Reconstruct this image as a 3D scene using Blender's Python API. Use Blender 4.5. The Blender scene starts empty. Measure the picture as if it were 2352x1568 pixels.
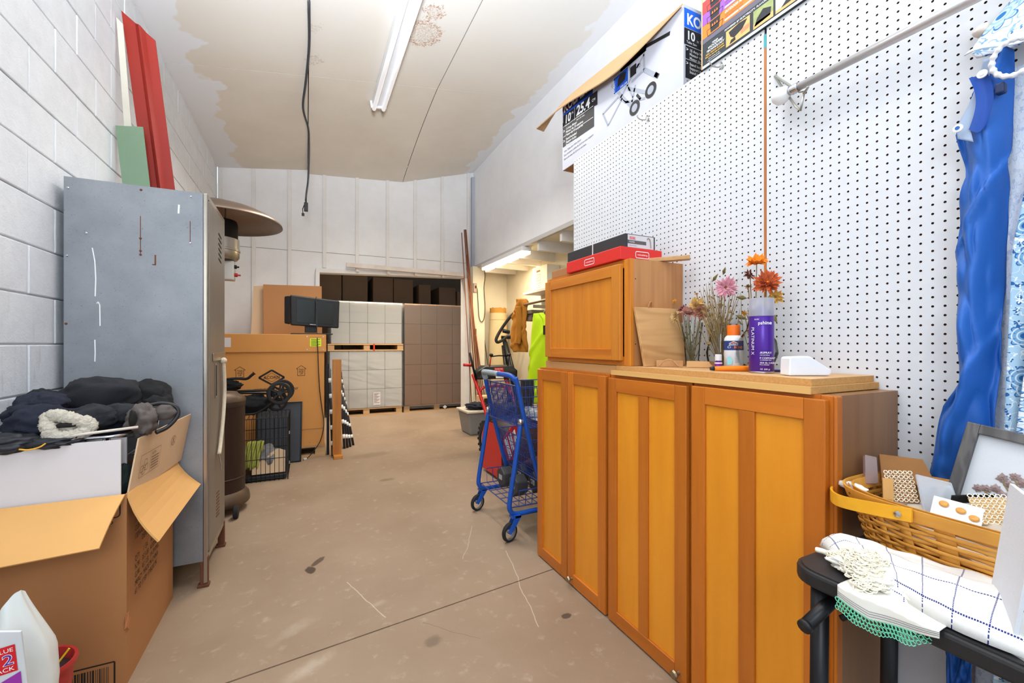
import bpy, bmesh, math, random
from mathutils import Vector, Matrix, noise
random.seed(11)
SC = bpy.context.scene
COL = SC.collection
PI = math.pi
R = math.radians

# ------------------------------------------------------------------ camera, world, light, exposure
cam_d = bpy.data.cameras.new('camera'); cam = bpy.data.objects.new('camera', cam_d); COL.objects.link(cam)
cam.location = (0, 0, 1.22); cam.rotation_euler = (R(90), 0, R(-25.67))
cam_d.sensor_width = 36; cam_d.lens = 15.0; cam_d.shift_y = 6/2352; cam_d.clip_start = .02
SC.camera = cam
SC.view_settings.view_transform = 'Standard'; SC.view_settings.look = 'None'
SC.view_settings.gamma = 1; SC.view_settings.use_curve_mapping = False
SC.view_settings.exposure = 0.0

W = bpy.data.worlds.new('world'); SC.world = W; W.use_nodes = True
W.node_tree.nodes['Background'].inputs[0].default_value = (.72, .86, 1.0, 1)
W.node_tree.nodes['Background'].inputs[1].default_value = 1.5

def area(name, loc, target, sx, sy, power, col=(1, 1, 1), spread=180):
    d = bpy.data.lights.new(name, 'AREA'); d.shape = 'RECTANGLE'; d.size = sx; d.size_y = sy
    d.energy = power; d.color = col; d.spread = R(spread)
    o = bpy.data.objects.new(name, d); COL.objects.link(o); o.location = loc
    o.rotation_euler = (Vector(target)-Vector(loc)).to_track_quat('-Z', 'Y').to_euler()
    return o
area('flash_light', (-.35, -.9, 1.9), (.0, 3.0, 1.5), .9, .9, 25, (.85, .93, 1.0))
area('bounce_flash', (-.1, -.3, 1.9), (.25, 1.4, 3.7), .5, .5, 116, (.84, .92, 1.0), 84)
area('ceiling_fill_light', (.65, .6, 3.60), (.65, .6, 0), .3, 2.2, 10, (.97, .98, 1.0))  # added fill light above the view, no fixture hangs here
area('ceiling_strip_glow', (.67, 4.1, 3.54), (.67, 4.1, 0), .25, 2.2, 46, (1.0, .95, .87), 140)
area('storeroom_lamp', (1.4, 7.05, 2.9), (1.4, 7.5, 0), 1.4, .3, 50, (1.0, .90, .74), 120)
area('alcove_lamp', (2.44, 5.35, 2.325), (2.5, 5.35, 0), .12, 1.2, 26, (1.0, .84, .58))

# ------------------------------------------------------------------ helpers
def lin(c):
    c = c/255
    return c/12.92 if c <= .04045 else ((c+.055)/1.055)**2.4
def rgb(r, g, b): return (lin(r), lin(g), lin(b), 1)

class NT:
    """small node-tree writer"""
    def __init__(s, name):
        s.m = bpy.data.materials.new(name); s.m.use_nodes = True
        s.t = s.m.node_tree; s.b = s.t.nodes['Principled BSDF']; s.n = s.t.nodes
    def new(s, t, **k):
        n = s.n.new(t)
        for a, v in k.items():
            if a.startswith('i_'): n.inputs[a[2:].replace('_', ' ')].default_value = v
            else: setattr(n, a, v)
        return n
    def link(s, a, b): s.t.links.new(a, b)
    def val(s, sock, v):
        if hasattr(v, 'is_linked'): s.link(v, sock)
        else: sock.default_value = v
    def math(s, op, a, b=0.0, c=None, clamp=False):
        n = s.n.new('ShaderNodeMath'); n.operation = op; n.use_clamp = clamp
        s.val(n.inputs[0], a); s.val(n.inputs[1], b)
        if c is not None: s.val(n.inputs[2], c)
        return n.outputs[0]
    def mix(s, f, a, b, mode='MIX'):
        n = s.n.new('ShaderNodeMix'); n.data_type = 'RGBA'; n.blend_type = mode
        s.val(n.inputs[0], f); s.val(n.inputs[6], a); s.val(n.inputs[7], b)
        return n.outputs[2]
    def coord(s, kind='Object', scale=(1, 1, 1), rot=(0, 0, 0)):
        tc = s.n.new('ShaderNodeTexCoord'); mp = s.n.new('ShaderNodeMapping')
        mp.inputs['Scale'].default_value = scale; mp.inputs['Rotation'].default_value = rot
        s.link(tc.outputs[kind], mp.inputs[0]); return mp.outputs[0]
    def pos(s):
        return s.n.new('ShaderNodeNewGeometry').outputs['Position']
    def noise(s, vec, scale, detail=4, rough=.55, dist=0):
        n = s.n.new('ShaderNodeTexNoise'); s.link(vec, n.inputs['Vector'])
        n.inputs['Scale'].default_value = scale; n.inputs['Detail'].default_value = detail
        n.inputs['Roughness'].default_value = rough; n.inputs['Distortion'].default_value = dist
        return n.outputs[0]
    def ramp(s, f, stops, interp='LINEAR'):
        n = s.n.new('ShaderNodeValToRGB'); n.color_ramp.interpolation = interp
        e = n.color_ramp.elements
        while len(e) < len(stops): e.new(.5)
        for i, (p, c) in enumerate(stops):
            e[i].position = p; e[i].color = c if isinstance(c, tuple) else (c, c, c, 1)
        s.link(f, n.inputs[0]); return n.outputs[0]
    def step(s, f, lo, hi):
        n = s.n.new('ShaderNodeMapRange'); n.interpolation_type = 'SMOOTHSTEP'; n.clamp = True
        s.val(n.inputs[0], f); n.inputs[1].default_value = lo; n.inputs[2].default_value = hi
        return n.outputs[0]
    def sep(s, v):
        n = s.n.new('ShaderNodeSeparateXYZ'); s.link(v, n.inputs[0]); return n.outputs
    def bump(s, h, strength=.3, dist=.01):
        n = s.n.new('ShaderNodeBump'); n.inputs['Strength'].default_value = strength
        n.inputs['Distance'].default_value = dist; s.link(h, n.inputs['Height'])
        s.link(n.outputs[0], s.b.inputs['Normal'])
    def base(s, c): s.val(s.b.inputs['Base Color'], c)
    def set(s, rough=None, metal=None, spec=None, **k):
        if rough is not None: s.val(s.b.inputs['Roughness'], rough)
        if metal is not None: s.b.inputs['Metallic'].default_value = metal
        if spec is not None: s.b.inputs['Specular IOR Level'].default_value = spec
        for a, v in k.items(): s.val(s.b.inputs[a], v)

MC = {}
def mat(name, c, rough=.55, metal=0, spec=.4, var=.08, vs=9, bump=0, bs=60, bd=.004, kind='Object', stretch=(1, 1, 1), rnd=0):
    """painted / plastic / metal / cloth surface with a little tonal noise and relief"""
    if name in MC: return MC[name]
    t = NT(name); v = t.coord(kind, stretch); c = rgb(*c)
    n = t.noise(v, vs, 5)
    f = t.math('MULTIPLY_ADD', n, 2*var, 1-var)
    if rnd:
        oi = t.new('ShaderNodeObjectInfo').outputs['Random']
        f = t.math('MULTIPLY', f, t.math('MULTIPLY_ADD', oi, 2*rnd, 1-rnd))
    cc = t.new('ShaderNodeMix', data_type='RGBA', blend_type='MULTIPLY'); cc.inputs[0].default_value = 1
    cc.inputs[6].default_value = c
    g = t.new('ShaderNodeCombineColor')
    for i in range(3): t.link(f, g.inputs[i])
    t.link(g.outputs[0], cc.inputs[7])
    t.base(cc.outputs[2]); t.set(rough, metal, spec)
    if bump: t.bump(t.noise(v, bs, 6), bump, bd)
    MC[name] = t.m; return t.m

def wood(name, c1, c2, axis='z', sc=7, rough=.38, stretch=.06, rnd=.10, spec=.4, rings=0.0):
    if name in MC: return MC[name]
    t = NT(name); s = {'x': (stretch, 1, 1), 'y': (1, stretch, 1), 'z': (1, 1, stretch)}[axis]
    oi = t.new('ShaderNodeObjectInfo').outputs['Random']
    tc = t.n.new('ShaderNodeTexCoord'); ad = t.new('ShaderNodeVectorMath', operation='ADD')
    cb = t.new('ShaderNodeCombineXYZ')
    for i in range(3): t.link(t.math('MULTIPLY', oi, 7.3+i), cb.inputs[i])
    t.link(tc.outputs['Object'], ad.inputs[0]); t.link(cb.outputs[0], ad.inputs[1])
    mp = t.n.new('ShaderNodeMapping'); mp.inputs['Scale'].default_value = s; t.link(ad.outputs[0], mp.inputs[0]); v = mp.outputs[0]
    a = t.noise(v, sc*6, 6, .6); b = t.noise(v, sc, 3, .5, .6)
    f = t.math('ADD', t.math('MULTIPLY', a, .45), t.math('MULTIPLY', b, .55))
    if rings:
        w = t.math('SINE', t.math('MULTIPLY', b, 60)); f = t.math('ADD', f, t.math('MULTIPLY', w, rings))
    col = t.ramp(f, [(.3, rgb(*c2)), (.62, rgb(*c1))])
    k = t.math('MULTIPLY_ADD', oi, 2*rnd, 1-rnd)
    g = t.new('ShaderNodeCombineColor'); [t.link(k, g.inputs[i]) for i in range(3)]
    t.base(t.mix(1.0, col, g.outputs[0], 'MULTIPLY')); t.set(rough, 0, spec)
    t.bump(a, .12, .002)
    MC[name] = t.m; return t.m

def emit(name, c, s):
    if name in MC: return MC[name]
    t = NT(name); t.base(rgb(*c)); t.b.inputs['Emission Color'].default_value = rgb(*c); t.b.inputs['Emission Strength'].default_value = s
    MC[name] = t.m; return t.m

def glass(name, tint=(235, 240, 240), alpha=.12, rough=.05, clear=False):
    """clear plastic / thin glass: mostly see-through with a glossy skin"""
    if name in MC: return MC[name]
    t = NT(name); tr = t.new('ShaderNodeBsdfTransparent'); tr.inputs[0].default_value = rgb(*tint)
    mx = t.new('ShaderNodeMixShader'); t.base(rgb(*tint)); t.set(rough, 0, .6)
    fr = t.new('ShaderNodeFresnel'); fr.inputs[0].default_value = 1.18 if clear else 1.45
    f = t.math('ADD', fr.outputs[0], alpha, clamp=True)
    t.link(f, mx.inputs[0]); t.link(tr.outputs[0], mx.inputs[1]); gl = t.new('ShaderNodeBsdfGlossy'); gl.inputs['Roughness'].default_value = rough
    t.link(gl.outputs[0] if clear else t.b.outputs[0], mx.inputs[2])
    t.link(mx.outputs[0], t.n['Material Output'].inputs['Surface'])
    MC[name] = t.m; return t.m

class MB:
    def __init__(s): s.v = []; s.f = []; s.mi = []; s.uv = {}
    def add(s, vs, fs, M=None, mi=0, uvs=None):
        o = len(s.v)
        for p in vs: s.v.append((M @ Vector(p)) if M is not None else Vector(p))
        for k, f in enumerate(fs):
            s.f.append([i+o for i in f]); s.mi.append(mi)
            if uvs: s.uv[len(s.f)-1] = [uvs[i] for i in f]
        return s
    def box(s, x0, x1, y0, y1, z0, z1, M=None, mi=0):
        return s.add([(x0, y0, z0), (x1, y0, z0), (x1, y1, z0), (x0, y1, z0), (x0, y0, z1), (x1, y0, z1), (x1, y1, z1), (x0, y1, z1)],
                     [(0, 3, 2, 1), (4, 5, 6, 7), (0, 1, 5, 4), (1, 2, 6, 5), (2, 3, 7, 6), (3, 0, 4, 7)], M, mi)
    def cb(s, c, d, M=None, mi=0):
        return s.box(c[0]-d[0]/2, c[0]+d[0]/2, c[1]-d[1]/2, c[1]+d[1]/2, c[2]-d[2]/2, c[2]+d[2]/2, M, mi)
    def quad(s, a, b, c, d, mi=0, uv=True):
        return s.add([a, b, c, d], [(0, 1, 2, 3)], None, mi, [(0, 0), (1, 0), (1, 1), (0, 1)] if uv else None)
    def slab(s, pts, n, th, mi=0):
        """thick flat polygon: pts in 3-D, pushed by th along n"""
        n = Vector(n).normalized()*th; k = len(pts)
        vs = [Vector(p) for p in pts]+[Vector(p)+n for p in pts]
        fs = [tuple(range(k-1, -1, -1)), tuple(range(k, 2*k))]+[(i, (i+1) % k, k+(i+1) % k, k+i) for i in range(k)]
        return s.add(vs, fs, None, mi)
    def tube(s, pts, r, n=8, closed=False, M=None, mi=0, caps=True):
        P = [Vector(p) for p in pts]; k = len(P); rr = r if isinstance(r, (list, tuple)) else [r]*k
        T = []
        for i in range(k):
            a = P[(i-1) % k] if (closed or i > 0) else P[i]; b = P[(i+1) % k] if (closed or i < k-1) else P[i]
            t = (b-a); T.append(t.normalized() if t.length > 1e-9 else Vector((0, 0, 1)))
        up = Vector((0, 0, 1)) if abs(T[0].z) < .9 else Vector((1, 0, 0))
        x = T[0].cross(up).normalized(); vs = []
        for i in range(k):
            x = (x-T[i]*x.dot(T[i])).normalized(); y = T[i].cross(x)
            for j in range(n):
                a = 2*PI*j/n; vs.append(P[i]+(x*math.cos(a)+y*math.sin(a))*rr[i])
        fs = []
        for i in range(k if closed else k-1):
            i2 = (i+1) % k
            for j in range(n): fs.append((i*n+j, i*n+(j+1) % n, i2*n+(j+1) % n, i2*n+j))
        if caps and not closed: fs += [tuple(range(n-1, -1, -1)), tuple((k-1)*n+j for j in range(n))]
        return s.add(vs, fs, M, mi)
    def lathe(s, prof, n=24, M=None, mi=0, a0=0, a1=2*PI):
        full = abs(a1-a0) > 6.28; m = n if full else n+1; vs = []; k = len(prof)
        for (r, z) in prof:
            for j in range(m):
                a = a0+(a1-a0)*j/n; vs.append((r*math.cos(a), r*math.sin(a), z))
        fs = []
        for i in range(k-1):
            for j in range(n):
                j2 = (j+1) % m; q = (i*m+j, i*m+j2, (i+1)*m+j2, (i+1)*m+j); fs.append(q)
        return s.add(vs, fs, M, mi)
    def grid(s, fn, nu, nv, M=None, mi=0, cu=False, us=1, vs_=1):
        vs = []; uv = []; m = nu if cu else nu+1
        for j in range(nv+1):
            for i in range(m):
                u = i/nu; v = j/nv; vs.append(fn(u, v)); uv.append((u*us, v*vs_))
        fs = []
        for j in range(nv):
            for i in range(nu):
                i2 = (i+1) % m; fs.append((j*m+i, j*m+i2, (j+1)*m+i2, (j+1)*m+i))
        return s.add(vs, fs, M, mi, uv)
    def blob(s, c, r, nu=28, nv=18, amp=.08, fr=2.0, seed=0, M=None, e=1.0, mi=0, folds=0, fd=(0, 0, 1)):
        """cloth / flower lump: noisy super-ellipsoid with optional creases"""
        off = Vector((seed*3.1, seed*1.7, seed*.9)); c = Vector(c); fd = Vector(fd)
        def fn(u, v):
            th = 2*PI*u; ph = PI*(v-.5)
            cp = math.cos(ph); d = Vector((cp*math.cos(th), cp*math.sin(th), math.sin(ph)))
            q = Vector([math.copysign(abs(x)**e, x) for x in d])
            k = 1+amp*noise.noise(d*fr+off)+amp*.5*noise.noise(d*fr*2.3+off)
            if folds: k -= folds*1.6*max(0, 1-abs(math.sin(noise.noise(d*1.3+off)*5+d.dot(fd)*5))*2.2)
            p = Vector((q.x*r[0], q.y*r[1], q.z*r[2]))*k
            return (M @ (p) if M is not None else p)+c
        return s.grid(fn, nu, nv, cu=True, mi=mi)
    def bbox(s):
        return [min(p[i] for p in s.v) for i in range(3)]+[max(p[i] for p in s.v) for i in range(3)]

ORG = {}
def mesh(mb, name, mats, org, smooth=False):
    me = bpy.data.meshes.new(name); o = Vector(org)
    me.from_pydata([tuple(p-o) for p in mb.v], [], mb.f)
    for m in (mats if isinstance(mats, (list, tuple)) else [mats]): me.materials.append(m)
    if any(mb.mi): me.polygons.foreach_set('material_index', mb.mi)
    if mb.uv:
        ul = me.uv_layers.new(name='UVMap')
        for p in me.polygons:
            if p.index in mb.uv:
                for li, q in zip(p.loop_indices, mb.uv[p.index]): ul.data[li].uv = q
    me.update()
    if smooth:
        me.polygons.foreach_set('use_smooth', [True]*len(me.polygons))
    return me
def fin(o, smooth, bevel, solid, sub, kind):
    if bevel:
        b = o.modifiers.new('bevel', 'BEVEL'); b.width = bevel; b.segments = 2; b.limit_method = 'ANGLE'; b.angle_limit = R(35)
    if solid:
        b = o.modifiers.new('solid', 'SOLIDIFY'); b.thickness = solid; b.offset = 0
    if sub:
        b = o.modifiers.new('sub', 'SUBSURF'); b.levels = sub; b.render_levels = sub
    if smooth == 'auto':
        o.data.polygons.foreach_set('use_smooth', [True]*len(o.data.polygons))
        try: o.data.set_sharp_from_angle(angle=R(40))
        except Exception: pass
    if kind: o['kind'] = kind
def tagit(o, label, cat, group=None):
    o['label'] = label
    if cat: o['category'] = cat
    if group: o['group'] = group
def T(name, label, cat, loc, group=None):
    """a thing made of parts: an Empty at its base"""
    o = bpy.data.objects.new(name, None); o.empty_display_size = .05; COL.objects.link(o); o.location = loc
    ORG[o.name] = Vector(loc); tagit(o, label, cat, group); return o
STUFFY = ('print', 'marks', 'lettering', 'drips', 'runs', 'slots', 'wires', 'barcode')   # flat print and wires too fine to pick apart
def P(mb, name, m, root, smooth=False, bevel=0, solid=0, sub=0, label=None, kind=None):
    """a part (or sub-part): its own mesh under its thing; built in room coordinates"""
    org = ORG[root.name]
    o = bpy.data.objects.new(name, mesh(mb, name, m, org, smooth is True)); COL.objects.link(o); o.parent = root
    if name.endswith(STUFFY): kind = 'stuff'
    ORG[o.name] = org; fin(o, smooth, bevel, solid, sub, kind)
    if label: o['label'] = label
    return o
def S(mb, name, m, label, cat, group=None, smooth=False, bevel=0, solid=0, sub=0, kind=None):
    """a thing that is one mesh, origin at its base"""
    b = mb.bbox(); org = ((b[0]+b[3])/2, (b[1]+b[4])/2, b[2])
    o = bpy.data.objects.new(name, mesh(mb, name, m, org, smooth is True)); COL.objects.link(o); o.location = org
    ORG[o.name] = Vector(org); fin(o, smooth, bevel, solid, sub, kind)
    if label: tagit(o, label, cat, group)
    return o
def ST(mb, name, m, bevel=0, smooth=False):
    """a piece of the setting"""
    o = S(mb, name, m, None, None, bevel=bevel, smooth=smooth); o['kind'] = 'structure'; return o
def dup(root, loc, label=None):
    c = root.copy(); COL.objects.link(c); c.location = loc; ORG[c.name] = Vector(loc)
    if label: c['label'] = label
    for ch in list(root.children):
        d = ch.copy(); COL.objects.link(d); d.parent = c
        for g in list(ch.children):
            e = g.copy(); COL.objects.link(e); e.parent = d
    return c
def fr(o, x, y):
    """frame: origin o, text runs along x, up along y"""
    x = Vector(x).normalized(); y = Vector(y); y = (y-x*y.dot(x)).normalized(); z = x.cross(y); o = Vector(o)
    return Matrix(((x.x, y.x, z.x, o.x), (x.y, y.y, z.y, o.y), (x.z, y.z, z.z, o.z), (0, 0, 0, 1)))
TXT = {}
def textmb(mb, body, size, M, align='LEFT', sx=1.0, shear=0, bend=0, bold=.0, mi=0, sp=1.0):
    """flat lettering added to a mesh builder"""
    key = (body, align, shear, bold, sp)
    if key not in TXT:
        c = bpy.data.curves.new('t', 'FONT'); c.body = body; c.align_x = align; c.size = 1; c.resolution_u = 3
        c.shear = shear; c.offset = bold; c.space_line = sp
        ob = bpy.data.objects.new('t', c); me = bpy.data.meshes.new_from_object(ob)
        TXT[key] = ([v.co.copy() for v in me.vertices], [tuple(p.vertices) for p in me.polygons])
        bpy.data.objects.remove(ob); bpy.data.meshes.remove(me); bpy.data.curves.remove(c)
    vs, fs = TXT[key]; out = []
    for v in vs:
        x, y = v.x*size*sx, v.y*size
        if bend: p = M @ Vector((bend*math.sin(x/bend), y, bend*(math.cos(x/bend)-1)))
        else: p = M @ Vector((x, y, 0))
        out.append(p)
    return mb.add(out, fs, None, mi)
def rect(mb, M, x0, y0, x1, y1, off=0, mi=0):
    return mb.add([M @ Vector(p) for p in ((x0, y0, off), (x1, y0, off), (x1, y1, off), (x0, y1, off))], [(0, 1, 2, 3)], None, mi, [(0, 0), (1, 0), (1, 1), (0, 1)])
def line(mb, M, a, b, w, off=0, mi=0):
    a = Vector((a[0], a[1], off)); b = Vector((b[0], b[1], off)); d = (b-a); n = Vector((-d.y, d.x, 0)).normalized()*w/2
    return mb.add([M @ p for p in (a-n, b-n, b+n, a+n)], [(0, 1, 2, 3)], None, mi)
def poly(mb, M, pts, off=0, mi=0):
    return mb.add([M @ Vector((p[0], p[1], off)) for p in pts], [tuple(range(len(pts)))], None, mi)
def frame_lines(mb, M, pts, w, off=0, mi=0, closed=True):
    k = len(pts)
    for i in range(k if closed else k-1): line(mb, M, pts[i], pts[(i+1) % k], w, off, mi)
def rr(hx, hy, r, n=5, cx=0, cy=0):
    """rounded rectangle outline"""
    out = []
    for (sx, sy, a) in ((1, 1, 0), (-1, 1, 90), (-1, -1, 180), (1, -1, 270)):
        for i in range(n+1):
            t = R(a+90*i/n); out.append((cx+sx*(hx-r)+r*math.cos(t), cy+sy*(hy-r)+r*math.sin(t)))
    return out
def interp(tab, z):
    """piecewise-linear table [(z, y)]"""
    tab = sorted(tab)
    if z <= tab[0][0]: return tab[0][1]
    for (a, p), (b, q) in zip(tab, tab[1:]):
        if z <= b: return p+(q-p)*(z-a)/(b-a)
    return tab[-1][1]
def smooth_path(pts, k=6):
    """Catmull-Rom through the points"""
    P_ = [Vector(p) for p in pts]; P_ = [P_[0]*2-P_[1]]+P_+[P_[-1]*2-P_[-2]]; out = []
    for i in range(1, len(P_)-2):
        a, b, c, d = P_[i-1:i+3]
        for j in range(k):
            t = j/k; out.append(.5*((2*b)+(c-a)*t+(2*a-5*b+4*c-d)*t*t+(3*b-a-3*c+d)*t**3))
    out.append(P_[-2]); return out
ORD = ['first', 'second', 'third', 'fourth', 'fifth', 'sixth', 'seventh', 'eighth']
# ------------------------------------------------------------------ setting materials
def m_floor():
    t = NT('worn_concrete'); p = t.pos()
    a = t.noise(p, 1.1, 5, .6); b = t.noise(p, 14, 6, .65); c = t.noise(p, 90, 4, .7); s_ = t.sep(p)
    base = t.ramp(a, [(.3, rgb(138, 115, 93)), (.7, rgb(158, 136, 114))])
    base = t.mix(t.step(b, .55, .8), base, rgb(174, 156, 136)); base = t.mix(t.math('MULTIPLY', t.step(c, .6, .78), .35), base, rgb(112, 90, 72))
    # oil drip, tyre smudges and pale scuffs where the slab has them
    w = t.noise(p, 16, 4, .6)
    def spot(x, y, rx, ry, ang, col, k, soft=.5):
        nonlocal base
        ca, sa = math.cos(ang), math.sin(ang); dx = t.math('SUBTRACT', s_[0], x); dy = t.math('SUBTRACT', s_[1], y)
        u = t.math('DIVIDE', t.math('ADD', t.math('MULTIPLY', dx, ca), t.math('MULTIPLY', dy, sa)), rx)
        v = t.math('DIVIDE', t.math('SUBTRACT', t.math('MULTIPLY', dy, ca), t.math('MULTIPLY', dx, sa)), ry)
        r = t.math('ADD', t.math('SQRT', t.math('ADD', t.math('MULTIPLY', u, u), t.math('MULTIPLY', v, v))), t.math('MULTIPLY_ADD', w, 1.2, -.6))
        base = t.mix(t.math('MULTIPLY', t.step(r, 1.0, 1.0-soft), k), base, rgb(*col))
    spot(.015, 2.55, .028, .045, .2, (62, 48, 38), .9, .3); spot(.055, 2.63, .022, .06, -.55, (78, 60, 48), .85, .3)
    spot(.65, 3.95, .08, .05, .3, (110, 92, 72), .6); spot(.47, 1.72, .05, .04, .3, (95, 80, 66), .6); spot(1.05, 1.62, .03, .02, 0, (60, 50, 42), .8, .3)
    spot(.30, 2.08, .05, .03, .4, (196, 182, 164), .3, .9); spot(-.05, 2.05, .14, .05, .6, (190, 176, 158), .3, .9); spot(.0, 1.78, .14, .05, .5, (196, 182, 164), .4, .9); spot(.62, 4.9, .3, .12, .2, (120, 100, 74), .4)
    # hairline crack and long pale scratches
    wob = t.math('MULTIPLY_ADD', t.noise(p, 2.2, 4), .5, -.25)
    def scratch(x0, y0, ang, ln, col, wd=.0022):
        nonlocal base
        ca, sa = math.cos(ang), math.sin(ang); dx = t.math('SUBTRACT', s_[0], x0); dy = t.math('SUBTRACT', s_[1], y0)
        u = t.math('ADD', t.math('MULTIPLY', dx, ca), t.math('MULTIPLY', dy, sa)); v = t.math('ADD', t.math('SUBTRACT', t.math('MULTIPLY', dy, ca), t.math('MULTIPLY', dx, sa)), t.math('MULTIPLY', wob, .16))
        f = t.math('MULTIPLY', t.step(t.math('ABSOLUTE', v), wd*1.6, wd*.4), t.math('LESS_THAN', t.math('ABSOLUTE', u), ln))
        base = t.mix(t.math('MULTIPLY', f, .6), base, rgb(*col))
    scratch(.98, 1.95, 1.35, .35, (205, 192, 176)); scratch(.9, 2.5, 1.1, .22, (200, 186, 170), .0015); scratch(.25, 2.15, 1.9, .2, (205, 192, 176)); scratch(.55, 1.75, 2.3, .14, (105, 88, 74), .0016); scratch(.2, 3.3, .5, .5, (130, 110, 90), .0016)
    t.base(base); t.set(t.math('MULTIPLY_ADD', a, .3, .42), 0, .35)
    t.bump(t.math('ADD', t.math('MULTIPLY', c, .5), b), .16, .004); return t.m
def m_block():
    t = NT('painted_block'); p = t.pos(); n = t.noise(p, 120, 5, .7); b = t.noise(p, 9, 6, .7); z = t.sep(p)[2]
    dirt = t.math('MULTIPLY', t.step(t.noise(t.coord('Object', (1, 4, 1)), 5, 5, .6), .56, .74), t.step(z, 1.7, .7))
    base = t.mix(t.math('MULTIPLY', dirt, .42), t.ramp(b, [(.3, rgb(222, 224, 228)), (.7, rgb(234, 236, 239))]), rgb(150, 146, 144))
    t.base(base); t.set(.62, 0, .3); t.bump(t.math('ADD', t.math('MULTIPLY', n, .5), b), .55, .007); return t.m
def m_ceiling():
    t = NT('ceiling_board'); p = t.pos(); s_ = t.sep(p); n = t.noise(p, 1.6, 5, .6); f = t.noise(p, 160, 3, .7)
    base = t.ramp(n, [(.3, rgb(216, 207, 193)), (.7, rgb(226, 218, 206))])
    w = t.math('MULTIPLY_ADD', t.noise(p, 3.2, 3, .5), .5, -.25)
    dl = t.math('ADD', t.math('ADD', s_[0], 1.02), w); dr = t.math('ADD', t.math('SUBTRACT', 2.43, s_[0]), w)
    e = t.math('MAXIMUM', t.step(dl, .26, .23), t.step(dr, .20, .17))
    base = t.mix(e, base, rgb(228, 228, 230))
    lit_fade = t.step(t.math('ADD', s_[1], t.math('MULTIPLY', w, 2)), 4.4, 2.6)     # brighter light towards the camera end, painted into the board colour
    base = t.mix(t.math('MULTIPLY', lit_fade, .55), base, rgb(236, 236, 236))
    def patch(x, y, r, col, k):
        nonlocal base
        d = t.new('ShaderNodeVectorMath', operation='DISTANCE'); cb = t.new('ShaderNodeCombineXYZ')
        t.link(s_[0], cb.inputs[0]); t.link(s_[1], cb.inputs[1]); t.link(cb.outputs[0], d.inputs[0]); d.inputs[1].default_value = (x, y, 0)
        rr_ = t.math('ADD', d.outputs['Value'], t.math('MULTIPLY_ADD', t.noise(p, 26, 6, .7), .22, -.11))
        ring = t.math('MULTIPLY', t.step(rr_, r, r*.85), t.math('MULTIPLY_ADD', t.step(rr_, r*.45, r*.9), .6, .4))
        spk = t.step(t.noise(p, 70, 5, .7), .44, .58)
        base = t.mix(t.math('MULTIPLY', t.math('MULTIPLY', ring, spk), k), base, rgb(*col))
    patch(.86, 3.48, .165, (172, 118, 78), .95); patch(.88, 3.22, .085, (170, 112, 70), .95); patch(.06, 3.6, .05, (176, 160, 138), .7); patch(.05, 4.0, .07, (160, 140, 120), .7)
    t.base(base); t.set(.75, 0, .2); t.bump(f, .12, .003); return t.m
def m_wall(name, c1, c2, bs=80):
    t = NT(name); p = t.pos(); n = t.noise(p, 3, 6, .65); f = t.noise(p, bs, 4, .6); d = t.noise(p, 38, 3, .5)
    base = t.ramp(n, [(.3, rgb(*c1)), (.7, rgb(*c2))]); base = t.mix(t.math('MULTIPLY', t.step(d, .74, .8), .5), base, rgb(150, 140, 130))
    t.base(base); t.set(.6, 0, .3); t.bump(f, .15, .003); return t.m
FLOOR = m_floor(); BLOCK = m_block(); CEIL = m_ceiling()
WHITE = m_wall('painted_board', (226, 223, 221), (236, 234, 233)); WALLR = m_wall('painted_plaster', (232, 232, 235), (240, 240, 242))
ALC = m_wall('warm_plaster', (228, 216, 190), (236, 226, 202)); TRIM = m_wall('white_trim', (220, 214, 208), (232, 228, 224))
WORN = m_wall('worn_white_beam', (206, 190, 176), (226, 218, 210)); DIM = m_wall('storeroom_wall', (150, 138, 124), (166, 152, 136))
PEGW = mat('pegboard_white', (212, 213, 216), .42, var=.025, vs=30); PEGB = mat('pegboard_core', (84, 56, 38), .8, var=.2)
DARK = mat('dark_void', (30, 26, 24), .9)

# ------------------------------------------------------------------ floor: two slabs with an open saw joint
J = lambda x: 1.859+.1087*x
f = ST(MB().box(-2.2, 3.6, -1.6, 10.4, -.06, -.014), 'floor', mat('joint_dirt', (70, 56, 46), .9))
P(MB().slab([(-2.2, J(-2.2)+.004, -.014), (3.6, J(3.6)+.004, -.014), (3.6, 10.4, -.014), (-2.2, 10.4, -.014)], (0, 0, 1), .014), 'slab', FLOOR, f)
P(MB().slab([(-2.2, -1.6, -.014), (3.6, -1.6, -.014), (3.6, J(3.6)-.004, -.014), (-2.2, J(-2.2)-.004, -.014)], (0, 0, 1), .014), 'slab', FLOOR, f)

# ------------------------------------------------------------------ left wall: every block its own piece
wl = ST(MB().box(-1.2, -1.028, -1.6, 6.5, 0, 3.9), 'wall_left', BLOCK)
bw, bh = .406, .2032
bm = MB().box(0, .010, .0025, bw-.0025, .0025, bh-.0025)
bme = mesh(bm, 'block', BLOCK, (0, 0, 0)); hme = mesh(MB().box(0, .012, .004, bw/2-.004, .004, bh-.004), 'block', BLOCK, (0, 0, 0))
for r_ in range(18):
    off = 0 if r_ % 2 else -bw/2
    for c_ in range(12):
        y = 1.6+c_*bw+off
        if y+bw/2 > 6.5: continue
        o = bpy.data.objects.new('block', bme if y+bw < 6.5 else hme); COL.objects.link(o); o.parent = wl
        o.location = Vector((-1.031+random.uniform(0, .003), y, r_*bh))-ORG[wl.name]
        b = o.modifiers.new('bevel', 'BEVEL'); b.width = .007; b.segments = 2

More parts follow.
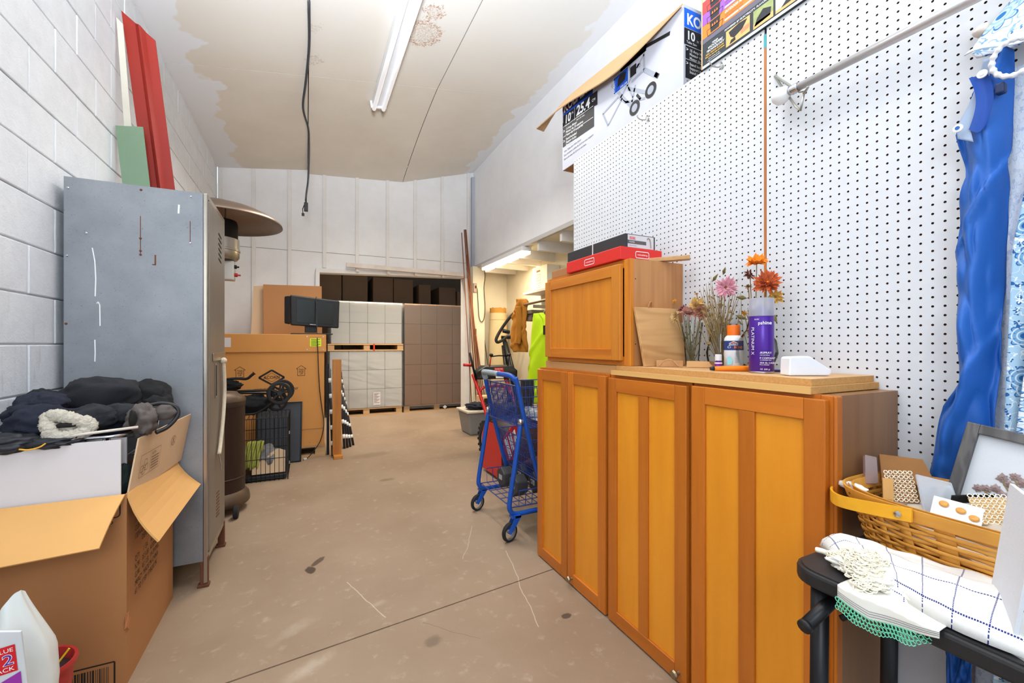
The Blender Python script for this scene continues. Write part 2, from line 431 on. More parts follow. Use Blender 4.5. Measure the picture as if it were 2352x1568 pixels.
# ------------------------------------------------------------------ ceiling: sloping boards, the far middle ones sag
wc = ST(MB().slab([(-1.2, -1.6, 3.56), (2.6, -1.6, 4.19), (2.6, 6.7, 4.19), (-1.2, 6.7, 3.56)], (0, 0, 1), .05), 'ceiling', DARK)
CZ = lambda x: 3.462+.163*(x+1.02)
def cpanel(x0a, x0b, x1a, x1b, y0, y1, drop):
    """x at the near / far end of both long edges; drop = sag at the four corners (near-l, near-r, far-l, far-r)"""
    def fn(dz):
        def g(u, v):
            xa = x0a+(x0b-x0a)*v; xb = x1a+(x1b-x1a)*v; x = xa+(xb-xa)*u
            d = (drop[0]*(1-u)+drop[1]*u)*(1-v)+(drop[2]*(1-u)+drop[3]*u)*v**2
            return (x, y0+(y1-y0)*v, CZ(x)-d+dz)
        return g
    m = MB(); m.grid(fn(0), 10, 10); m.grid(fn(.012), 10, 10)
    g0, g1 = fn(0), fn(.012)
    for (a, b) in (((0, 0), (1, 0)), ((1, 0), (1, 1)), ((1, 1), (0, 1)), ((0, 1), (0, 0))):
        for k in range(10):
            p = [a[i]+(b[i]-a[i])*k/10 for i in (0, 1)]; q = [a[i]+(b[i]-a[i])*(k+1)/10 for i in (0, 1)]
            m.add([g0(*p), g0(*q), g1(*q), g1(*p)], [(0, 1, 2, 3)])
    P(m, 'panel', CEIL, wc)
G = .004
for (y0, y1, far) in ((-1.6, 1.6, 0), (1.6+G, 4.25, 0), (4.25+G, 6.5, 1)):
    cpanel(-1.02, -1.02, .012-G, .012-G, y0, y1, (0, 0, 0, .02*far))
    cpanel(.012+G, .012+G, 1.2-G, (1.2 if not far else 1.299)-G, y0, y1, (0, 0, .075*far, .185*far))
    cpanel(1.2+G, (1.2 if not far else 1.299)+G, 2.43, 2.43, y0, y1, (0, 0, .185*far, .03*far))

# ------------------------------------------------------------------ back wall of boards and battens, with the wide opening
def wallpoly(pts, y, th, name, m): return ST(MB().slab([(x, y, z) for x, z in pts], (0, 1, 0), th), name, m)
wb = wallpoly([(-1.02, 0), (.155, 0), (.155, 2.215), (2.30, 2.285), (2.30, 0), (2.46, 0), (2.46, 4.05), (-1.02, 3.56)], 6.5, .10, 'wall_back', WHITE)
for x in (-.995, -.627, -.212, .219, .649, 1.076, 1.483, 1.906, 2.338):
    z0 = 0 if x < .15 else 2.28
    P(MB().box(x-.022, x+.022, 6.478, 6.4995, z0+.002, CZ(x)-.02), 'batten', TRIM, wb, bevel=.003)
sm = MB(); [sm.box(a, b, 6.496, 6.4998, 2.482+.012*(a+1), 2.487+.012*(a+1)) for a, b in ((-.97, -.65), (-.6, -.235), (-.19, .195), (.243, .625), (.672, 1.053), (1.1, 1.46), (1.506, 1.883), (1.93, 2.315))]
P(sm, 'board_seam', mat('seam_shadow', (150, 138, 128), .9), wb)
h = ST(MB().slab([(.11, 6.45, 2.205), (2.30, 6.45, 2.275), (2.30, 6.45, 2.335), (.11, 6.45, 2.265)], (0, 1, 0), .16), 'trim_1', TRIM, bevel=.004)
ST(MB().box(.105, .158, 6.45, 6.61, 0, 2.21), 'trim_2', TRIM, bevel=.004)
ST(MB().box(2.255, 2.34, 6.42, 6.62, 0, 2.27), 'trim_3', TRIM, bevel=.005)
rail = ST(MB().slab([(.495, 6.38, 2.30), (2.235, 6.38, 2.283), (2.235, 6.38, 2.345), (.495, 6.38, 2.362)], (0, 1, 0), .035), 'trim_4', WORN, bevel=.004)
for x in (.649, 1.076, 1.483, 1.906): P(MB().box(x-.02, x+.02, 6.4145, 6.45, 2.25, 2.35), 'bracket', WORN, rail)
ST(MB().box(2.34, 2.54, 6.28, 6.40, 0, 2.44), 'trim_5', ALC, bevel=.004)

# storeroom behind the opening
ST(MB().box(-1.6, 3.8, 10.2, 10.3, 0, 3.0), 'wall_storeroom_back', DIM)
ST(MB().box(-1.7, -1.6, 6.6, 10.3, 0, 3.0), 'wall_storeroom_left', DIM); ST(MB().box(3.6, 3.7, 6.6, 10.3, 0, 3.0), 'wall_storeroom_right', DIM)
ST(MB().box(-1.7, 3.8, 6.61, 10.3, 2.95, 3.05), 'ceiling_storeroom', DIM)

# ------------------------------------------------------------------ right side: upper wall, alcove below it, pegboard closet
ST(MB().slab([(2.43, -1.6, 2.46), (2.43, 6.5, 2.46), (2.43, 6.5, 4.10), (2.43, -1.6, 4.10)], (1, 0, 0), .1), 'wall_right', WALLR)
ST(MB().box(2.415, 2.455, 2.3, 6.42, 2.425, 2.475), 'trim_6', mat('grey_beam', (196, 192, 188), .6), bevel=.003)
cr = mat('corner_strip', (176, 180, 190), .5)
ST(MB().box(2.385, 2.428, 6.44, 6.498, 2.46, 3.9), 'trim_7', cr)
ca = ST(MB().box(2.455, 3.06, 1.4, 6.5, 2.44, 2.52), 'ceiling_alcove', ALC)
for y in (2.9, 3.4, 3.9, 4.4, 4.92, 5.3, 5.7, 6.1):
    P(MB().box(2.457, 3.0, y-.02, y+.02, 2.325, 2.44), 'joist', TRIM, ca)
ST(MB().box(2.44, 3.1, 6.45, 6.55, 0, 2.44), 'wall_alcove_end', ALC)
ST(MB().box(3.0, 3.1, 1.4, 6.45, 0, 2.44), 'wall_alcove_side', ALC)
cl = ST(MB().box(1.575, 1.66, -1.6, 2.29, 0, 2.39), 'wall_closet', WALLR)
P(MB().box(1.66, 2.43, 2.22, 2.29, 0, 2.39), 'end_panel', WALLR, cl)
P(MB().box(1.5765, 2.428, -1.6, 2.295, 2.39, 2.402), 'loft_deck', mat('plywood', (176, 140, 98), .7), cl)
P(MB().box(1.5575, 1.5745, -1.6, 2.292, 0, .59), 'lower_panel', m_wall('scuffed_plaster', (196, 196, 202), (214, 214, 218)), cl)

def pegboard(y0, ny, z0, nz):
    p = .0254; r = .0034; vs = []; fs = []; mi = []
    for j in range(nz+1):
        for i in range(ny+1): vs.append((1.55, y0+i*p, z0+j*p))
    W_ = ny+1; o8 = [(math.cos(R(22.5+45*k))*r, math.sin(R(22.5+45*k))*r) for k in range(8)]
    for j in range(nz):
        for i in range(ny):
            cy = y0+(i+.5)*p; cz = z0+(j+.5)*p; b = len(vs)
            for (a, c) in o8: vs.append((1.55, cy+a, cz+c))
            for (a, c) in o8: vs.append((1.5563, cy+a, cz+c))
            bl = j*W_+i; br = bl+1; tl = bl+W_; tr = tl+1
            fs += [(tr, br, b+7, b), (tl, tr, b+1, b+2), (bl, tl, b+3, b+4), (br, bl, b+5, b+6), (tr, b, b+1), (tl, b+2, b+3), (bl, b+4, b+5), (br, b+6, b+7)]
            mi += [0]*8
            for k in range(8): fs.append((b+k, b+(k+1) % 8, b+8+(k+1) % 8, b+8+k)); mi.append(1)
    n = len(vs); y1 = y0+ny*p; z1 = z0+nz*p      # board edges
    for q in (((1.55, y0, z0), (1.5563, y0, z0), (1.5563, y0, z1), (1.55, y0, z1)), ((1.55, y1, z0), (1.5563, y1, z0), (1.5563, y1, z1), (1.55, y1, z1)), ((1.55, y0, z1), (1.55, y1, z1), (1.5563, y1, z1), (1.5563, y0, z1))):
        b = len(vs); vs += q; fs.append((b, b+1, b+2, b+3)); mi.append(0)
    me = bpy.data.meshes.new('pegboard_panel'); org = ORG[cl.name]
    me.from_pydata([(a-org.x, b-org.y, c-org.z) for a, b, c in vs], [], fs)
    me.materials.append(PEGW); me.materials.append(PEGB); me.polygons.foreach_set('material_index', mi); me.update()
    o = bpy.data.objects.new('pegboard_panel', me); COL.objects.link(o); o.parent = cl; ORG[o.name] = org
    return o
pegboard(1.036, 50, .5995, 71); pegboard(-.244, 50, .5995, 71)
P(MB().box(1.5565, 1.5745, -1.0, 2.29, .57, 2.389), 'pegboard_backing', mat('hardboard', (96, 66, 46), .85, var=.2), cl)
P(MB().box(1.5485, 1.5568, 1.027, 1.0355, .59, 2.33), 'seam_strip', wood('seam_wood', (196, 122, 62), (160, 92, 42), 'z'), cl)
P(MB().box(1.5480, 1.5570, 1.0265, 1.0360, 2.33, 2.38), 'seam_strip_end', mat('teal_paint', (70, 160, 165), .6), cl)
# ------------------------------------------------------------------ shared materials for things
def m_galv():
    t = NT('galvanised_steel'); v = t.coord('Object'); a = t.noise(v, 3.5, 6, .65); b = t.noise(v, 120, 3, .6); c = t.noise(v, 60, 5, .7); z = t.sep(v)[2]
    col = t.ramp(a, [(.3, rgb(124, 128, 134)), (.7, rgb(150, 153, 157))]); col = t.mix(t.math('MULTIPLY', t.step(b, .62, .70), .55), col, rgb(84, 80, 78)); col = t.mix(t.math('MULTIPLY', t.step(c, .66, .72), .6), col, rgb(92, 76, 64))
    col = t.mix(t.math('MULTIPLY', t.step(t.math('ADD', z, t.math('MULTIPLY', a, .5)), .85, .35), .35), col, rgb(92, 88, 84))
    t.base(col); t.set(t.math('MULTIPLY_ADD', a, .3, .32), .35, .4); t.bump(c, .06, .002); return t.m
GALV = m_galv()
GALV2 = mat('locker_door_steel', (128, 120, 110), .4, .4, var=.2, vs=6, stretch=(1, 1, .25))
RUST = mat('rust', (104, 62, 40), .85, var=.3, vs=40, bump=.3)
KRAFT = mat('kraft_board', (190, 136, 78), .75, var=.06, vs=5, bump=.05, bs=200)
KRAFTD = mat('kraft_board_brown', (168, 116, 70), .75, var=.07, vs=5, bump=.05, bs=200)
KRAFTL = mat('kraft_board_pale', (204, 174, 140), .75, var=.05, vs=5)
CARDW = mat('white_board', (214, 208, 208), .6, var=.03)
INK = mat('black_ink', (34, 28, 24), .7); INKB = mat('brown_ink', (84, 58, 36), .7); INKW = mat('white_ink', (240, 240, 240), .5)
BLK = mat('black_plastic', (26, 26, 28), .45, var=.15, rnd=.1); BLKM = mat('black_metal', (24, 24, 26), .4, .3, var=.15)
RUB = mat('rubber', (32, 31, 31), .8, var=.2); CHR = mat('chrome', (205, 207, 212), .18, 1, var=.05)
STEEL = mat('brushed_steel', (170, 162, 150), .3, .9, var=.12)
PINE = wood('pine', (202, 158, 104), (170, 122, 72), 'x', 6); PINEZ = wood('pine_post', (196, 128, 52), (160, 96, 36), 'z', 8)

# ------------------------------------------------------------------ trim boards leaning behind the locker
def lean(xb, xt0, xt1, y, zt0, zt1, w, name, m, label, ridge=False):
    """tall strip leaning on the left wall; xb = left edge at the floor, top from (xt0, zt0) to (xt1, zt1)"""
    mb = MB(); d = .004
    def g(u, v):
        xl = xb+(xt0-xb)*v; xr = xb+w+(xt1-xb-w)*v; z = (zt0+(zt1-zt0)*u)*v
        yy = y
        if ridge: yy -= .028*max(0, 1-abs(u-.55)/.14)
        return (xl+(xr-xl)*u, yy, z+.0)
    mb.grid(g, 40 if ridge else 8, 12)
    return S(mb, name, m, label, 'trim panel', solid=.006)
RED = mat('red_painted_metal', (156, 42, 30), .5, var=.06, bump=.1, bs=90)
lean(-.655, -1.004, -.842, 3.325, 3.22, 3.09, .145, 'metal_trim', RED, 'tall ribbed red metal trim strip leaning behind the grey locker', True)
lean(-.84, -1.015, -.985, 3.288, 3.15, 3.12, .055, 'trim_board', mat('cream_panel', (214, 208, 192), .6), 'narrow cream board between the red metal trim and the block wall')
lean(-.775, -1.012, -.885, 3.262, 2.50, 2.52, .13, 'trim_board', mat('green_panel', (126, 152, 124), .65, var=.05, bump=.08), 'sage green board poking up behind the grey locker beside the red trim')

# ------------------------------------------------------------------ steel locker
lk = T('steel_locker', 'tall grey galvanised steel locker on rusty legs against the block wall', 'locker', (-.72, 2.85, 0))
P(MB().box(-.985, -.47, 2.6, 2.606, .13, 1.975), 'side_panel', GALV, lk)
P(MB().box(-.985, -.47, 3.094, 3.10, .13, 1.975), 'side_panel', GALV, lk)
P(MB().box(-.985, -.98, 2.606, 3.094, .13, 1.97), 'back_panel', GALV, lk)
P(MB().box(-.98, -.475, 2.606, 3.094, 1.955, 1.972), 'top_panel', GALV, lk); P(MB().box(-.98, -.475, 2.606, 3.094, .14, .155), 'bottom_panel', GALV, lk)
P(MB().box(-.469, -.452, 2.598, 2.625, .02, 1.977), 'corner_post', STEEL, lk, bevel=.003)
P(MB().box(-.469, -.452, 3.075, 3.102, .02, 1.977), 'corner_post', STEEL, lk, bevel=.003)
P(MB().box(-.469, -.452, 2.626, 3.074, 1.955, 1.977), 'door_frame', STEEL, lk); P(MB().box(-.469, -.452, 2.626, 3.074, .13, .16), 'door_frame', STEEL, lk)
dr = P(MB().box(-.466, -.447, 2.632, 3.068, .165, 1.95), 'door', GALV2, lk, bevel=.006)
lv = MB()
for k in range(6):
    z = 1.835-k*.028; lv.slab([(-.4465, 2.87, z), (-.4465, 2.95, z-.012), (-.4465, 2.95, z-.002), (-.4465, 2.87, z+.01)], (1, 0, 0), .0012)
P(lv, 'vent_slots', DARK, dr)
lv2 = MB()
for k in range(8):
    z = .40-k*.018; lv2.slab([(-.4465, 2.80, z), (-.4465, 2.89, z-.01), (-.4465, 2.89, z-.004), (-.4465, 2.80, z+.006)], (1, 0, 0), .0012)
P(lv2, 'lower_vent_slots', RUST, dr)
P(MB().box(-.447, -.441, 2.70, 3.06, 1.128, 1.172), 'latch_plate', STEEL, dr, bevel=.004)
P(MB().box(-.447, -.443, 2.765, 2.80, .93, 1.115), 'handle_slot', STEEL, dr, bevel=.002)
P(MB().box(-.4432, -.4415, 2.776, 2.789, .94, 1.105), 'handle_recess', DARK, dr)
for (x, z, rst) in ((-.971, 1.924, 0), (-.909, 1.727, 0), (-.974, 1.618, 0), (-.713, 1.955, 1), (-.715, 1.724, 1), (-.715, 1.664, 1), (-.715, 1.646, 1), (-.522, 1.721, 0), (-.52, 1.952, 0), (-.977, 1.312, 1)):
    P(MB().lathe([(.0055, 0), (.005, .002), (.0025, .0035), (0, .0036)], 8, fr((x, 2.6, z), (1, 0, 0), (0, 0, 1))), 'rivet', RUST if rst else CHR, lk)
dm = MB()
for pts, w in ((((-.888, 1.662), (-.879, 1.60), (-.876, 1.52), (-.878, 1.44)), .004), (((-.872, 1.407), (-.868, 1.417), (-.862, 1.40), (-.861, 1.304)), .004), (((-.879, 1.24), (-.878, 1.18), (-.879, 1.14)), .004), (((-.567, 1.905), (-.569, 1.862)), .007)):
    for a, b in zip(pts, pts[1:]): dm.slab([(a[0]-w/2, 2.5992, a[1]), (a[0]+w/2, 2.5992, a[1]), (b[0]+w/2, 2.5992, b[1]), (b[0]-w/2, 2.5992, b[1])], (0, 1, 0), .0008)
P(dm, 'paint_drips', INKW, lk)
rm_ = MB()
for x, z0, z1, w in ((-.715, 1.83, 1.65, .003), (-.522, 1.83, 1.72, .003), (-.659, 1.65, 1.60, .006), (-.665, 1.605, 1.60, .012)):
    rm_.slab([(x-w/2, 2.5993, z1), (x+w/2, 2.5993, z1), (x+w/2, 2.5993, z0), (x-w/2, 2.5993, z0)], (0, 1, 0), .0007)
P(rm_, 'rust_runs', RUST, lk)
for (x, y) in ((-.466, 2.615), (-.466, 3.085), (-.975, 2.615), (-.975, 3.085)):
    P(MB().box(x-.017, x+.017, y-.014, y+.014, .012, .15).box(x-.028, x+.022, y-.02, y+.02, 0, .014), 'leg', RUST, lk, bevel=.003)
rp = T('rope', 'frayed white rope with a wire hook hanging on the locker door', 'rope', (-.43, 2.86, .50))
P(MB().tube(smooth_path([(-.432, 2.925, 1.12), (-.430, 2.94, 1.03), (-.430, 2.945, .93), (-.430, 2.90, .80), (-.432, 2.84, .68), (-.432, 2.79, .62)]), .0098, 8), 'rope_length', mat('rope_fibre', (206, 192, 168), .9, var=.15, vs=60, bump=.6, bs=90, stretch=(1, 1, 3)), rp, True)
P(MB().blob((-.432, 2.925, 1.125), (.018, .016, .018), 12, 8, .2), 'knot', mat('rope_fibre', (0, 0, 0)), rp, True)
P(MB().tube(smooth_path([(-.432, 2.79, .63), (-.43, 2.80, .60), (-.43, 2.83, .55), (-.43, 2.835, .525)]), .003, 6), 'wire_hook', CHR, rp, True)

# ------------------------------------------------------------------ patio heater behind the locker
hx, hy = -.588, 3.75
ph = T('patio_heater', 'mushroom patio heater with dark bronze tank cover behind the locker', 'heater', (hx, hy, 0))
BRZ = mat('bronze_hammered', (58, 42, 34), .45, .4, var=.2, vs=60, bump=.25, bs=120); BRZL = mat('bronze_base', (96, 78, 62), .45, .4, var=.15)
X0 = Matrix.Translation((hx, hy, 0))
P(MB().lathe([(0, .055), (.195, .055), (.202, .065), (.202, .085), (.195, .12), (.17, .15), (0, .15)], 40, X0), 'base', BRZL, ph, 'auto')
P(MB().lathe([(.17, .15), (.17, .24), (.173, .243), (.173, .25), (.17, .253), (.17, .76), (.173, .763), (.173, .80), (.166, .81)], 40, X0), 'tank_cover', BRZ, ph, 'auto')
P(MB().lathe([(.175, .80), (.175, .815), (.165, .835), (.13, .85), (.12, .865), (.04, .875), (0, .875)], 40, X0), 'tank_lid', BRZL, ph, 'auto')
P(MB().lathe([(.028, .87), (.028, 1.72)], 16, X0), 'post', STEEL, ph, 'auto')
cbx = P(MB().box(hx-.06, hx+.105, hy-.05, hy+.05, 1.69, 1.83), 'control_box', mat('white_enamel', (214, 208, 196), .4), ph, bevel=.008)
for z, m_, l in ((1.79, BLK, .03), (1.73, mat('red_plastic', (190, 40, 40), .4), .04)):
    P(MB().lathe([(.014, 0), (.014, l*.5), (.006, l*.5), (.006, l), (0, l)], 12, fr((hx+.105, hy-.02, z), (0, 1, 0), (0, 0, 1))), 'knob', m_, cbx, 'auto')
P(MB().lathe([(0, 1.83), (.12, 1.84), (.135, 1.86), (.135, 1.9), (.14, 1.903), (.14, 1.915), (.135, 1.918), (.135, 1.99), (.125, 1.995)], 36, X0), 'burner_housing', STEEL, ph, 'auto')
P(MB().lathe([(.125, 1.99), (.125, 2.10), (.118, 2.125), (0, 2.13)], 36, X0), 'emitter_screen', mat('sooty_mesh', (34, 28, 26), .6, .5, var=.3), ph, 'auto')
for a in (30, 150, 270): P(MB().tube([(hx+.05*math.cos(R(a)), hy+.05*math.sin(R(a)), 2.125), (hx+.05*math.cos(R(a)), hy+.05*math.sin(R(a)), 2.235)], .006, 6), 'stay', STEEL, ph)
P(MB().lathe([(0, 2.262), (.10, 2.258), (.14, 2.242), (.28, 2.205), (.385, 2.155), (.415, 2.125), (.418, 2.112)], 64, X0), 'reflector', mat('tarnished_aluminium', (122, 104, 90), .36, .7, var=.2, vs=4), ph, 'auto', solid=.004)
for y in (-.19, .12):
    P(MB().lathe([(.0, -.015), (.04, -.015), (.045, -.01), (.045, .01), (.04, .015), (0, .015)], 20, fr((hx+.14, hy+y-.03, .045), (0, 0, 1), (0, 1, 0))), 'wheel', RUB, ph, 'auto')

# ------------------------------------------------------------------ big open carton near the camera
cx0, cx1, cy0, cy1, ch = -.995, -.582, 1.975, 2.56, .682
ct = T('moving_carton', 'large open brown carton with folded-out flaps in front of the locker', 'carton', ((cx0+cx1)/2, (cy0+cy1)/2, 0))
P(MB().box(cx0, cx1, cy0, cy0+.006, 0, ch), 'front_wall', KRAFTD, ct); P(MB().box(cx0, cx1, cy1-.006, cy1, 0, ch), 'back_wall', KRAFTD, ct)
P(MB().box(cx0, cx0+.006, cy0+.006, cy1-.006, 0, ch), 'side_wall', KRAFTD, ct); P(MB().box(cx1-.006, cx1, cy0+.006, cy1-.006, 0, ch), 'side_wall', KRAFTD, ct)
P(MB().box(cx0+.006, cx1-.006, cy0+.006, cy1-.006, 0, .006), 'bottom', KRAFTD, ct)
FLAPM = mat('kraft_flap', (216, 164, 98), .7, var=.05, vs=4, bump=.06, bs=220)
def flapgrid(a, b, c, d, bow=.0):
    a, b, c, d = map(Vector, (a, b, c, d)); n = (b-a).cross(d-a).normalized()
    return MB().grid(lambda u, v: (a+(b-a)*u)*(1-v)+(d+(c-d)*u)*v+n*bow*math.sin(PI*v), 6, 6)
P(flapgrid((cx0, cy0, ch), (cx1-.004, cy0, ch), (-.60, 1.805, .565), (cx0, 1.80, .548), -.008), 'flap', FLAPM, ct, solid=.006)
P(flapgrid((cx1, cy0+.004, ch), (cx1, cy1, ch), (-.476, 2.575, .525), (-.488, 1.96, .50), .012), 'flap', FLAPM, ct, solid=.006, label='golden kraft flap folded out to the right')
P(MB().box(cx0+.01, -.602, cy0+.012, cy0+.018, .45, .877), 'liner_panel', CARDW, ct, label='upright white inner panel')
q4 = [Vector(p) for p in ((-.588, 1.995, .66), (-.556, 2.578, .655), (-.517, 2.583, .876), (-.567, 2.04, .868))]
lp = P(flapgrid(*q4), 'liner_panel', KRAFTL, ct, solid=.005, label='upright pale kraft inner panel with printed diagrams')
bl4 = lambda u, v: (q4[0]+(q4[1]-q4[0])*u)*(1-v)+(q4[3]+(q4[2]-q4[3])*u)*v
Mf = fr(bl4(.10, .25)+Vector((.0045, 0, 0)), bl4(.5, .5)-bl4(.1, .5), bl4(.3, .8)-bl4(.3, .3)); tm = MB()
frame_lines(tm, Mf, [(0, 0), (.19, 0), (.19, .085), (0, .085)], .0015, .0012); line(tm, Mf, (.09, .0), (.09, .085), .0012, .0012)
for k in range(5): line(tm, Mf, (.1, .012+.011*k), (.175, .012+.011*k), .003, .0012)
textmb(tm, 'ASTM', .016, Mf @ Matrix.Translation((.1, .066, .0012)))
for q in ((.02, .03), (.05, .05), (.035, .02), (.06, .03)): frame_lines(tm, Mf, rr(.012, .012, .006, 3, *q), .002, .0012)
frame_lines(tm, Mf, [(.33+.028*math.cos(a*.5236), .075+.02*math.sin(a*.5236)) for a in range(12)], .0018, .0012); line(tm, Mf, (.318, .062), (.342, .088), .003, .0012); line(tm, Mf, (.342, .062), (.318, .088), .003, .0012)
P(tm, 'printed_marks', INKB, lp)
Mr = fr((cx1+.0008, 2.055, .548), (0, 1, 0), (0, 0, 1)); tm = MB()
for k, s_ in enumerate(("ITEM NO./", "CUSTOMER'S S", "ITEM-ASSIGNED", "           DEPOT  170 COTTON ST", "QTY:     1  EA     6239MG", "N.W.   35.5 LB   ASSING", "G.W.   45.5 LB   19-SWING", "MEAS'Y  MADE IN CHINA", "61 TO 17 BY 17 BOX PK")):
    textmb(tm, s_, .030, Mr @ Matrix.Translation((0, -.031*k-(.02 if k > 3 else 0), 0)), sx=.82)
P(tm, 'stamped_print', INKB, ct)
Mq = fr((-.72, cy0-.0008, 0), (1, 0, 0), (0, 0, 1)); tm = MB(); frame_lines(tm, Mq, [(-.10, .015), (.105, .015), (.105, .095), (-.10, .095)], .005)
x = -.09
while x < .09:
    w = random.choice((.0015, .003, .005)); rect(tm, Mq, x, .025, x+w, .082); x += w+random.choice((.002, .003, .004))
frame_lines(tm, Mq, rr(.05, .035, .012, 4, .07, .64), .004); textmb(tm, 'UP', .026, Mq @ Matrix.Translation((.07, .575, 0)))
P(tm, 'printed_barcode', INK, ct)
P(MB().blob((cx1+.002, cy0-.002, .225), (.008, .01, .03), 10, 8, .6, 3, 5), 'torn_corner', mat('torn_pulp', (176, 112, 70), .9), ct)

# wire basket standing in the carton, holding the clothes
wk = T('wire_basket', 'chrome rimmed wire basket inside the carton under the dark clothes', 'basket', (-.78, 2.27, .62))
P(MB().tube([(x, y, .885) for x, y in rr(.185, .245, .05, 5, -.79, 2.265)], .006, 8, True), 'rim', CHR, wk, True)
wm = MB()
for k in range(20):
    a = rr(.18, .24, .05, 5, -.79, 2.265)[k]; wm.tube([(a[0], a[1], .885), (-.79+(a[0]+.79)*.86, 2.265+(a[1]-2.265)*.86, .65)], .003, 5)
for z, q in ((.80, .95), (.72, .9), (.65, .86)): wm.tube([(-.79+(x+.79)*q, 2.265+(y-2.265)*q, z) for x, y in rr(.185, .245, .05, 5, -.79, 2.265)], .003, 5, True)
P(wm, 'wires', CHR, wk, True)
P(MB().box(-.94, -.64, 2.07, 2.46, .55, .66), 'packing_block', KRAFTD, wk)
sl = mat('pale_slats', (176, 172, 174), .5)
for k in range(6): P(MB().box(-.965+.062*k, -.915+.062*k, 2.052, 2.06, .70, .873), 'slat', sl, wk)

# clothes heaped on the basket
FLE = lambda n, c: mat(n, c, .95, var=.22, vs=14, bump=.5, bs=220, bd=.003)
CHAR = FLE('charcoal_fleece', (34, 35, 40)); NAVY = FLE('navy_fleece', (30, 34, 48)); GRN = FLE('bottle_green_knit', (26, 36, 34)); BLKC = FLE('black_cloth', (22, 22, 25)); GREYC = mat('washed_grey_canvas', (92, 84, 80), .9, var=.2, vs=20, bump=.4, bs=80)
def cloth(parts, name, label, m, cat='jacket'):
    mb = MB()
    for p in parts: mb.blob(*p[:2], 40, 26, **p[2])
    return S(mb, name, m, label, cat, smooth=True)
cloth([((-.79, 2.25, .885), (.175, .21, .05), dict(amp=.25, fr=2.5, seed=9, folds=.04))], 'folded_sweater', 'navy sweater lying at the bottom of the clothes heap in the carton', NAVY, 'sweater')
cloth([((-.765, 2.33, 1.005), (.125, .11, .078), dict(amp=.18, fr=1.6, seed=1, e=.85)), ((-.70, 2.36, .965), (.07, .10, .07), dict(amp=.2, fr=2, seed=2))], 'fleece_jacket', 'charcoal fleece jacket rounded up highest on the clothes heap', CHAR)
cloth([((-.655, 2.42, .985), (.095, .10, .075), dict(amp=.2, fr=2, seed=4, folds=.02)), ((-.60, 2.38, .95), (.06, .09, .05), dict(amp=.25, fr=2, seed=5))], 'black_jacket', 'black jacket behind the charcoal fleece, towards the locker edge', BLKC)
cloth([((-.905, 2.19, .965), (.075, .11, .072), dict(amp=.28, fr=2, seed=6, folds=.03)), ((-.855, 2.10, .945), (.09, .08, .058), dict(amp=.25, fr=2, seed=7, folds=.04)), ((-.86, 2.16, 1.0), (.055, .06, .04), dict(amp=.2, fr=2, seed=17))], 'navy_hoodie', 'navy hoodie slumped on the left of the clothes heap by the wall', NAVY)
cloth([((-.935, 2.30, .985), (.055, .07, .06), dict(amp=.2, fr=2, seed=8))], 'knit_hat', 'dark green knit hat half hidden at the wall side of the clothes heap', GRN, 'hat')
rj = cloth([((-.915, 2.015, .888), (.10, .065, .034), dict(amp=.25, fr=3, seed=10, folds=.05)), ((-.79, 2.015, .882), (.08, .05, .022), dict(amp=.3, fr=3, seed=11, folds=.06))], 'rain_jacket', 'black rain jacket sleeve hanging over the front of the basket', mat('black_shell', (36, 38, 44), .5, var=.2), 'jacket')
sh = T('sherpa_coat', 'dark coat with a cream sherpa lined collar opening towards the camera', 'coat', (-.76, 2.07, .90))
P(MB().blob((-.72, 2.11, .945), (.085, .085, .048), 36, 24, amp=.22, fr=2.2, seed=12, folds=.03).blob((-.655, 2.16, .95), (.07, .06, .04), 30, 20, amp=.2, fr=2, seed=13), 'coat_body', CHAR, sh, True)
SHP = mat('sherpa_pile', (206, 198, 182), 1, var=.15, vs=50, bump=1, bs=130, bd=.008)
cp = [(-.812, 2.035, .965), (-.775, 2.02, .972), (-.735, 2.02, .955), (-.702, 2.03, .932), (-.712, 2.025, .912), (-.745, 2.01, .898), (-.785, 2.01, .902), (-.80, 2.015, .93)]
mbs = MB(); cpp = smooth_path(cp+[cp[0]], 9); rnd = random.Random(4)
mbs.tube(cpp, .013, 10)
for p in cpp: mbs.blob(p+Vector([rnd.uniform(-.004, .004) for _ in range(3)]), (.019+.004*rnd.random(), .015, .017+.004*rnd.random()), 16, 12, .28, 4, seed=rnd.random()*9)
P(mbs, 'collar_pile', SHP, sh, True)
P(MB().blob((-.76, 2.045, .925), (.045, .03, .028), 20, 14, amp=.3, fr=3, seed=15), 'collar_lining', SHP, sh, True)
P(MB().blob((-.755, 2.012, .938), (.03, .01, .009), 14, 10, amp=.3, seed=3), 'collar_opening', DARK, sh, True)
gc = T('canvas_cap', 'washed grey canvas cap with a black strap at the right of the clothes heap', 'cap', (-.56, 2.13, .86))
P(MB().blob((-.575, 2.115, .925), (.05, .055, .062), 40, 26, amp=.28, fr=2.4, seed=20, folds=.07, fd=(.6, 0, .5)), 'crown', GREYC, gc, True)
P(MB().blob((-.588, 2.055, .942), (.012, .012, .03), 14, 10, amp=.3, seed=22), 'opening', DARK, gc, True)
P(MB().tube(smooth_path([(-.575, 2.13, .975), (-.53, 2.16, .982), (-.485, 2.17, .965), (-.475, 2.16, .93), (-.50, 2.13, .89), (-.53, 2.10, .875)]), .008, 8), 'strap', BLK, gc, True)
P(MB().blob((-.525, 2.17, .945), (.045, .04, .034), 20, 14, amp=.2, seed=24), 'brim', GREYC, gc, True)
tag_ = T('garment_hanger', 'white plastic hanger rod lying across the clothes heap', 'hanger', (-.68, 2.02, .90))
P(MB().tube([(-.775, 1.995, .896), (-.70, 2.0, .905), (-.565, 2.03, .912)], .005, 8), 'rod', mat('ivory_plastic', (206, 198, 186), .4), tag_, True)
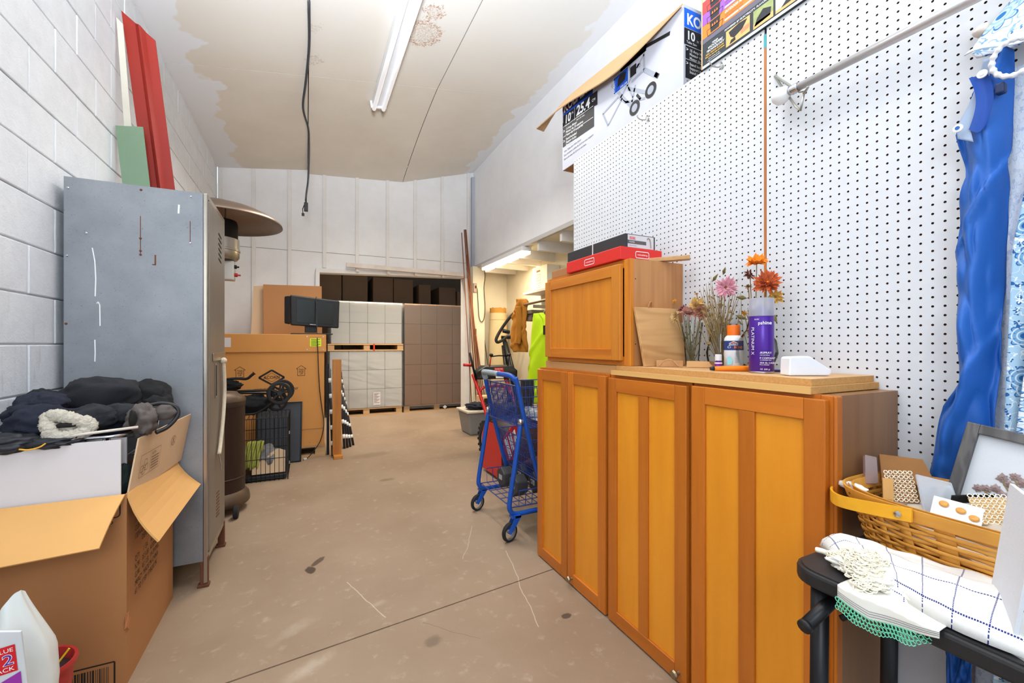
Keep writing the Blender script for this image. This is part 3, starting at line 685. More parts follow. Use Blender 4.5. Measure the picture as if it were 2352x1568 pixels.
P(MB().tube(smooth_path([(-.848, 1.955, .876), (-.825, 1.95, .873), (-.80, 1.952, .878), (-.785, 1.955, .889)]), .0025, 6), 'drawcord', mat('yellow_cord', (226, 168, 40), .6), rj, True, label='short yellow drawcord loop')
cloth([((-.615, 2.06, .72), (.028, .05, .06), dict(amp=.2, fr=2, seed=30, folds=.06))], 'green_scarf', 'dark green scarf stuffed in the corner gap of the carton', GRN, 'scarf')

# ------------------------------------------------------------------ white bag and red bucket in the near left corner
bg = T('plastic_bag', 'white plastic bag of packages in the near left corner of the floor', 'bag', (-.69, 1.50, 0))
bagm = mat('bag_plastic', (212, 216, 212), .35, var=.05)
def bagf(u, v):
    th = 2*PI*u; z = .60*v
    k = 1.0-.35*max(0, v-.6)/.4+.06*math.sin(th*7+v*5)*v+.09*noise.noise(Vector((math.cos(th)*2, math.sin(th)*2, v*3)))
    r = .094*k*(1-.55*max(0, v-.75)/.25)
    return (-.678+r*math.cos(th), 1.515+r*.85*math.sin(th), z-.05*v*(1-math.cos(th+.4)))
P(MB().grid(bagf, 48, 30, cu=True), 'sack', bagm, bg, True)
Mv = fr((-.632, 1.385, .40), (.97, .16, .05), (.02, -.1, 1))
pkg = P(MB().slab([Mv @ Vector(p) for p in ((-.10, -.14, -.01), (.044, -.14, -.01), (.044, .155, -.01), (.0, .175, -.01), (-.1, .15, -.01))], (.12, -1, -.1), .006), 'package', mat('pack_film', (206, 210, 212), .3), bg, bevel=.002)
Mv2 = Mv @ Matrix.Translation((.032, .064, -.0025)); lab = MB(); rect(lab, Mv2, -.046, 0, 0, .066)
P(lab, 'value_label', mat('label_red', (206, 30, 40), .4), bg)
P(poly(MB(), Mv2, [(-.06, -.10), (.002, -.10), (.004, -.004), (-.01, -.01), (-.06, -.03)], .0004), 'purple_band', mat('label_purple', (150, 50, 160), .35), bg)
tm = MB(); textmb(tm, 'VALUE', .0135, Mv2 @ Matrix.Translation((-.022, .051, .0006)), 'CENTER', sx=.95); textmb(tm, 'PACK', .0145, Mv2 @ Matrix.Translation((-.022, .005, .0006)), 'CENTER', sx=.95)
textmb(tm, '12', .036, Mv2 @ Matrix.Translation((-.022, .0205, .0006)), 'CENTER', bold=.03)
P(tm, 'lettering', INKW, pkg)
tm = MB(); textmb(tm, '12', .036, Mv2 @ Matrix.Translation((-.022, .0205, .0010)), 'CENTER'); P(tm, 'numeral', mat('label_violet', (90, 40, 150), .4), pkg)
bk = T('red_bucket', 'red plastic bucket with a dark inside on the floor by the carton', 'bucket', (-.716, 1.738, 0))
M0 = Matrix.Translation((-.716, 1.738, 0)) @ Matrix.Diagonal((.78, .78, .98, 1))
P(MB().lathe([(.07, 0), (.10, .26), (.108, .262), (.112, .272), (.108, .282), (.10, .28), (.095, .26), (.068, .01), (0, .01)], 36, M0), 'pail', mat('bucket_red', (176, 48, 46), .4, var=.15), bk, 'auto')
P(MB().lathe([(.0925, .25), (0, .245)], 30, M0), 'dark_contents', mat('dark_contents', (52, 26, 30), .9, var=.4, vs=60), bk)
S(MB().cb((0, 0, 0), (.005, .003, .16), Matrix.Translation((-.676, 1.695, .26)) @ Matrix.Rotation(R(35), 4, 'Y')), 'yellow_pencil', mat('pencil_yellow', (226, 190, 30), .5), 'yellow pencil standing in the red bucket', 'pencil')
# ------------------------------------------------------------------ crate with blankets, tray, stroller
dc = T('dog_crate', 'black wire dog crate holding blankets beside the patio heater', 'crate', (-.43, 4.62, 0))
ax0, ax1, ay0, ay1, az = -.72, -.155, 4.36, 4.86, .56
fm = MB()
for z in (.02, .2, .38, az):
    fm.tube([(ax0, ay0, z), (ax1, ay0, z), (ax1, ay1, z), (ax0, ay1, z)], .0035, 5, True)
for x, y in ((ax0, ay0), (ax1, ay0), (ax1, ay1), (ax0, ay1)): fm.tube([(x, y, 0), (x, y, az)], .0045, 5)
P(fm, 'frame_wires', BLKM, dc)
fw = MB()
for k in range(1, 16):
    x = ax0+(ax1-ax0)*k/16; fw.tube([(x, ay0-.002, .0), (x, ay0-.002, az)], .0022, 4); fw.tube([(x, ay1, 0), (x, ay1, az)], .0022, 4); fw.tube([(x, ay0, az), (x, ay1, az)], .0022, 4)
for k in range(1, 14):
    y = ay0+(ay1-ay0)*k/14; fw.tube([(ax1, y, 0), (ax1, y, az)], .0022, 4)
P(fw, 'mesh_wires', BLKM, dc)
P(MB().box(ax0+.01, ax1-.01, ay0+.01, ay1-.01, .012, .05), 'tray', BLK, dc, bevel=.006)
P(MB().box(ax1+.001, ax1+.012, 4.5, 4.52, .1, .13).box(ax1+.001, ax1+.012, 4.5, 4.52, .38, .41), 'latch_wires', CHR, dc)
CAMO = mat('camouflage_cloth', (120, 118, 120), .9, var=.55, vs=22, bump=.4, bs=60)
S(MB().blob((-.36, 4.55, .165), (.15, .12, .105), 40, 26, amp=.3, fr=2.6, seed=40, folds=.05), 'camouflage_blanket', CAMO, 'grey camouflage blanket bundled inside the black wire crate', 'blanket', smooth=True)
ysb = MB()
for k in range(7): ysb.tube(smooth_path([(-.50+.016*k, 4.425, .10+.012*(k % 3)), (-.495+.018*k, 4.42, .22), (-.475+.019*k, 4.425, .325+.01*(k % 2)), (-.465+.018*k, 4.445, .335), (-.47+.016*k, 4.46, .24-.02*(k % 3))], 5), [.009]*20+[.007], 8)
S(ysb, 'yellow_strap_bundle', mat('yellow_mesh', (176, 178, 84), .8, var=.35, vs=90, bump=.5, bs=160), 'yellow green strap bundle inside the wire crate next to the heater', 'strap', smooth=True, kind=None)
S(MB().slab([(-.44, 4.40, .06), (-.18, 4.40, .06), (-.18, 4.46, .24), (-.24, 4.47, .26), (-.44, 4.44, .15)], (0, 1, .3), .005), 'cardboard_piece', KRAFTL, 'pale cardboard piece standing at the front of the wire crate', 'cardboard')
ty = T('crate_tray', 'dark grey plastic crate tray standing on edge against the large carton', 'tray', (-.25, 4.95, 0))
P(MB().slab([(-.46, 4.945, .0), (-.062, 4.945, .0), (-.05, 5.03, .615), (-.46, 5.03, .615)], (0, 1, -.1), .012), 'tray_base', mat('tray_grey', (58, 60, 66), .5, var=.12), ty, bevel=.004)
P(MB().tube([(-.46, 4.94, .008), (-.06, 4.94, .008), (-.048, 5.022, .612), (-.46, 5.022, .612)], .009, 6, True), 'tray_rim', BLK, ty, True)

st = T('folded_stroller', 'black stroller folded flat on top of the wire crate, wheels up', 'stroller', (-.45, 4.6, .565))
def wheel(c, r, w, axis, parent_m, root, name='wheel', spokes=5, hub=CHR):
    Mw = fr(c, Vector(axis).orthogonal(), Vector(axis).cross(Vector(axis).orthogonal()))
    o = P(MB().lathe([(r*.80, -w/2), (r*.93, -w/2), (r, -w*.3), (r, w*.3), (r*.93, w/2), (r*.80, w/2), (r*.78, 0), (r*.80, -w/2)], 32, Mw), name, RUB, root, 'auto')
    m = MB().lathe([(r*.80, -w*.35), (r*.72, -w*.35), (r*.72, w*.35), (r*.80, w*.35)], 28, Mw).lathe([(0, -w*.5), (r*.2, -w*.5), (r*.2, w*.5), (0, w*.5)], 14, Mw)
    for k in range(spokes):
        a = 2*PI*k/spokes; m.tube([(r*.15*math.cos(a), r*.15*math.sin(a), 0), (r*.75*math.cos(a), r*.75*math.sin(a), 0)], r*.09, 6, M=Mw)
    P(m, 'rim', parent_m, o, 'auto'); return o
wheel((-.228, 4.42, .772), .102, .035, (.25, -1, .1), BLK, st); wheel((-.205, 4.50, .79), .10, .035, (.25, -1, .1), BLK, st); wheel((-.255, 4.62, .675), .09, .035, (.25, -1, .1), BLK, st)
P(MB().tube(smooth_path([(-.75, 4.42, .80), (-.5, 4.42, .805), (-.30, 4.43, .80), (-.22, 4.44, .775)]), .011, 8), 'frame_tube', BLKM, st, True)
P(MB().tube(smooth_path([(-.75, 4.5, .775), (-.5, 4.5, .78), (-.26, 4.6, .75)]), .010, 8), 'frame_tube', BLKM, st, True)
P(MB().tube(smooth_path([(-.70, 4.40, .585), (-.5, 4.40, .60), (-.40, 4.41, .61), (-.30, 4.42, .68), (-.235, 4.43, .76)]), .010, 8), 'frame_tube', BLKM, st, True)
P(MB().blob((-.47, 4.55, .67), (.19, .12, .085), 36, 22, amp=.3, fr=2.5, seed=44, folds=.06), 'fabric_seat', BLKC, st, True)
P(MB().tube(smooth_path([(-.68, 4.40, .91), (-.56, 4.40, .92), (-.48, 4.39, .915), (-.44, 4.38, .945), (-.418, 4.38, .965)]), [.012]*24+[.02], 10), 'push_handle', BLK, st, True)
P(MB().blob((-.62, 4.45, .855), (.10, .07, .05), 30, 20, amp=.3, fr=2.5, seed=46, folds=.07), 'canopy', BLKC, st, True)
P(MB().tube([(-.66, 4.45, .66), (-.60, 4.43, .90)], .009, 6), 'frame_tube', BLKM, st)

# ------------------------------------------------------------------ large carton on a pallet, with the television on it
ac = T('appliance_carton', 'large brown carton with a lid on a pallet, printed with a black diamond', 'carton', (-.38, 5.55, 0))
ACK = mat('kraft_appliance', (206, 142, 74), .75, var=.07, vs=4, bump=.06, bs=200)
P(MB().box(-.95, .172, 5.115, 5.98, .118, 1.15), 'carton_body', ACK, ac, bevel=.004)
P(MB().box(-.965, .19, 5.10, 5.995, 1.135, 1.325), 'carton_lid', ACK, ac, bevel=.005)
for z0, z1 in ((.30, .304),): P(MB().box(-.95, .172, 5.112, 5.1145, z0, z1), 'crease', KRAFTD, ac)
PAL = wood('pallet_wood', (196, 158, 112), (158, 118, 78), 'x', 6, .7)
def pallet(x0, x1, y0, y1, z, root, name='pallet', h=.12):
    for y in (y0, (y0+y1)/2-.05, y1-.1): P(MB().box(x0, x1, y, y+.1, z, z+.02), name+'_board', PAL, root)
    for k, x in enumerate((x0, (x0+x1)/2-.05, x1-.1)):
        P(MB().box(x, x+.10, y0+.005, y1, z+.02, z+h-.02), name+'_block', PAL, root)
    for k in range(5):
        y = y0+(y1-y0-.1)*k/4; P(MB().box(x0, x1, y, y+.1, z+h-.02, z+h), name+'_board', PAL, root)
pallet(-.95, .18, 5.11, 5.98, 0, ac)
Ma = fr((0, 5.1138, 0), (1, 0, 0), (0, 0, 1)); tm = MB()
frame_lines(tm, Ma, [(-.449, .872), (-.332, .947), (-.215, .868), (-.332, .797)], .018)
frame_lines(tm, Ma, [(-.405, .872), (-.332, .918), (-.259, .87), (-.332, .826)], .003)
textmb(tm, 'ACORN', .042, Ma @ Matrix.Translation((-.332, .857, 0)), 'CENTER', bold=.01)
textmb(tm, 'WASHFOUNTAIN COMPANY', .036, Ma @ Matrix.Translation((-.49, .735, 0)), sx=.86, bold=.008)
textmb(tm, 'WWW.ACORNENG.COM', .036, Ma @ Matrix.Translation((-.155, .555, 0)), 'RIGHT', sx=.9, bold=.008)
for cx in (-.615, -.055):
    frame_lines(tm, Ma, [(cx-.048, .955), (cx, .99), (cx+.048, .955), (cx+.034, .955), (cx+.034, .882), (cx-.034, .882), (cx-.034, .955)], .004)
    for k, w in enumerate(('THIS', 'SIDE', 'UP')): textmb(tm, w, .024, Ma @ Matrix.Translation((cx, .938-.022*k, 0)), 'CENTER', bold=.01)
P(tm, 'lettering', INK, ac)
Ml = fr((0, 5.0988, 0), (1, 0, 0), (0, 0, 1)); yl = MB(); rect(yl, Ml, .03, 1.196, .141, 1.281)
P(yl, 'yellow_label', mat('fluorescent_label', (214, 236, 30), .5), ac)
tm = MB(); [line(tm, Ml, (.04, 1.27-.013*k), (.04+.09*(1-.3*(k % 2)), 1.27-.013*k), .005, .0006) for k in range(6)]
P(tm, 'label_print', INK, ac)
wl_ = MB(); rect(wl_, Ml, -.75, 1.19, -.69, 1.285); P(wl_, 'white_label', CARDW, ac)
for x, z in ((.0, 1.30), (.16, 1.30), (.0, 1.16), (.16, 1.16), (.03, .28), (.1, .26), (.03, .16), (.1, .15)): P(MB().lathe([(.008, 0), (.006, .002), (0, .002)], 8, fr((x, 5.0995 if z > 1 else 5.1145, z), (1, 0, 0), (0, 0, 1))), 'staple', STEEL, ac)

S(MB().slab([(-.457, 5.80, 1.33), (.17, 5.80, 1.33), (.17, 5.98, 1.96), (-.48, 5.98, 1.945)], (0, 1, -.2), .012), 'flattened_carton', KRAFTD, 'flattened brown cardboard sheet standing behind the television', 'cardboard')
S(MB().slab([(-.60, 5.90, 1.335), (-.44, 5.90, 1.335), (-.47, 6.04, 1.94), (-.585, 6.04, 1.925)], (0, 1, -.2), .012), 'flattened_carton', KRAFTL, 'narrow stained cardboard sheet at the left of the larger flattened one', 'cardboard')
tv = T('television', 'small black flat television on a stand on top of the large carton', 'television', (.05, 5.40, 1.326))
P(MB().slab([(-.16, 5.30, 1.43), (.335, 5.36, 1.405), (.345, 5.36, 1.725), (-.165, 5.30, 1.765)], (-.1, 1, 0), .07), 'housing', BLK, tv, bevel=.012)
P(MB().slab([(-.222, 5.34, 1.45), (-.164, 5.31, 1.44), (-.168, 5.31, 1.755), (-.222, 5.34, 1.75)], (-.1, 1, 0), .06), 'speaker_grille', mat('tv_side', (20, 20, 22), .6), tv, bevel=.01)
P(MB().slab([(-.10, 5.306, 1.465), (.27, 5.351, 1.448), (.275, 5.351, 1.69), (-.103, 5.306, 1.722)], (.1, -1, 0), .003), 'screen', mat('tv_screen', (26, 30, 26), .2, spec=.5), tv)
P(MB().slab([(-.02, 5.345, 1.35), (.1, 5.36, 1.35), (.1, 5.36, 1.43), (-.02, 5.345, 1.43)], (-.1, 1, 0), .04), 'stand_neck', BLK, tv, bevel=.005)
P(MB().slab([(-.15, 5.27, 1.328), (.27, 5.32, 1.328), (.25, 5.50, 1.328), (-.17, 5.45, 1.328)], (0, 0, 1), .014), 'stand_base', BLK, tv, bevel=.005)
tm = MB(); rect(tm, fr((.06, 5.3215, 1.437), (1, .12, -.04), (0, 0, 1)), -.03, 0, .03, .008); P(tm, 'maker_marks', CHR, tv)
P(MB().tube(smooth_path([(.095, 5.31, 1.755), (.093, 5.295, 1.70), (.098, 5.25, 1.50), (.10, 5.12, 1.33), (.106, 5.085, 1.17), (.115, 5.09, .9), (.127, 5.09, .70), (.15, 5.09, .50), (.166, 5.07, .345), (.13, 5.04, .18), (.05, 5.02, .06), (.0, 5.0, .012)]), .005, 6), 'power_cable', BLK, tv, True)
P(MB().cb((0, 0, 0), (.035, .025, .02), Matrix.Translation((-.02, 4.985, .012)) @ Matrix.Rotation(R(35), 4, 'Z')), 'plug', mat('plug_grey', (190, 186, 180), .5), tv, bevel=.003)

# ------------------------------------------------------------------ wooden post and striped poles
pp = T('wooden_post', 'orange stained wooden post on a small foot in front of the pallets', 'post', (.29, 4.98, 0))
P(MB().box(.247, .336, 4.95, 4.99, .03, 1.056), 'upright', PINEZ, pp, bevel=.003); P(MB().box(.255, .345, 4.87, 5.03, 0, .035), 'foot', PINEZ, pp, bevel=.003)
POLE = mat('pole_dark', (40, 40, 46), .5)
for k, (xb, yb, xt, yt, zt) in enumerate(((.395, 5.34, .36, 5.62, .93), (.43, 5.36, .375, 5.66, .88), (.465, 5.40, .385, 5.68, .80), (.505, 5.47, .39, 5.70, .72), (.255, 5.06, .222, 5.10, .95))):
    po = T('striped_pole', ('black pole with white bands, %s to the right of the wooden post' % ORD[k]) if k < 4 else 'black pole with white bands between the wooden post and the large carton', 'pole', (xb, yb, 0))
    a, b = Vector((xb, yb, 0)), Vector((xt, yt, zt)); P(MB().tube([a, b], .014, 8), 'shaft', POLE, po, True)
    for j in range(5):
        p = a+(b-a)*(.12+.18*j); q = a+(b-a)*(.17+.18*j); P(MB().tube([p, q], .0148, 8), 'band', INKW, po, True)
S(MB().box(.196, .222, 5.12, 5.16, 0, 1.0), 'black_bar', BLKM, 'upright flat black bar at the right edge of the large carton', 'bar')

# ------------------------------------------------------------------ shrink-wrapped pallet loads in the storeroom
FILM = glass('stretch_film', (252, 252, 250), .03, .10)
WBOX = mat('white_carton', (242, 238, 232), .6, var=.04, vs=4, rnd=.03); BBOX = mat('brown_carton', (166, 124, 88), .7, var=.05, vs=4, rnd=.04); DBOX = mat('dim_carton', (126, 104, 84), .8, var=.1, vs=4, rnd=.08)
pl = T('pallet', 'lower wooden pallet under the white cartons', 'pallet', (.93, 8.2, 0)); pallet(.32, 1.52, 7.67, 8.7, 0, pl, 'deck')
pm = T('pallet', 'upper wooden pallet between the two layers of white cartons', 'pallet', (.93, 8.2, 1.105)); pallet(.31, 1.54, 7.66, 8.7, 1.105, pm, 'deck')
P(MB().box(1.03, 1.055, 7.654, 7.660, 1.106, 1.225), 'red_strap', mat('red_strap', (200, 50, 30), .5), pm)
pr_ = T('pallet', 'wooden pallet under the brown wrapped cartons', 'pallet', (2.15, 8.2, 0)); pallet(1.56, 2.76, 7.69, 8.7, 0, pr_, 'deck')
P(MB().slab([(2.27, 7.683, .055), (2.31, 7.683, .02), (2.35, 7.683, .055), (2.31, 7.683, .09)], (0, 1, 0), .003), 'diamond_label', CARDW, pr_)
SEAM = mat('carton_seam', (120, 110, 100), .9)
def load(x0, x1, y0, z0, rows, cols, h, m, d, who, group, name, off):
    first = None; w = (x1-x0)/cols
    for r_ in range(rows):
        for c_ in range(cols):
            lbl = '%s carton, %s from left, %s row up, %s' % (who, ORD[c_], ORD[r_], group)
            loc = (x0+w*(c_+.5), y0+d/2, z0+h*r_)
            if first is None:
                first = T(name, lbl, 'carton', loc, group)
                P(MB().box(loc[0]-w/2+.002, loc[0]+w/2-.002, y0, y0+d, loc[2]+.001, loc[2]+h-.003), 'carton_body', m, first, bevel=.004)
                P(MB().box(loc[0]-w*.5+.003, loc[0]+w*.5-.003, y0-.0008, y0, loc[2]+h*.46, loc[2]+h*.54).box(loc[0]-.001, loc[0]+.001, y0-.001, y0, loc[2]+.004, loc[2]+h-.006), 'tape_marks', m, first)
            else:
                dup(first, loc, lbl)
load(.34, 1.525, 7.69, .122, 3, 4, .327, WBOX, .9, 'wrapped white', 'lower white pallet load', 'white_carton', 0)
load(.36, 1.52, 7.69, 1.227, 2, 4, .36, WBOX, .9, 'wrapped white', 'upper white pallet load', 'white_carton', 0)
load(1.575, 2.75, 7.70, .122, 5, 4, .365, BBOX, .9, 'wrapped brown', 'brown pallet load', 'brown_carton', 0)
def film(x0, x1, y0, y1, z0, z1, label, seed):
    def g(u, v):
        path = [(x0, y1), (x0, y0), (x1, y0), (x1, y1)]; t = u*3; i = min(2, int(t)); f = t-i
        a, b = path[i], path[i+1]; z = z0+(z1-z0)*v
        k = .005*noise.noise(Vector((u*9+seed, v*3+u*6, seed)))+.005*noise.noise(Vector((u*40+v*30, v*9, seed)))+.003*noise.noise(Vector((u*90+v*60, v*20, seed)))
        nx = (-1, 0, 1)[i]; ny = (0, -1, 0)[i]
        return (a[0]+(b[0]-a[0])*f+nx*k, a[1]+(b[1]-a[1])*f+ny*k, z)
    return S(MB().grid(g, 120, 50), 'stretch_film', FILM, label, 'film', smooth=True)
film(.325, 1.54, 7.675, 8.6, .11, 1.10, 'clear stretch film around the lower white cartons', 1)
film(.345, 1.535, 7.675, 8.6, 1.20, 1.95, 'clear stretch film around the upper white cartons', 2)
film(1.56, 2.765, 7.685, 8.6, .06, 1.95, 'clear stretch film around the brown carton load', 3)
sp = T('shipping_papers', 'printed white shipping sheet stuck on the lowest white cartons', 'paper', (1.07, 7.665, .17)); Ms = fr((1.03, 7.664, .17), (1, 0, 0), (0, 0, 1)); q = MB(); rect(q, Ms, 0, 0, .12, .22)
P(q, 'sheet', CARDW, sp); tm = MB(); [line(tm, Ms, (.012, .2-.018*k), (.012+.095*(1-.25*(k % 3)), .2-.018*k), .006, .001) for k in range(10)]; P(tm, 'sheet_print', INKB, sp)
k = 0
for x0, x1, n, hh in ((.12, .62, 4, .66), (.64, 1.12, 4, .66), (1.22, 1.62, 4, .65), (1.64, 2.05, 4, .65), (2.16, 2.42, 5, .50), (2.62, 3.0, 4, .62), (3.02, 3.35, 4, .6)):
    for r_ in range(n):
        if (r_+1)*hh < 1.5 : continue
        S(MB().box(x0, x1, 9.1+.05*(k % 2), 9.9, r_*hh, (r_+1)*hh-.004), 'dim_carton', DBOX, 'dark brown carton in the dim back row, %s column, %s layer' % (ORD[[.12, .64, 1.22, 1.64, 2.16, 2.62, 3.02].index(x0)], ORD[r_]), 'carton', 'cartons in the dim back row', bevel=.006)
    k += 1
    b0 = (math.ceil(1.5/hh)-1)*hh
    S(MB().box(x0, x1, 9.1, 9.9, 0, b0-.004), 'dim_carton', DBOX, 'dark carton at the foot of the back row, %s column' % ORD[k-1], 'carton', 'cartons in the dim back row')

# ------------------------------------------------------------------ strip light and hanging cord on the ceiling
sl_ = T('strip_light', 'long white twin tube fluorescent strip light on the ceiling', 'light', (.66, 3.4, 3.70))
def cz(x): return CZ(x)
tilt = Matrix.Translation((.66, 0, cz(.66))) @ Matrix.Rotation(-math.atan(.163), 4, 'Y')
P(MB().box(-.06, .06, 2.2, 4.58, -.055, -.003, tilt), 'housing', mat('white_enamel_light', (226, 226, 228), .4), sl_, bevel=.006)
P(MB().box(-.08, .08, 4.575, 4.60, -.075, -.003, tilt), 'end_cap', mat('white_enamel_light', (0, 0, 0)), sl_, bevel=.004)
TUBE = emit('fluorescent_tube', (244, 246, 250), .55)
for x in (-.048, .048):
    P(MB().tube([(x, 2.2, -.078), (x, 4.60, -.078)], .019, 14, M=tilt), 'tube', TUBE, sl_, True)
    P(MB().tube([(x, 4.60, -.078), (x, 4.645, -.078)], .0195, 14, M=tilt), 'tube_cap', STEEL, sl_, True)
    P(MB().box(x-.014, x+.014, 4.60, 4.622, -.07, -.02, tilt), 'lamp_holder', INKW, sl_)
pc = T('drop_cord', 'dark extension cord running along the ceiling and dropping to a socket', 'cord', (.01, 4.9, 2.9))
zc = lambda y: cz(.012)-.012
P(MB().tube([(.006, 2.0, zc(2)), (.006, 3.4, zc(3)-.002)], .006, 6), 'paper_cover', INKW, pc, True)
P(MB().tube(smooth_path([(.012, 3.3, zc(3)), (.015, 3.8, zc(3)-.004), (-.01, 4.3, zc(3)-.02), (-.035, 4.7, zc(3)-.06), (.012, 5.1, zc(3)-.07), (.02, 5.35, zc(3)-.12), (.02, 5.42, zc(3)-.3), (.012, 5.43, 3.1), (-.005, 5.43, 2.95), (-.012, 5.43, 2.86)]), .010, 8), 'cable', mat('cable_grey', (60, 62, 68), .6), pc, True)
P(MB().box(-.03, .012, 5.41, 5.45, 2.74, 2.84).box(-.02, .0, 5.42, 5.44, 2.84, 2.89), 'socket', BLK, pc, bevel=.006)
P(MB().tube([(-.025, 5.43, 2.82), (-.045, 5.43, 2.76), (-.04, 5.43, 2.71)], .005, 6).box(-.055, -.025, 5.42, 5.44, 2.685, 2.715), 'socket_cap', BLK, pc)
# ------------------------------------------------------------------ alcove: lamp, cord, rods, roll
sl2 = T('shop_light', 'lit fluorescent shop light under the alcove joists', 'light', (2.44, 5.3, 2.32))
P(MB().box(2.375, 2.51, 4.66, 6.02, 2.37, 2.424), 'housing', mat('white_enamel_light', (0, 0, 0)), sl2, bevel=.006)
P(MB().box(2.38, 2.505, 4.67, 6.01, 2.334, 2.37), 'diffuser', emit('lit_diffuser', (255, 238, 200), 7), sl2, bevel=.012)
for y in (4.8, 5.88): P(MB().tube([(2.44, y, 2.42), (2.44, y, 2.44)], .006, 6), 'hanger', STEEL, sl2)
P(MB().tube(smooth_path([(2.40, 5.95, 2.36), (2.47, 6.1, 2.25), (2.51, 6.24, 2.1), (2.53, 6.25, 1.8), (2.515, 6.255, 1.62), (2.47, 6.26, 1.57), (2.435, 6.265, 1.66), (2.42, 6.268, 1.9), (2.405, 6.27, 2.09), (2.37, 6.272, 2.12)]), .006, 6), 'power_cord', mat('cord_brown', (62, 50, 42), .6), sl2, True)
P(MB().tube([(2.42, 5.9, 2.335), (2.42, 5.9, 2.2)], .0015, 4), 'pull_chain', CHR, sl2)
ob = T('outlet_box', 'surface electrical outlet box on the white alcove post', 'outlet', (2.365, 6.26, 2.0))
P(MB().box(2.34, 2.395, 6.245, 6.278, 2.03, 2.17), 'box', mat('outlet_pinkish', (190, 160, 140), .6), ob, bevel=.004); P(MB().box(2.36, 2.385, 6.235, 6.246, 2.09, 2.13), 'plug', BLK, ob, bevel=.003)
sw = T('light_switch', 'beige light switch plate low on the white alcove post', 'switch', (2.365, 6.26, 1.26))
P(MB().box(2.345, 2.405, 6.268, 6.279, 1.28, 1.36), 'plate', mat('beige_plate', (206, 190, 160), .5), sw, bevel=.003); P(MB().box(2.367, 2.381, 6.255, 6.268, 1.30, 1.335), 'toggle', INKW, sw)
P(MB().box(2.345, 2.395, 6.27, 6.279, 1.37, 1.46), 'open_box', mat('brown_box', (110, 84, 66), .8), sw)
COP = mat('copper_rod', (142, 84, 56), .5, .25, var=.2, vs=20, stretch=(1, 1, .2))
for k, (xt, zt, xb, yb, r) in enumerate(((2.142, 2.93, 2.30, 6.18, .007), (2.184, 2.98, 2.36, 6.12, .009), (2.206, 2.985, 2.41, 6.14, .012), (2.213, 2.96, 2.455, 6.16, .008), (2.222, 2.6, 2.505, 6.18, .008), (2.228, 2.4, 2.56, 6.2, .007))):
    S(MB().tube([(xb, yb, 0), (xt, 6.24 if zt > 2.5 else 6.26, zt)], r, 8), 'metal_rod', COP, 'rusty brown metal rod leaning by the opening, %s from the left at its foot' % ORD[k], 'rod', 'rods leaning by the opening', smooth=True)
cr_ = T('carpet_roll', 'tall cream roll of material with a ragged tan end standing in the alcove corner', 'roll', (2.765, 6.27, 0))
Mc = Matrix.Translation((2.765, 6.27, 0)); CRM = mat('cream_roll', (214, 192, 146), .8, var=.06, bump=.1)
P(MB().lathe([(.0, 0), (.15, 0), (.155, .8), (.15, 1.35), (.135, 1.55), (.132, 1.70), (.132, 1.72)], 30, Mc), 'wrapped_roll', CRM, cr_, 'auto')
P(MB().grid(lambda u, v: Mc @ Vector((.133*math.cos(2*PI*u), .133*math.sin(2*PI*u), 1.715+v*(.08+.02*noise.noise(Vector((u*20, 0, 0)))))), 40, 2, cu=True), 'ragged_end', mat('tan_core', (190, 136, 60), .9, var=.2, vs=40), cr_, True)
P(MB().lathe([(.1345, 1.60), (.136, 1.605), (.1345, 1.61)], 30, Mc), 'tape_band', mat('tape_brown', (190, 150, 96), .6), cr_)
S(MB().tube([(2.56, 6.40, 1.42), (2.66, 6.10, .0)], .008, 8), 'thin_pole', mat('dark_green_pole', (70, 66, 50), .6), 'thin dark pole leaning beside the cream roll', 'pole', smooth=True)
ts = T('pole_stand', 'black folded tripod stand leaning between the cream roll and the mustard jacket', 'stand', (2.75, 5.7, 0))
P(MB().tube([(2.82, 5.5, .0), (2.66, 5.8, 1.28)], .035, 8), 'leg', BLKM, ts, True); P(MB().tube([(2.90, 5.45, .0), (2.68, 5.8, 1.25)], .028, 8), 'leg', BLKM, ts, True); P(MB().tube([(2.70, 5.6, .0), (2.65, 5.82, 1.2)], .028, 8), 'leg', BLKM, ts, True)
P(MB().tube([(2.60, 5.78, 1.32), (2.80, 5.72, 1.32)], .025, 8).tube([(2.64, 5.8, 1.42), (2.74, 5.8, 1.40)], .03, 8), 'clamp', BLKM, ts, True)
vh = T('vacuum_hose', 'black vacuum hose looping from the clothes rail over the cream roll', 'hose', (2.6, 5.4, 1.2))
P(MB().tube(smooth_path([(2.72, 5.25, 1.76), (2.64, 5.3, 1.70), (2.55, 5.4, 1.58), (2.46, 5.48, 1.42), (2.40, 5.5, 1.30), (2.405, 5.5, 1.255), (2.44, 5.5, 1.25), (2.52, 5.5, 1.29), (2.58, 5.5, 1.33), (2.72, 5.45, 1.31)]), .022, 10), 'hose_length', mat('hose_black', (44, 40, 36), .5, var=.3, vs=60, stretch=(1, 1, 4)), vh, True)
P(MB().tube([(2.75, 5.2, 1.80), (2.60, 5.33, 1.66)], .027, 10), 'nozzle', mat('hose_nozzle', (90, 76, 62), .5), vh, True)

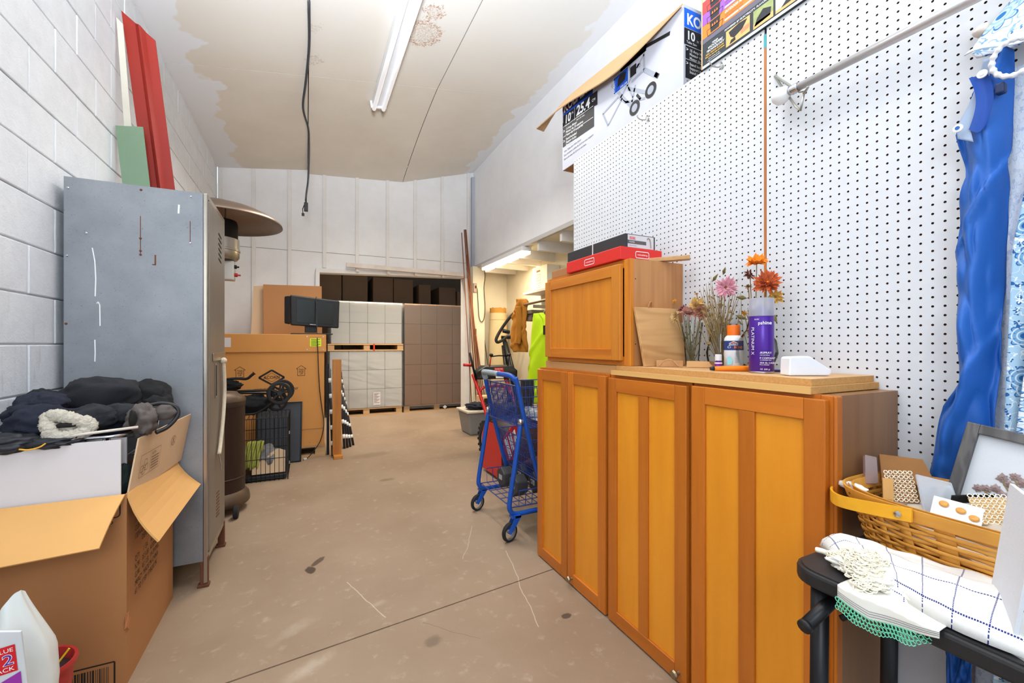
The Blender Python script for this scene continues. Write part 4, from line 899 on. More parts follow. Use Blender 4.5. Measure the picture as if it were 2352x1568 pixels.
# clothes rail and garments
rl = T('clothes_rail', 'horizontal grey clothes rail across the alcove', 'rail', (2.52, 4.4, 1.70))
P(MB().tube([(2.50, 3.0, 1.76), (2.50, 4.85, 1.72)], .016, 10), 'pole', STEEL, rl, True); P(MB().box(2.48, 2.998, 4.55, 4.57, 1.66, 1.70), 'bracket', STEEL, rl)
P(MB().box(2.53, 2.98, 4.72, 5.0, 1.52, 1.56).box(2.55, 2.97, 4.74, 5.0, 1.565, 1.60).box(2.53, 2.98, 4.70, 5.0, 1.605, 1.65), 'board_marks', mat('weathered_boards', (120, 104, 84), .8, var=.3), rl)
def draped(tab, x, amp, nz, ny, seed, bulge=.06):
    """hanging cloth: tab = [(z, y0, y1)] outline in the plane x"""
    L = [(z, a) for z, a, b in tab]; H = [(z, b) for z, a, b in tab]; z0 = min(t[0] for t in tab); z1 = max(t[0] for t in tab)
    def g(u, v):
        z = z1+(z0-z1)*v; a, b = interp(L, z), interp(H, z); y = a+(b-a)*u
        f = noise.noise(Vector((u*3.2+seed, v*1.2, seed)))*amp+math.sin(u*9+v*2.5+seed)*amp*.5+noise.noise(Vector((u*7, v*6+seed, 1)))*amp*.35+amp*.6*max(0, 1-abs(math.sin(u*4+v*3+seed))*3)-amp*.5*max(0, 1-abs(math.sin(u*2.5-v*5+seed*2))*4)
        return (x-bulge*math.sin(PI*u)+f, y, z)
    m = MB().grid(g, ny, nz)
    return m
MUS = mat('mustard_canvas', (176, 112, 28), .85, var=.18, vs=8, bump=.3, bs=60)
mj = T('work_jacket', 'mustard canvas work jacket hanging beside the hi-vis trousers', 'jacket', (2.5, 4.95, 1.1))
P(draped([(1.80, 4.90, 4.97), (1.74, 4.82, 5.08), (1.60, 4.80, 5.14), (1.4, 4.80, 5.17), (1.2, 4.78, 5.16), (1.12, 4.80, 5.12)], 2.54, .05, 40, 30, 3, .10), 'jacket_body', MUS, mj, True, solid=.02)
P(draped([(1.70, 4.86, 4.93), (1.5, 4.83, 4.94), (1.30, 4.84, 4.95), (1.22, 4.85, 4.94)], 2.46, .02, 30, 12, 8, .05), 'sleeve', MUS, mj, True, solid=.02)
HV = mat('hi_vis_fabric', (196, 230, 14), .7, var=.07, vs=6, bump=.2, bs=40)
hv = T('hi_vis_trousers', 'fluorescent yellow green hi-vis trousers hanging from a wire hanger', 'trousers', (2.35, 4.15, .55))
P(draped([(1.56, 4.08, 4.22), (1.50, 3.98, 4.30), (1.35, 3.96, 4.36), (1.1, 4.0, 4.40), (.85, 4.06, 4.45), (.55, 4.12, 4.48)], 2.36, .035, 50, 30, 5, .08), 'trouser_leg', HV, hv, True, solid=.015)
P(draped([(1.50, 3.86, 4.0), (1.35, 3.84, 4.0), (1.1, 3.82, 3.95), (.9, 3.8, 3.92)], 2.38, .03, 40, 20, 6, .06), 'trouser_leg', HV, hv, True, solid=.015)
P(MB().box(2.275, 2.29, 3.90, 3.97, 1.32, 1.42), 'buckle', BLK, hv, bevel=.004)
def hanger(y, z, a, label):
    h_ = T('wire_hanger', label, 'hanger', (2.48, y, z))
    c, s_ = math.cos(a), math.sin(a); q = lambda d, zz: (2.47-.03+d*s_*.3, y+d*c, z+zz)
    P(MB().tube(smooth_path([q(0, .04), q(0, .075), (2.485, y, z+.105), (2.515, y, z+.115), (2.53, y, z+.09)], 5), .003, 6), 'hook', CHR, h_, True)
    P(MB().tube([q(0, .04), q(-.19, -.09), q(-.17, -.11), q(.17, -.11), q(.19, -.09)], .0038, 6, True), 'wire', INKW, h_, True)
hanger(4.12, 1.64, .2, 'white wire hanger holding the hi-vis trousers'); hanger(3.98, 1.645, -.25, 'white wire hanger nearer the upper cabinet')
S(MB().blob((2.52, 4.02, 1.60), (.07, .10, .09), 30, 20, amp=.35, fr=4, seed=50), 'fur_hat', mat('black_fur', (24, 25, 30), 1, var=.4, vs=60, bump=1, bs=120, bd=.01), 'fluffy black hat on the clothes rail behind the wire hangers', 'hat', smooth=True)
S(draped([(1.55, 3.62, 3.85), (1.3, 3.6, 3.86), (1.0, 3.6, 3.84), (.8, 3.62, 3.82)], 2.52, .03, 30, 20, 9, .06), 'black_jacket', BLKC, 'black jacket hanging right of the hi-vis trousers', 'jacket', smooth=True, solid=.02)
wbx = T('archive_box', 'white archive box on a bracket shelf high in the alcove', 'box', (2.9, 5.1, 1.935))
P(MB().box(2.80, 2.995, 4.78, 5.18, 1.935, 2.26), 'box_body', mat('archive_white', (232, 224, 204), .6), wbx, bevel=.004)
Mw = fr((2.7992, 5.15, 1.95), (0, -1, 0), (0, 0, 1)); q = MB(); rect(q, Mw, .09, .235, .19, .26); P(q, 'hand_hole', mat('brown_hole', (150, 110, 60), .8), wbx)
tm = MB(); frame_lines(tm, Mw, [(.09, .12), (.2, .12), (.2, .2), (.09, .2)], .004); frame_lines(tm, Mw, [(.08, .03), (.21, .03), (.21, .085), (.08, .085)], .004); line(tm, Mw, (.1, .14), (.18, .18), .005); line(tm, Mw, (.12, .055), (.2, .055), .004)
P(tm, 'box_print', INKB, wbx)
ST(MB().box(2.72, 2.999, 4.6, 5.3, 1.905, 1.934), 'trim_8', WORN)

# ------------------------------------------------------------------ snow blower
sb = T('snow_blower', 'red snow blower with a black console and chunky tyres in the alcove', 'snow blower', (1.9, 4.3, 0))
SRED = mat('machine_red', (196, 26, 28), .35, var=.05); SBLK = mat('console_black', (38, 38, 40), .5)
def tyre(cx, cy, r, w):
    Mt = fr((cx, cy, r), (0, 1, 0), (0, 0, 1))
    t_ = P(MB().lathe([(r*.55, -w/2), (r*.8, -w/2), (r*.93, -w*.42), (r*.95, 0), (r*.93, w*.42), (r*.8, w/2), (r*.55, w/2)], 36, Mt), 'tyre', RUB, sb, 'auto')
    lg = MB()
    for k in range(20):
        a = 2*PI*k/20
        for sgn in (-1, 1):
            Mk = Mt @ Matrix.Rotation(a+sgn*.08, 4, 'Z'); lg.box(r*.90, r*1.0, -.012, .012, .0 if sgn > 0 else -w*.48, w*.48 if sgn > 0 else 0, Mk)
    P(lg, 'tread_marks', RUB, t_)
    P(MB().lathe([(0, w*.35), (r*.14, w*.38), (r*.18, w*.3), (r*.48, w*.30), (r*.56, w*.46), (r*.58, w*.46)], 30, Mt).lathe([(0, -w*.3), (r*.58, -w*.4)], 30, Mt), 'wheel_rim', mat('rim_white', (200, 198, 194), .4), t_, 'auto')
    P(MB().lathe([(0, w*.45), (r*.07, w*.45), (r*.07, w*.36)], 10, Mt), 'wheel_bolt', BLK, t_, 'auto')
tyre(1.745, 4.17, .207, .13); tyre(2.25, 4.17, .207, .13)
P(MB().box(1.83, 2.17, 4.0, 4.45, .17, .42).box(1.86, 2.14, 4.05, 4.4, .42, .56), 'engine', SBLK, sb, bevel=.02)
P(MB().tube([(1.745, 4.17, .207), (2.25, 4.17, .207)], .018, 8), 'axle', BLKM, sb)
hz = MB().grid(lambda u, v: (1.53+.79*v, 3.62+.24*math.cos(PI*(u*.95+.02)), .05+.0+.46*math.sin(PI*(u*.95+.02))**.8), 24, 2)
P(hz, 'auger_housing', mat('housing_inside_shaded', (46, 16, 20), .5), sb, 'auto', solid=.006)  # shade inside the intake is put into the colour as dark red-brown
P(MB().slab([(1.53, 3.40, .03), (1.53, 3.86, .03), (1.53, 3.86, .35), (1.53, 3.76, .50), (1.53, 3.55, .50), (1.53, 3.40, .40)], (1, 0, 0), .006), 'side_plate', SRED, sb)
P(MB().slab([(2.314, 3.40, .03), (2.314, 3.86, .03), (2.314, 3.86, .35), (2.314, 3.76, .50), (2.314, 3.55, .50), (2.314, 3.40, .40)], (1, 0, 0), .006), 'side_plate', SRED, sb)
P(MB().slab([(1.545, 3.385, .16), (1.69, 3.385, .16), (1.69, 3.385, .50), (1.63, 3.385, .50), (1.545, 3.385, .40)], (0, 1, 0), .008), 'drift_panel', SRED, sb)
for k in range(3): P(MB().slab([(1.55+.04*k, 3.382, .385+.03*k), (1.572+.04*k, 3.382, .41+.03*k), (1.625+.026*k, 3.382, .24+.06*k), (1.603+.026*k, 3.382, .215+.06*k)], (0, 1, 0), .002), 'stripe', INKW, sb)
P(MB().tube([(1.70, 3.6, .2), (2.3, 3.6, .2)], .02, 8).grid(lambda u, v: (1.72+.56*u, 3.6+(.06+.1*v)*math.cos(u*14), .2+(.06+.1*v)*math.sin(u*14)), 60, 1), 'auger', mat('auger_dark', (60, 20, 20), .5), sb)
P(MB().lathe([(.08, 0), (.08, .16), (.075, .2)], 20, Matrix.Translation((1.98, 3.82, .47))).box(1.92, 2.04, 3.74, 3.80, .64, .86), 'discharge_chute', SBLK, sb, 'auto')
for x0, x1 in ((1.79, 1.86), (2.19, 2.24)): P(MB().tube(smooth_path([(x0+.06, 4.40, .30), (x0+.05, 4.55, .48), (x0+.03, 4.68, .66), (x0-.01, 4.78, .86)]), .02, 10), 'handle_tube', SRED, sb, True)
P(MB().tube(smooth_path([(1.84, 4.70, .66), (1.90, 4.70, .71), (2.12, 4.70, .71), (2.22, 4.70, .66)]), .016, 8), 'cross_tube', SRED, sb, True)
P(MB().slab([(1.80, 4.70, .80), (2.34, 4.70, .80), (2.32, 4.66, .90), (2.28, 4.74, .96), (1.92, 4.74, .96), (1.80, 4.66, .90)], (0, 1, 0), .16), 'console', SBLK, sb, bevel=.02)
q = MB(); Mz = fr((2.07, 4.655, .87), (1, 0, 0), (0, .25, 1)); rect(q, Mz, -.06, 0, .06, .07); P(q, 'red_label', mat('label_red', (0, 0, 0)), sb)
q = MB(); rect(q, Mz, -.05, -.055, .05, -.003); P(q, 'white_label', INKW, sb); tm = MB(); textmb(tm, 'POWER MAX', .019, Mz @ Matrix.Translation((0, .047, .001)), 'CENTER', sx=.9); frame_lines(tm, Mz, rr(.012, .012, .011, 3, 0, .02), .003, .001); P(tm, 'lettering', INKW, sb)
for x, m_, dx in ((1.76, SRED, -.09),): P(MB().tube([(x+.03, 4.80, .965), (x+dx, 4.80, .975)], .018, 10), 'grip', m_, sb, True)
P(MB().tube([(1.80, 4.72, .80), (1.76, 4.72, .95), (1.72, 4.72, 1.12)], .014, 8), 'clutch_lever', BLKM, sb, True)
for x, l in ((1.98, SRED), (2.22, BLKM)): P(MB().tube([(x, 4.74, .95), (x+.02, 4.74, 1.08)], .007, 6), 'lever', l, sb, True); P(MB().blob((x+.02, 4.74, 1.09), (.025, .025, .02), 14, 10, .05), 'lever_knob', BLK, sb, True)
P(MB().tube([(1.99, 4.74, 1.07), (2.1, 4.74, 1.08), (2.22, 4.74, 1.075)], .009, 6), 'control_rod', BLKM, sb, True)

# ------------------------------------------------------------------ tote with jeans
to = T('storage_tote', 'grey storage tote with a pale lid on the floor beside the opening', 'tote', (2.13, 5.5, 0))
P(MB().add([(1.96, 5.36, 0), (2.36, 5.36, 0), (2.36, 5.72, 0), (1.96, 5.72, 0), (1.92, 5.32, .30), (2.40, 5.32, .30), (2.40, 5.76, .30), (1.92, 5.76, .30)], [(0, 3, 2, 1), (4, 5, 6, 7), (0, 1, 5, 4), (1, 2, 6, 5), (2, 3, 7, 6), (3, 0, 4, 7)]), 'tub', mat('tote_grey', (132, 132, 132), .5), to, bevel=.02)
P(MB().box(1.90, 2.42, 5.30, 5.78, .30, .33), 'lid', mat('tote_lid', (206, 196, 178), .5), to, bevel=.008)
S(MB().blob((2.11, 5.50, .375), (.15, .15, .045), 40, 24, amp=.35, fr=3, seed=60, folds=.08, fd=(1, .5, 0)), 'folded_jeans', mat('dark_denim', (36, 38, 52), .9, var=.25, vs=20, bump=.4, bs=100), 'dark jeans crumpled on the pale lid of the grey tote', 'jeans', smooth=True)
tbx = S(MB().box(2.30, 2.50, 5.84, 6.04, 0, .45), 'tan_box', mat('tan_box', (206, 178, 130), .8), 'tan box with a dark opening standing behind the grey tote', 'box', bevel=.004)
P(MB().box(2.35, 2.46, 5.832, 5.8395, .26, .42), 'dark_opening', DARK, tbx)

# ------------------------------------------------------------------ shopping cart
sc = T('shopping_cart', 'blue two tier shopping cart beside the row of cabinets', 'shopping cart', (1.4, 2.66, 0))
BLUE = mat('cart_blue', (22, 78, 168), .4, var=.1, vs=12); WIRE = mat('cart_wire', (40, 62, 130), .4, var=.15)
for y in (2.395, 2.925):
    P(MB().tube(smooth_path([(1.175, y, 1.01), (1.19, y, .96), (1.225, y, .80), (1.27, y, .62), (1.31, y, .47), (1.36, y, .30)]), .0155, 10), 'upright', BLUE, sc, True)
    P(MB().tube(smooth_path([(1.215, y, .74), (1.20, y, .64), (1.165, y, .42), (1.135, y, .24), (1.14, y, .185), (1.18, y, .158), (1.30, y, .158), (1.75, y, .158)]), .0155, 10), 'leg', BLUE, sc, True)
P(MB().tube(smooth_path([(1.19, 2.395, .965), (1.17, 2.41, 1.005), (1.16, 2.46, 1.02), (1.16, 2.62, 1.02)]), .0165, 10), 'handle', BLUE, sc, True)
P(MB().tube(smooth_path([(1.16, 2.62, 1.02), (1.16, 2.86, 1.02), (1.17, 2.91, 1.01), (1.19, 2.925, .965)]), .019, 10), 'handle_grip', mat('grip_grey', (150, 162, 168), .5, var=.2, vs=30), sc, True)
def gridpanel(a, b, c, d, nu, nv, r, root, name, m, rim=.004):
    a, b, c, d = map(Vector, (a, b, c, d)); mb = MB()
    for k in range(1, nu):
        t = k/nu; mb.tube([a+(b-a)*t, d+(c-d)*t], r, 4)
    for k in range(1, nv):
        t = k/nv; mb.tube([a+(d-a)*t, b+(c-b)*t], r, 4)
    mb.tube([a, b, c, d], rim, 5, True)
    return P(mb, name, m, root)
def basket3(x0, x1, x0b, x1b, y0, y1, z0, z1, nm, n=14):
    gridpanel((x0b, y0, z0), (x0b, y1, z0), (x0, y1, z1), (x0, y0, z1), 18, 4, .0022, sc, nm+'_back_wires', WIRE)
    gridpanel((x1b, y0, z0), (x1b, y1, z0), (x1, y1, z1), (x1, y0, z1), 14, 4, .0022, sc, nm+'_front_wires', WIRE)
    for y in (y0, y1): gridpanel((x0b, y, z0), (x1b, y, z0), (x1, y, z1), (x0, y, z1), n, 4, .0022, sc, nm+'_side_wires', WIRE)
    gridpanel((x0b, y0, z0), (x0b, y1, z0), (x1b, y1, z0), (x1b, y0, z0), 16, 12, .0022, sc, nm+'_base_wires', WIRE)
basket3(1.215, 1.80, 1.27, 1.74, 2.42, 2.90, .68, .945, 'upper_basket'); basket3(1.285, 1.80, 1.37, 1.74, 2.42, 2.90, .32, .60, 'lower_basket')
gridpanel((1.20, 2.43, .70), (1.20, 2.89, .70), (1.19, 2.89, .955), (1.19, 2.43, .955), 22, 3, .0022, sc, 'seat_wires', WIRE)
gridpanel((1.15, 2.40, .20), (1.15, 2.92, .20), (1.62, 2.92, .20), (1.62, 2.40, .20), 6, 10, .003, sc, 'rack_wires', WIRE)
gridpanel((1.20, 2.40, .20), (1.62, 2.40, .20), (1.62, 2.39, .30), (1.20, 2.39, .30), 9, 1, .003, sc, 'rack_side_wires', WIRE)
gridpanel((1.20, 2.92, .20), (1.62, 2.92, .20), (1.62, 2.93, .30), (1.20, 2.93, .30), 9, 1, .003, sc, 'rack_side_wires', WIRE)
for x, y in ((1.13, 2.385), (1.13, 2.935), (1.74, 2.395), (1.74, 2.925)):
    wheel((x, y, .058), .058, .026, (.35, -1, 0), mat('caster_grey', (120, 116, 112), .5), sc, 'caster_wheel', 0)
    P(MB().slab([(x+.0, y-.024, .05), (x+.04, y-.02, .10), (x+.075, y-.02, .155), (x+.03, y-.02, .158), (x-.02, y-.022, .06)], (.35, 1, 0), .003).slab([(x+.0, y+.022, .05), (x+.04, y+.022, .10), (x+.075, y+.022, .155), (x+.03, y+.022, .158), (x-.02, y+.022, .06)], (.35, 1, 0), .003).box(x+.01, x+.07, y-.02, y+.025, .143, .158), 'caster_fork', BLUE, sc)
for y in (2.395, 2.925): P(MB().tube([(1.209, y, .715), (1.216, y, .745)], .0185, 10), 'weld_cap', CHR, sc, True)
IRON = mat('cast_iron', (58, 58, 60), .6, var=.15, vs=30, bump=.2)
for k, (y, lab) in enumerate(((2.56, 'grey hexagonal dumbbell on the cart rack, the nearer of two'), (2.76, 'grey hexagonal dumbbell on the cart rack, the farther of two'))):
    db = T('dumbbell', lab, 'dumbbell', (1.30, y, .205), 'dumbbells on the cart rack')
    for x in (1.235, 1.385):
        h6 = [(x, y+.072*math.cos(PI/3*j+PI/6), .278+.072*math.sin(PI/3*j+PI/6)) for j in range(6)]
        P(MB().slab(h6, (1, 0, 0), .085), 'hex_head', IRON, db, bevel=.008)
        q = MB(); Mh = fr((x-.0008, y, .278), (0, -1, 0), (0, 0, 1)); rect(q, Mh, -.025, -.015, .03, .02); P(q, 'pale_label', mat('label_grey', (170, 170, 172), .5), db)
    P(MB().tube([(1.31, y, .278), (1.40, y, .278)], .016, 10), 'grip', CHR, db, True)
PET = glass('clear_plastic', (220, 224, 232), .16, .08)
for k, (x, y, z) in enumerate(((1.42, 2.55, .69), (1.50, 2.70, .69), (1.60, 2.53, .69))):
    Mb = Matrix.Translation((x, y, z+.04)) @ Matrix.Rotation(R(90), 4, 'X') @ Matrix.Rotation(k*.8, 4, 'Y')
    bo = T('plastic_bottle', 'clear plastic bottle lying in the upper cart basket, %s from the handle' % ORD[k], 'bottle', (x, y, z), 'bottles in the cart')
    P(MB().lathe([(0, -.09), (.032, -.09), (.035, -.08), (.035, .04), (.03, .06), (.013, .085), (.012, .10)], 20, Mb), 'bottle_body', PET, bo, 'auto'); P(MB().lathe([(.014, .095), (.014, .112), (0, .112)], 12, Mb), 'bottle_cap', BLK, bo, 'auto')
can = T('red_flask', 'dark red flask with a black top standing in the cart basket', 'flask', (1.46, 2.46, .684)); P(MB().lathe([(0, .684), (.036, .684), (.038, .70), (.038, .83), (.034, .85)], 20, Matrix.Translation((1.46, 2.46, 0))), 'flask_body', mat('dark_red', (120, 24, 40), .35), can, 'auto'); P(MB().lathe([(.034, .85), (.034, .885), (0, .888)], 20, Matrix.Translation((1.46, 2.46, 0))), 'flask_cap', BLK, can, 'auto')
S(MB().blob((1.55, 2.66, .365), (.14, .16, .035), 36, 20, amp=.3, fr=3, seed=70, folds=.06), 'dark_cloth', mat('plum_cloth', (60, 34, 60), .9, var=.2), 'dark purple cloth lying in the lower cart basket', 'cloth', smooth=True)
# ------------------------------------------------------------------ the row of maple cabinets
STL = wood('maple_stile', (196, 112, 34), (172, 90, 22), 'z', 5, .32, .08, .10); RAL = wood('maple_rail', (198, 114, 36), (172, 92, 24), 'y', 5, .32, .08, .10)
PNL = wood('maple_panel', (228, 148, 38), (214, 130, 28), 'z', 3, .34, .12, .05); SIDE = wood('walnut_laminate_side', (150, 106, 66), (128, 86, 52), 'z', 9, .4, .04, .02)
OAKZ = wood('oak_upright', (206, 128, 42), (180, 98, 24), 'z', 7, .34, .05, .06, rings=.05); OAKY = wood('oak_rail', (206, 126, 40), (178, 96, 24), 'y', 7, .34, .05, .06, rings=.05)
OAKP = wood('oak_panel', (216, 134, 36), (196, 112, 24), 'z', 8, .34, .05, .02, rings=.04); OAKS = wood('oak_side', (196, 140, 88), (172, 114, 66), 'z', 6, .45, .05, .02, rings=.06)
CHIP = mat('chipboard', (196, 146, 84), .8, var=.3, vs=160, bump=.2, bs=220); MAPLEDGE = wood('maple_edge', (226, 178, 108), (212, 158, 88), 'y', 5, .4)
KNOB = mat('antique_knob', (150, 132, 104), .35, .8, var=.3, vs=60)
def door(root, x, y0, y1, z0, z1, mull, knob, sw=.054, rw=.058, mats=None, bw=None):
    """shaker door facing -X; y0 = near end. Recessed panel is the door, frame pieces its sub-parts"""
    st_, rl_, pn_ = mats or (STL, RAL, PNL)
    d = P(MB().box(x+.010, x+.018, y0+.02, y1-.02, z0+.02, z1-.02), 'door', pn_, root)
    P(MB().box(x, x+.02, y0, y0+sw, z0, z1), 'stile', st_, d, bevel=.003); P(MB().box(x, x+.02, y1-sw, y1, z0, z1), 'stile', st_, d, bevel=.003)
    P(MB().box(x, x+.02, y0+sw, y1-sw, z1-rw, z1), 'rail', rl_, d, bevel=.002); P(MB().box(x, x+.02, y0+sw, y1-sw, z0, z0+(bw or rw)), 'rail', rl_, d, bevel=.002)
    if mull: P(MB().box(x+.001, x+.019, mull-.026, mull+.026, z0+rw, z1-rw), 'mullion', st_, d, bevel=.002)
    if knob:
        P(MB().lathe([(.007, 0), (.006, .012), (.013, .018), (.016, .024), (.013, .031), (0, .034)], 16, fr((x, knob[0], knob[1]), (0, -1, 0), (0, 0, 1))), 'knob', KNOB, d, 'auto')
    return d
def cabinet(y0, y1, label, doors, side=False):
    x = 1.222
    c = T('cabinet', label, 'cabinet', (1.385, (y0+y1)/2, 0), 'maple cabinets standing in a row')
    P(MB().box(x+.02, 1.548, y0, y0+.014, 0, 1.085), 'side', SIDE, c); P(MB().box(x+.02, 1.548, y1-.014, y1, 0, 1.085), 'side', SIDE, c)
    P(MB().box(x+.02, 1.548, y0+.014, y1-.014, 1.069, 1.084), 'top', SIDE, c); P(MB().box(x+.02, 1.548, y0+.014, y1-.014, .0, .016), 'bottom', SIDE, c); P(MB().box(1.542, 1.548, y0+.014, y1-.014, .016, 1.069), 'back', SIDE, c)
    P(MB().box(x, x+.02, y0, y0+.03, 0, 1.086), 'face_stile', STL, c, bevel=.002); P(MB().box(x, x+.02, y1-.03, y1, 0, 1.086), 'face_stile', STL, c, bevel=.002)
    P(MB().box(x, x+.02, y0+.03, y1-.03, 1.05, 1.086), 'face_rail', RAL, c); P(MB().box(x, x+.02, y0+.03, y1-.03, 0, .036), 'face_rail', RAL, c)
    for dd in doors: door(c, 1.2005, *dd)
    return c
cabinet(1.532, 2.166, 'maple cabinet with two narrow doors at the far end, beside the blue cart', [(1.538, 1.846, .008, 1.076, None, (1.80, .045)), (1.852, 2.16, .008, 1.076, None, None)])
cabinet(1.079, 1.524, 'maple cabinet with one twin-panel door in the middle of the row', [(1.086, 1.518, .008, 1.072, 1.302, (1.118, .045))])
c3 = cabinet(.632, 1.071, 'maple cabinet with one twin-panel door nearest the black table', [(.640, 1.064, .008, 1.076, .86, (1.035, .035))])
P(MB().box(1.219, 1.247, .622, .632, 0, 1.086), 'corner_bead', STL, c3, bevel=.004)

# boards lying on the cabinets
b1 = T('shelf_board', 'chipboard shelf with a maple front edge lying directly on the two near cabinets', 'board', (1.38, 1.1, 1.0855))
P(MB().box(1.207, 1.547, .677, 1.50, 1.0865, 1.1055), 'core', CHIP, b1); P(MB().box(1.203, 1.207, .677, 1.50, 1.0865, 1.1055), 'edge_band', MAPLEDGE, b1)
b2 = T('shelf_board', 'upper chipboard shelf, set back, carrying the bottles and vases', 'board', (1.39, 1.1, 1.106))
P(MB().box(1.232, 1.547, .69, 1.50, 1.106, 1.1245), 'core', CHIP, b2); P(MB().box(1.2325, 1.5465, .6905, 1.4995, 1.1245, 1.1252), 'surface', wood('board_top', (214, 170, 118), (196, 148, 96), 'y', 4, .5), b2)
b3 = T('shelf_board', 'plywood base board under the small oak upper cabinet', 'board', (1.39, 1.81, 1.0865))
P(MB().box(1.235, 1.547, 1.505, 2.12, 1.0865, 1.124), 'core', wood('ply_base', (206, 156, 100), (186, 132, 80), 'y', 5, .5), b3)

# upper oak cabinet standing on them
uc = T('upper_cabinet', 'small oak cabinet with one raised-frame door standing on top of the cabinets', 'cabinet', (1.395, 1.765, 1.126))
P(MB().box(1.26, 1.548, 1.42, 1.432, 1.127, 1.586), 'side', OAKS, uc); P(MB().box(1.26, 1.548, 2.096, 2.108, 1.127, 1.586), 'side', OAKS, uc)
P(MB().box(1.26, 1.548, 1.432, 2.096, 1.574, 1.586), 'top', OAKS, uc); P(MB().box(1.26, 1.548, 1.432, 2.096, 1.127, 1.139), 'bottom', OAKS, uc); P(MB().box(1.54, 1.548, 1.432, 2.096, 1.139, 1.574), 'back', OAKS, uc)
P(MB().box(1.24, 1.26, 1.418, 1.458, 1.126, 1.586), 'face_stile', OAKZ, uc, bevel=.002); P(MB().box(1.24, 1.26, 2.07, 2.11, 1.126, 1.586), 'face_stile', OAKZ, uc, bevel=.002)
P(MB().box(1.24, 1.26, 1.458, 2.07, 1.55, 1.586), 'face_rail', OAKY, uc); P(MB().box(1.24, 1.26, 1.458, 2.07, 1.126, 1.166), 'face_rail', OAKY, uc)
door(uc, 1.2195, 1.462, 2.104, 1.148, 1.568, None, None, .058, .05, (OAKZ, OAKY, OAKP))
for z in (1.22, 1.50): P(MB().lathe([(.003, 0), (0, .0006)], 8, fr((1.27, 1.4198, z), (1, 0, 0), (0, 0, 1))), 'screw', BLK, uc)

# on top of the upper cabinet
REDB = mat('red_box_board', (214, 42, 34), .5, var=.04)
rb = T('red_box', 'flat bright red box with white logos on top of the oak cabinet', 'box', (1.34, 1.68, 1.587))
P(MB().box(1.222, 1.462, 1.46, 1.885, 1.588, 1.645), 'box_body', REDB, rb, bevel=.003)
for Mk in (fr((1.2212, 1.685, 1.615), (0, -1, 0), (0, 0, 1)), fr((1.345, 1.4592, 1.615), (1, 0, 0), (0, 0, 1))):
    tm = MB(); frame_lines(tm, Mk, rr(.038, .014, .006, 3), .003); textmb(tm, 'melissa&doug', .0105, Mk @ Matrix.Translation((0, -.003, .0003)), 'CENTER'); P(tm, 'lettering', INKW, rb)
fb = T('faucet_box', 'long black faucet box lying on the red box', 'box', (1.36, 1.70, 1.6455))
P(MB().box(1.27, 1.445, 1.485, 1.95, 1.6465, 1.712), 'box_body', mat('black_board', (46, 46, 48), .55, var=.1, vs=40), fb, bevel=.003)
Mk = fr((1.285, 1.4842, 1.652), (1, 0, 0), (0, 0, 1)); q = MB(); rect(q, Mk, -.002, .0, .15, .056); P(q, 'end_label', mat('label_pale', (206, 204, 206), .5), fb)
q = MB(); rect(q, Mk, -.002, .016, .105, .032, .0004); P(q, 'grey_band', mat('label_dark', (90, 86, 86), .5), fb); q = MB(); rect(q, Mk, .008, .036, .042, .047, .0004); P(q, 'red_logo', mat('label_red', (0, 0, 0)), fb)
tm = MB(); textmb(tm, '\u2206DELTA', .009, Mk @ Matrix.Translation((.025, .0385, .0008)), 'CENTER'); textmb(tm, 'FOSTER', .009, Mk @ Matrix.Translation((.006, .021, .0008))); P(tm, 'lettering', INKW, fb)
tm = MB(); textmb(tm, 'SINGLE HANDLE', .006, Mk @ Matrix.Translation((.006, .006, .0004))); P(tm, 'caption_print', INK, fb)
fa = MB().tube([Mk @ Vector(p) for p in ((.132, .006, .001), (.130, .03, .001), (.126, .045, .001), (.115, .05, .001), (.11, .042, .001))], .0028, 6); P(fa, 'faucet_picture', mat('nickel_print', (150, 138, 124), .5), fb)
P(MB().box(1.2690, 1.4455, 1.72, 1.727, 1.6464, 1.7126), 'strap', CARDW, fb)
S(MB().box(1.25, 1.37, 1.90, 2.08, 1.5875, 1.632), 'small_carton', KRAFTD, 'small brown carton at the left end of the oak cabinet top', 'carton', bevel=.004)
ws = MB(); a, b = Vector((1.34, 1.545, 1.588)), Vector((1.505, 1.34, 1.588)); n_ = Vector((.78, .63, 0))*.02
ws.slab([a-n_, b-n_, b+n_, a+n_], (0, 0, 1), .018)
S(ws, 'wood_strip', PINE, 'short pine strip sticking out over the right side of the oak cabinet', 'strip', bevel=.002)
S(MB().lathe([(0, 1.125), (.035, 1.125), (.036, 1.14), (.03, 1.155), (0, 1.158)], 18, Matrix.Translation((1.29, 2.135, -.0385))), 'rubber_stopper', BLK, 'small black rubber stopper on the far cabinet corner', 'stopper', smooth='auto')

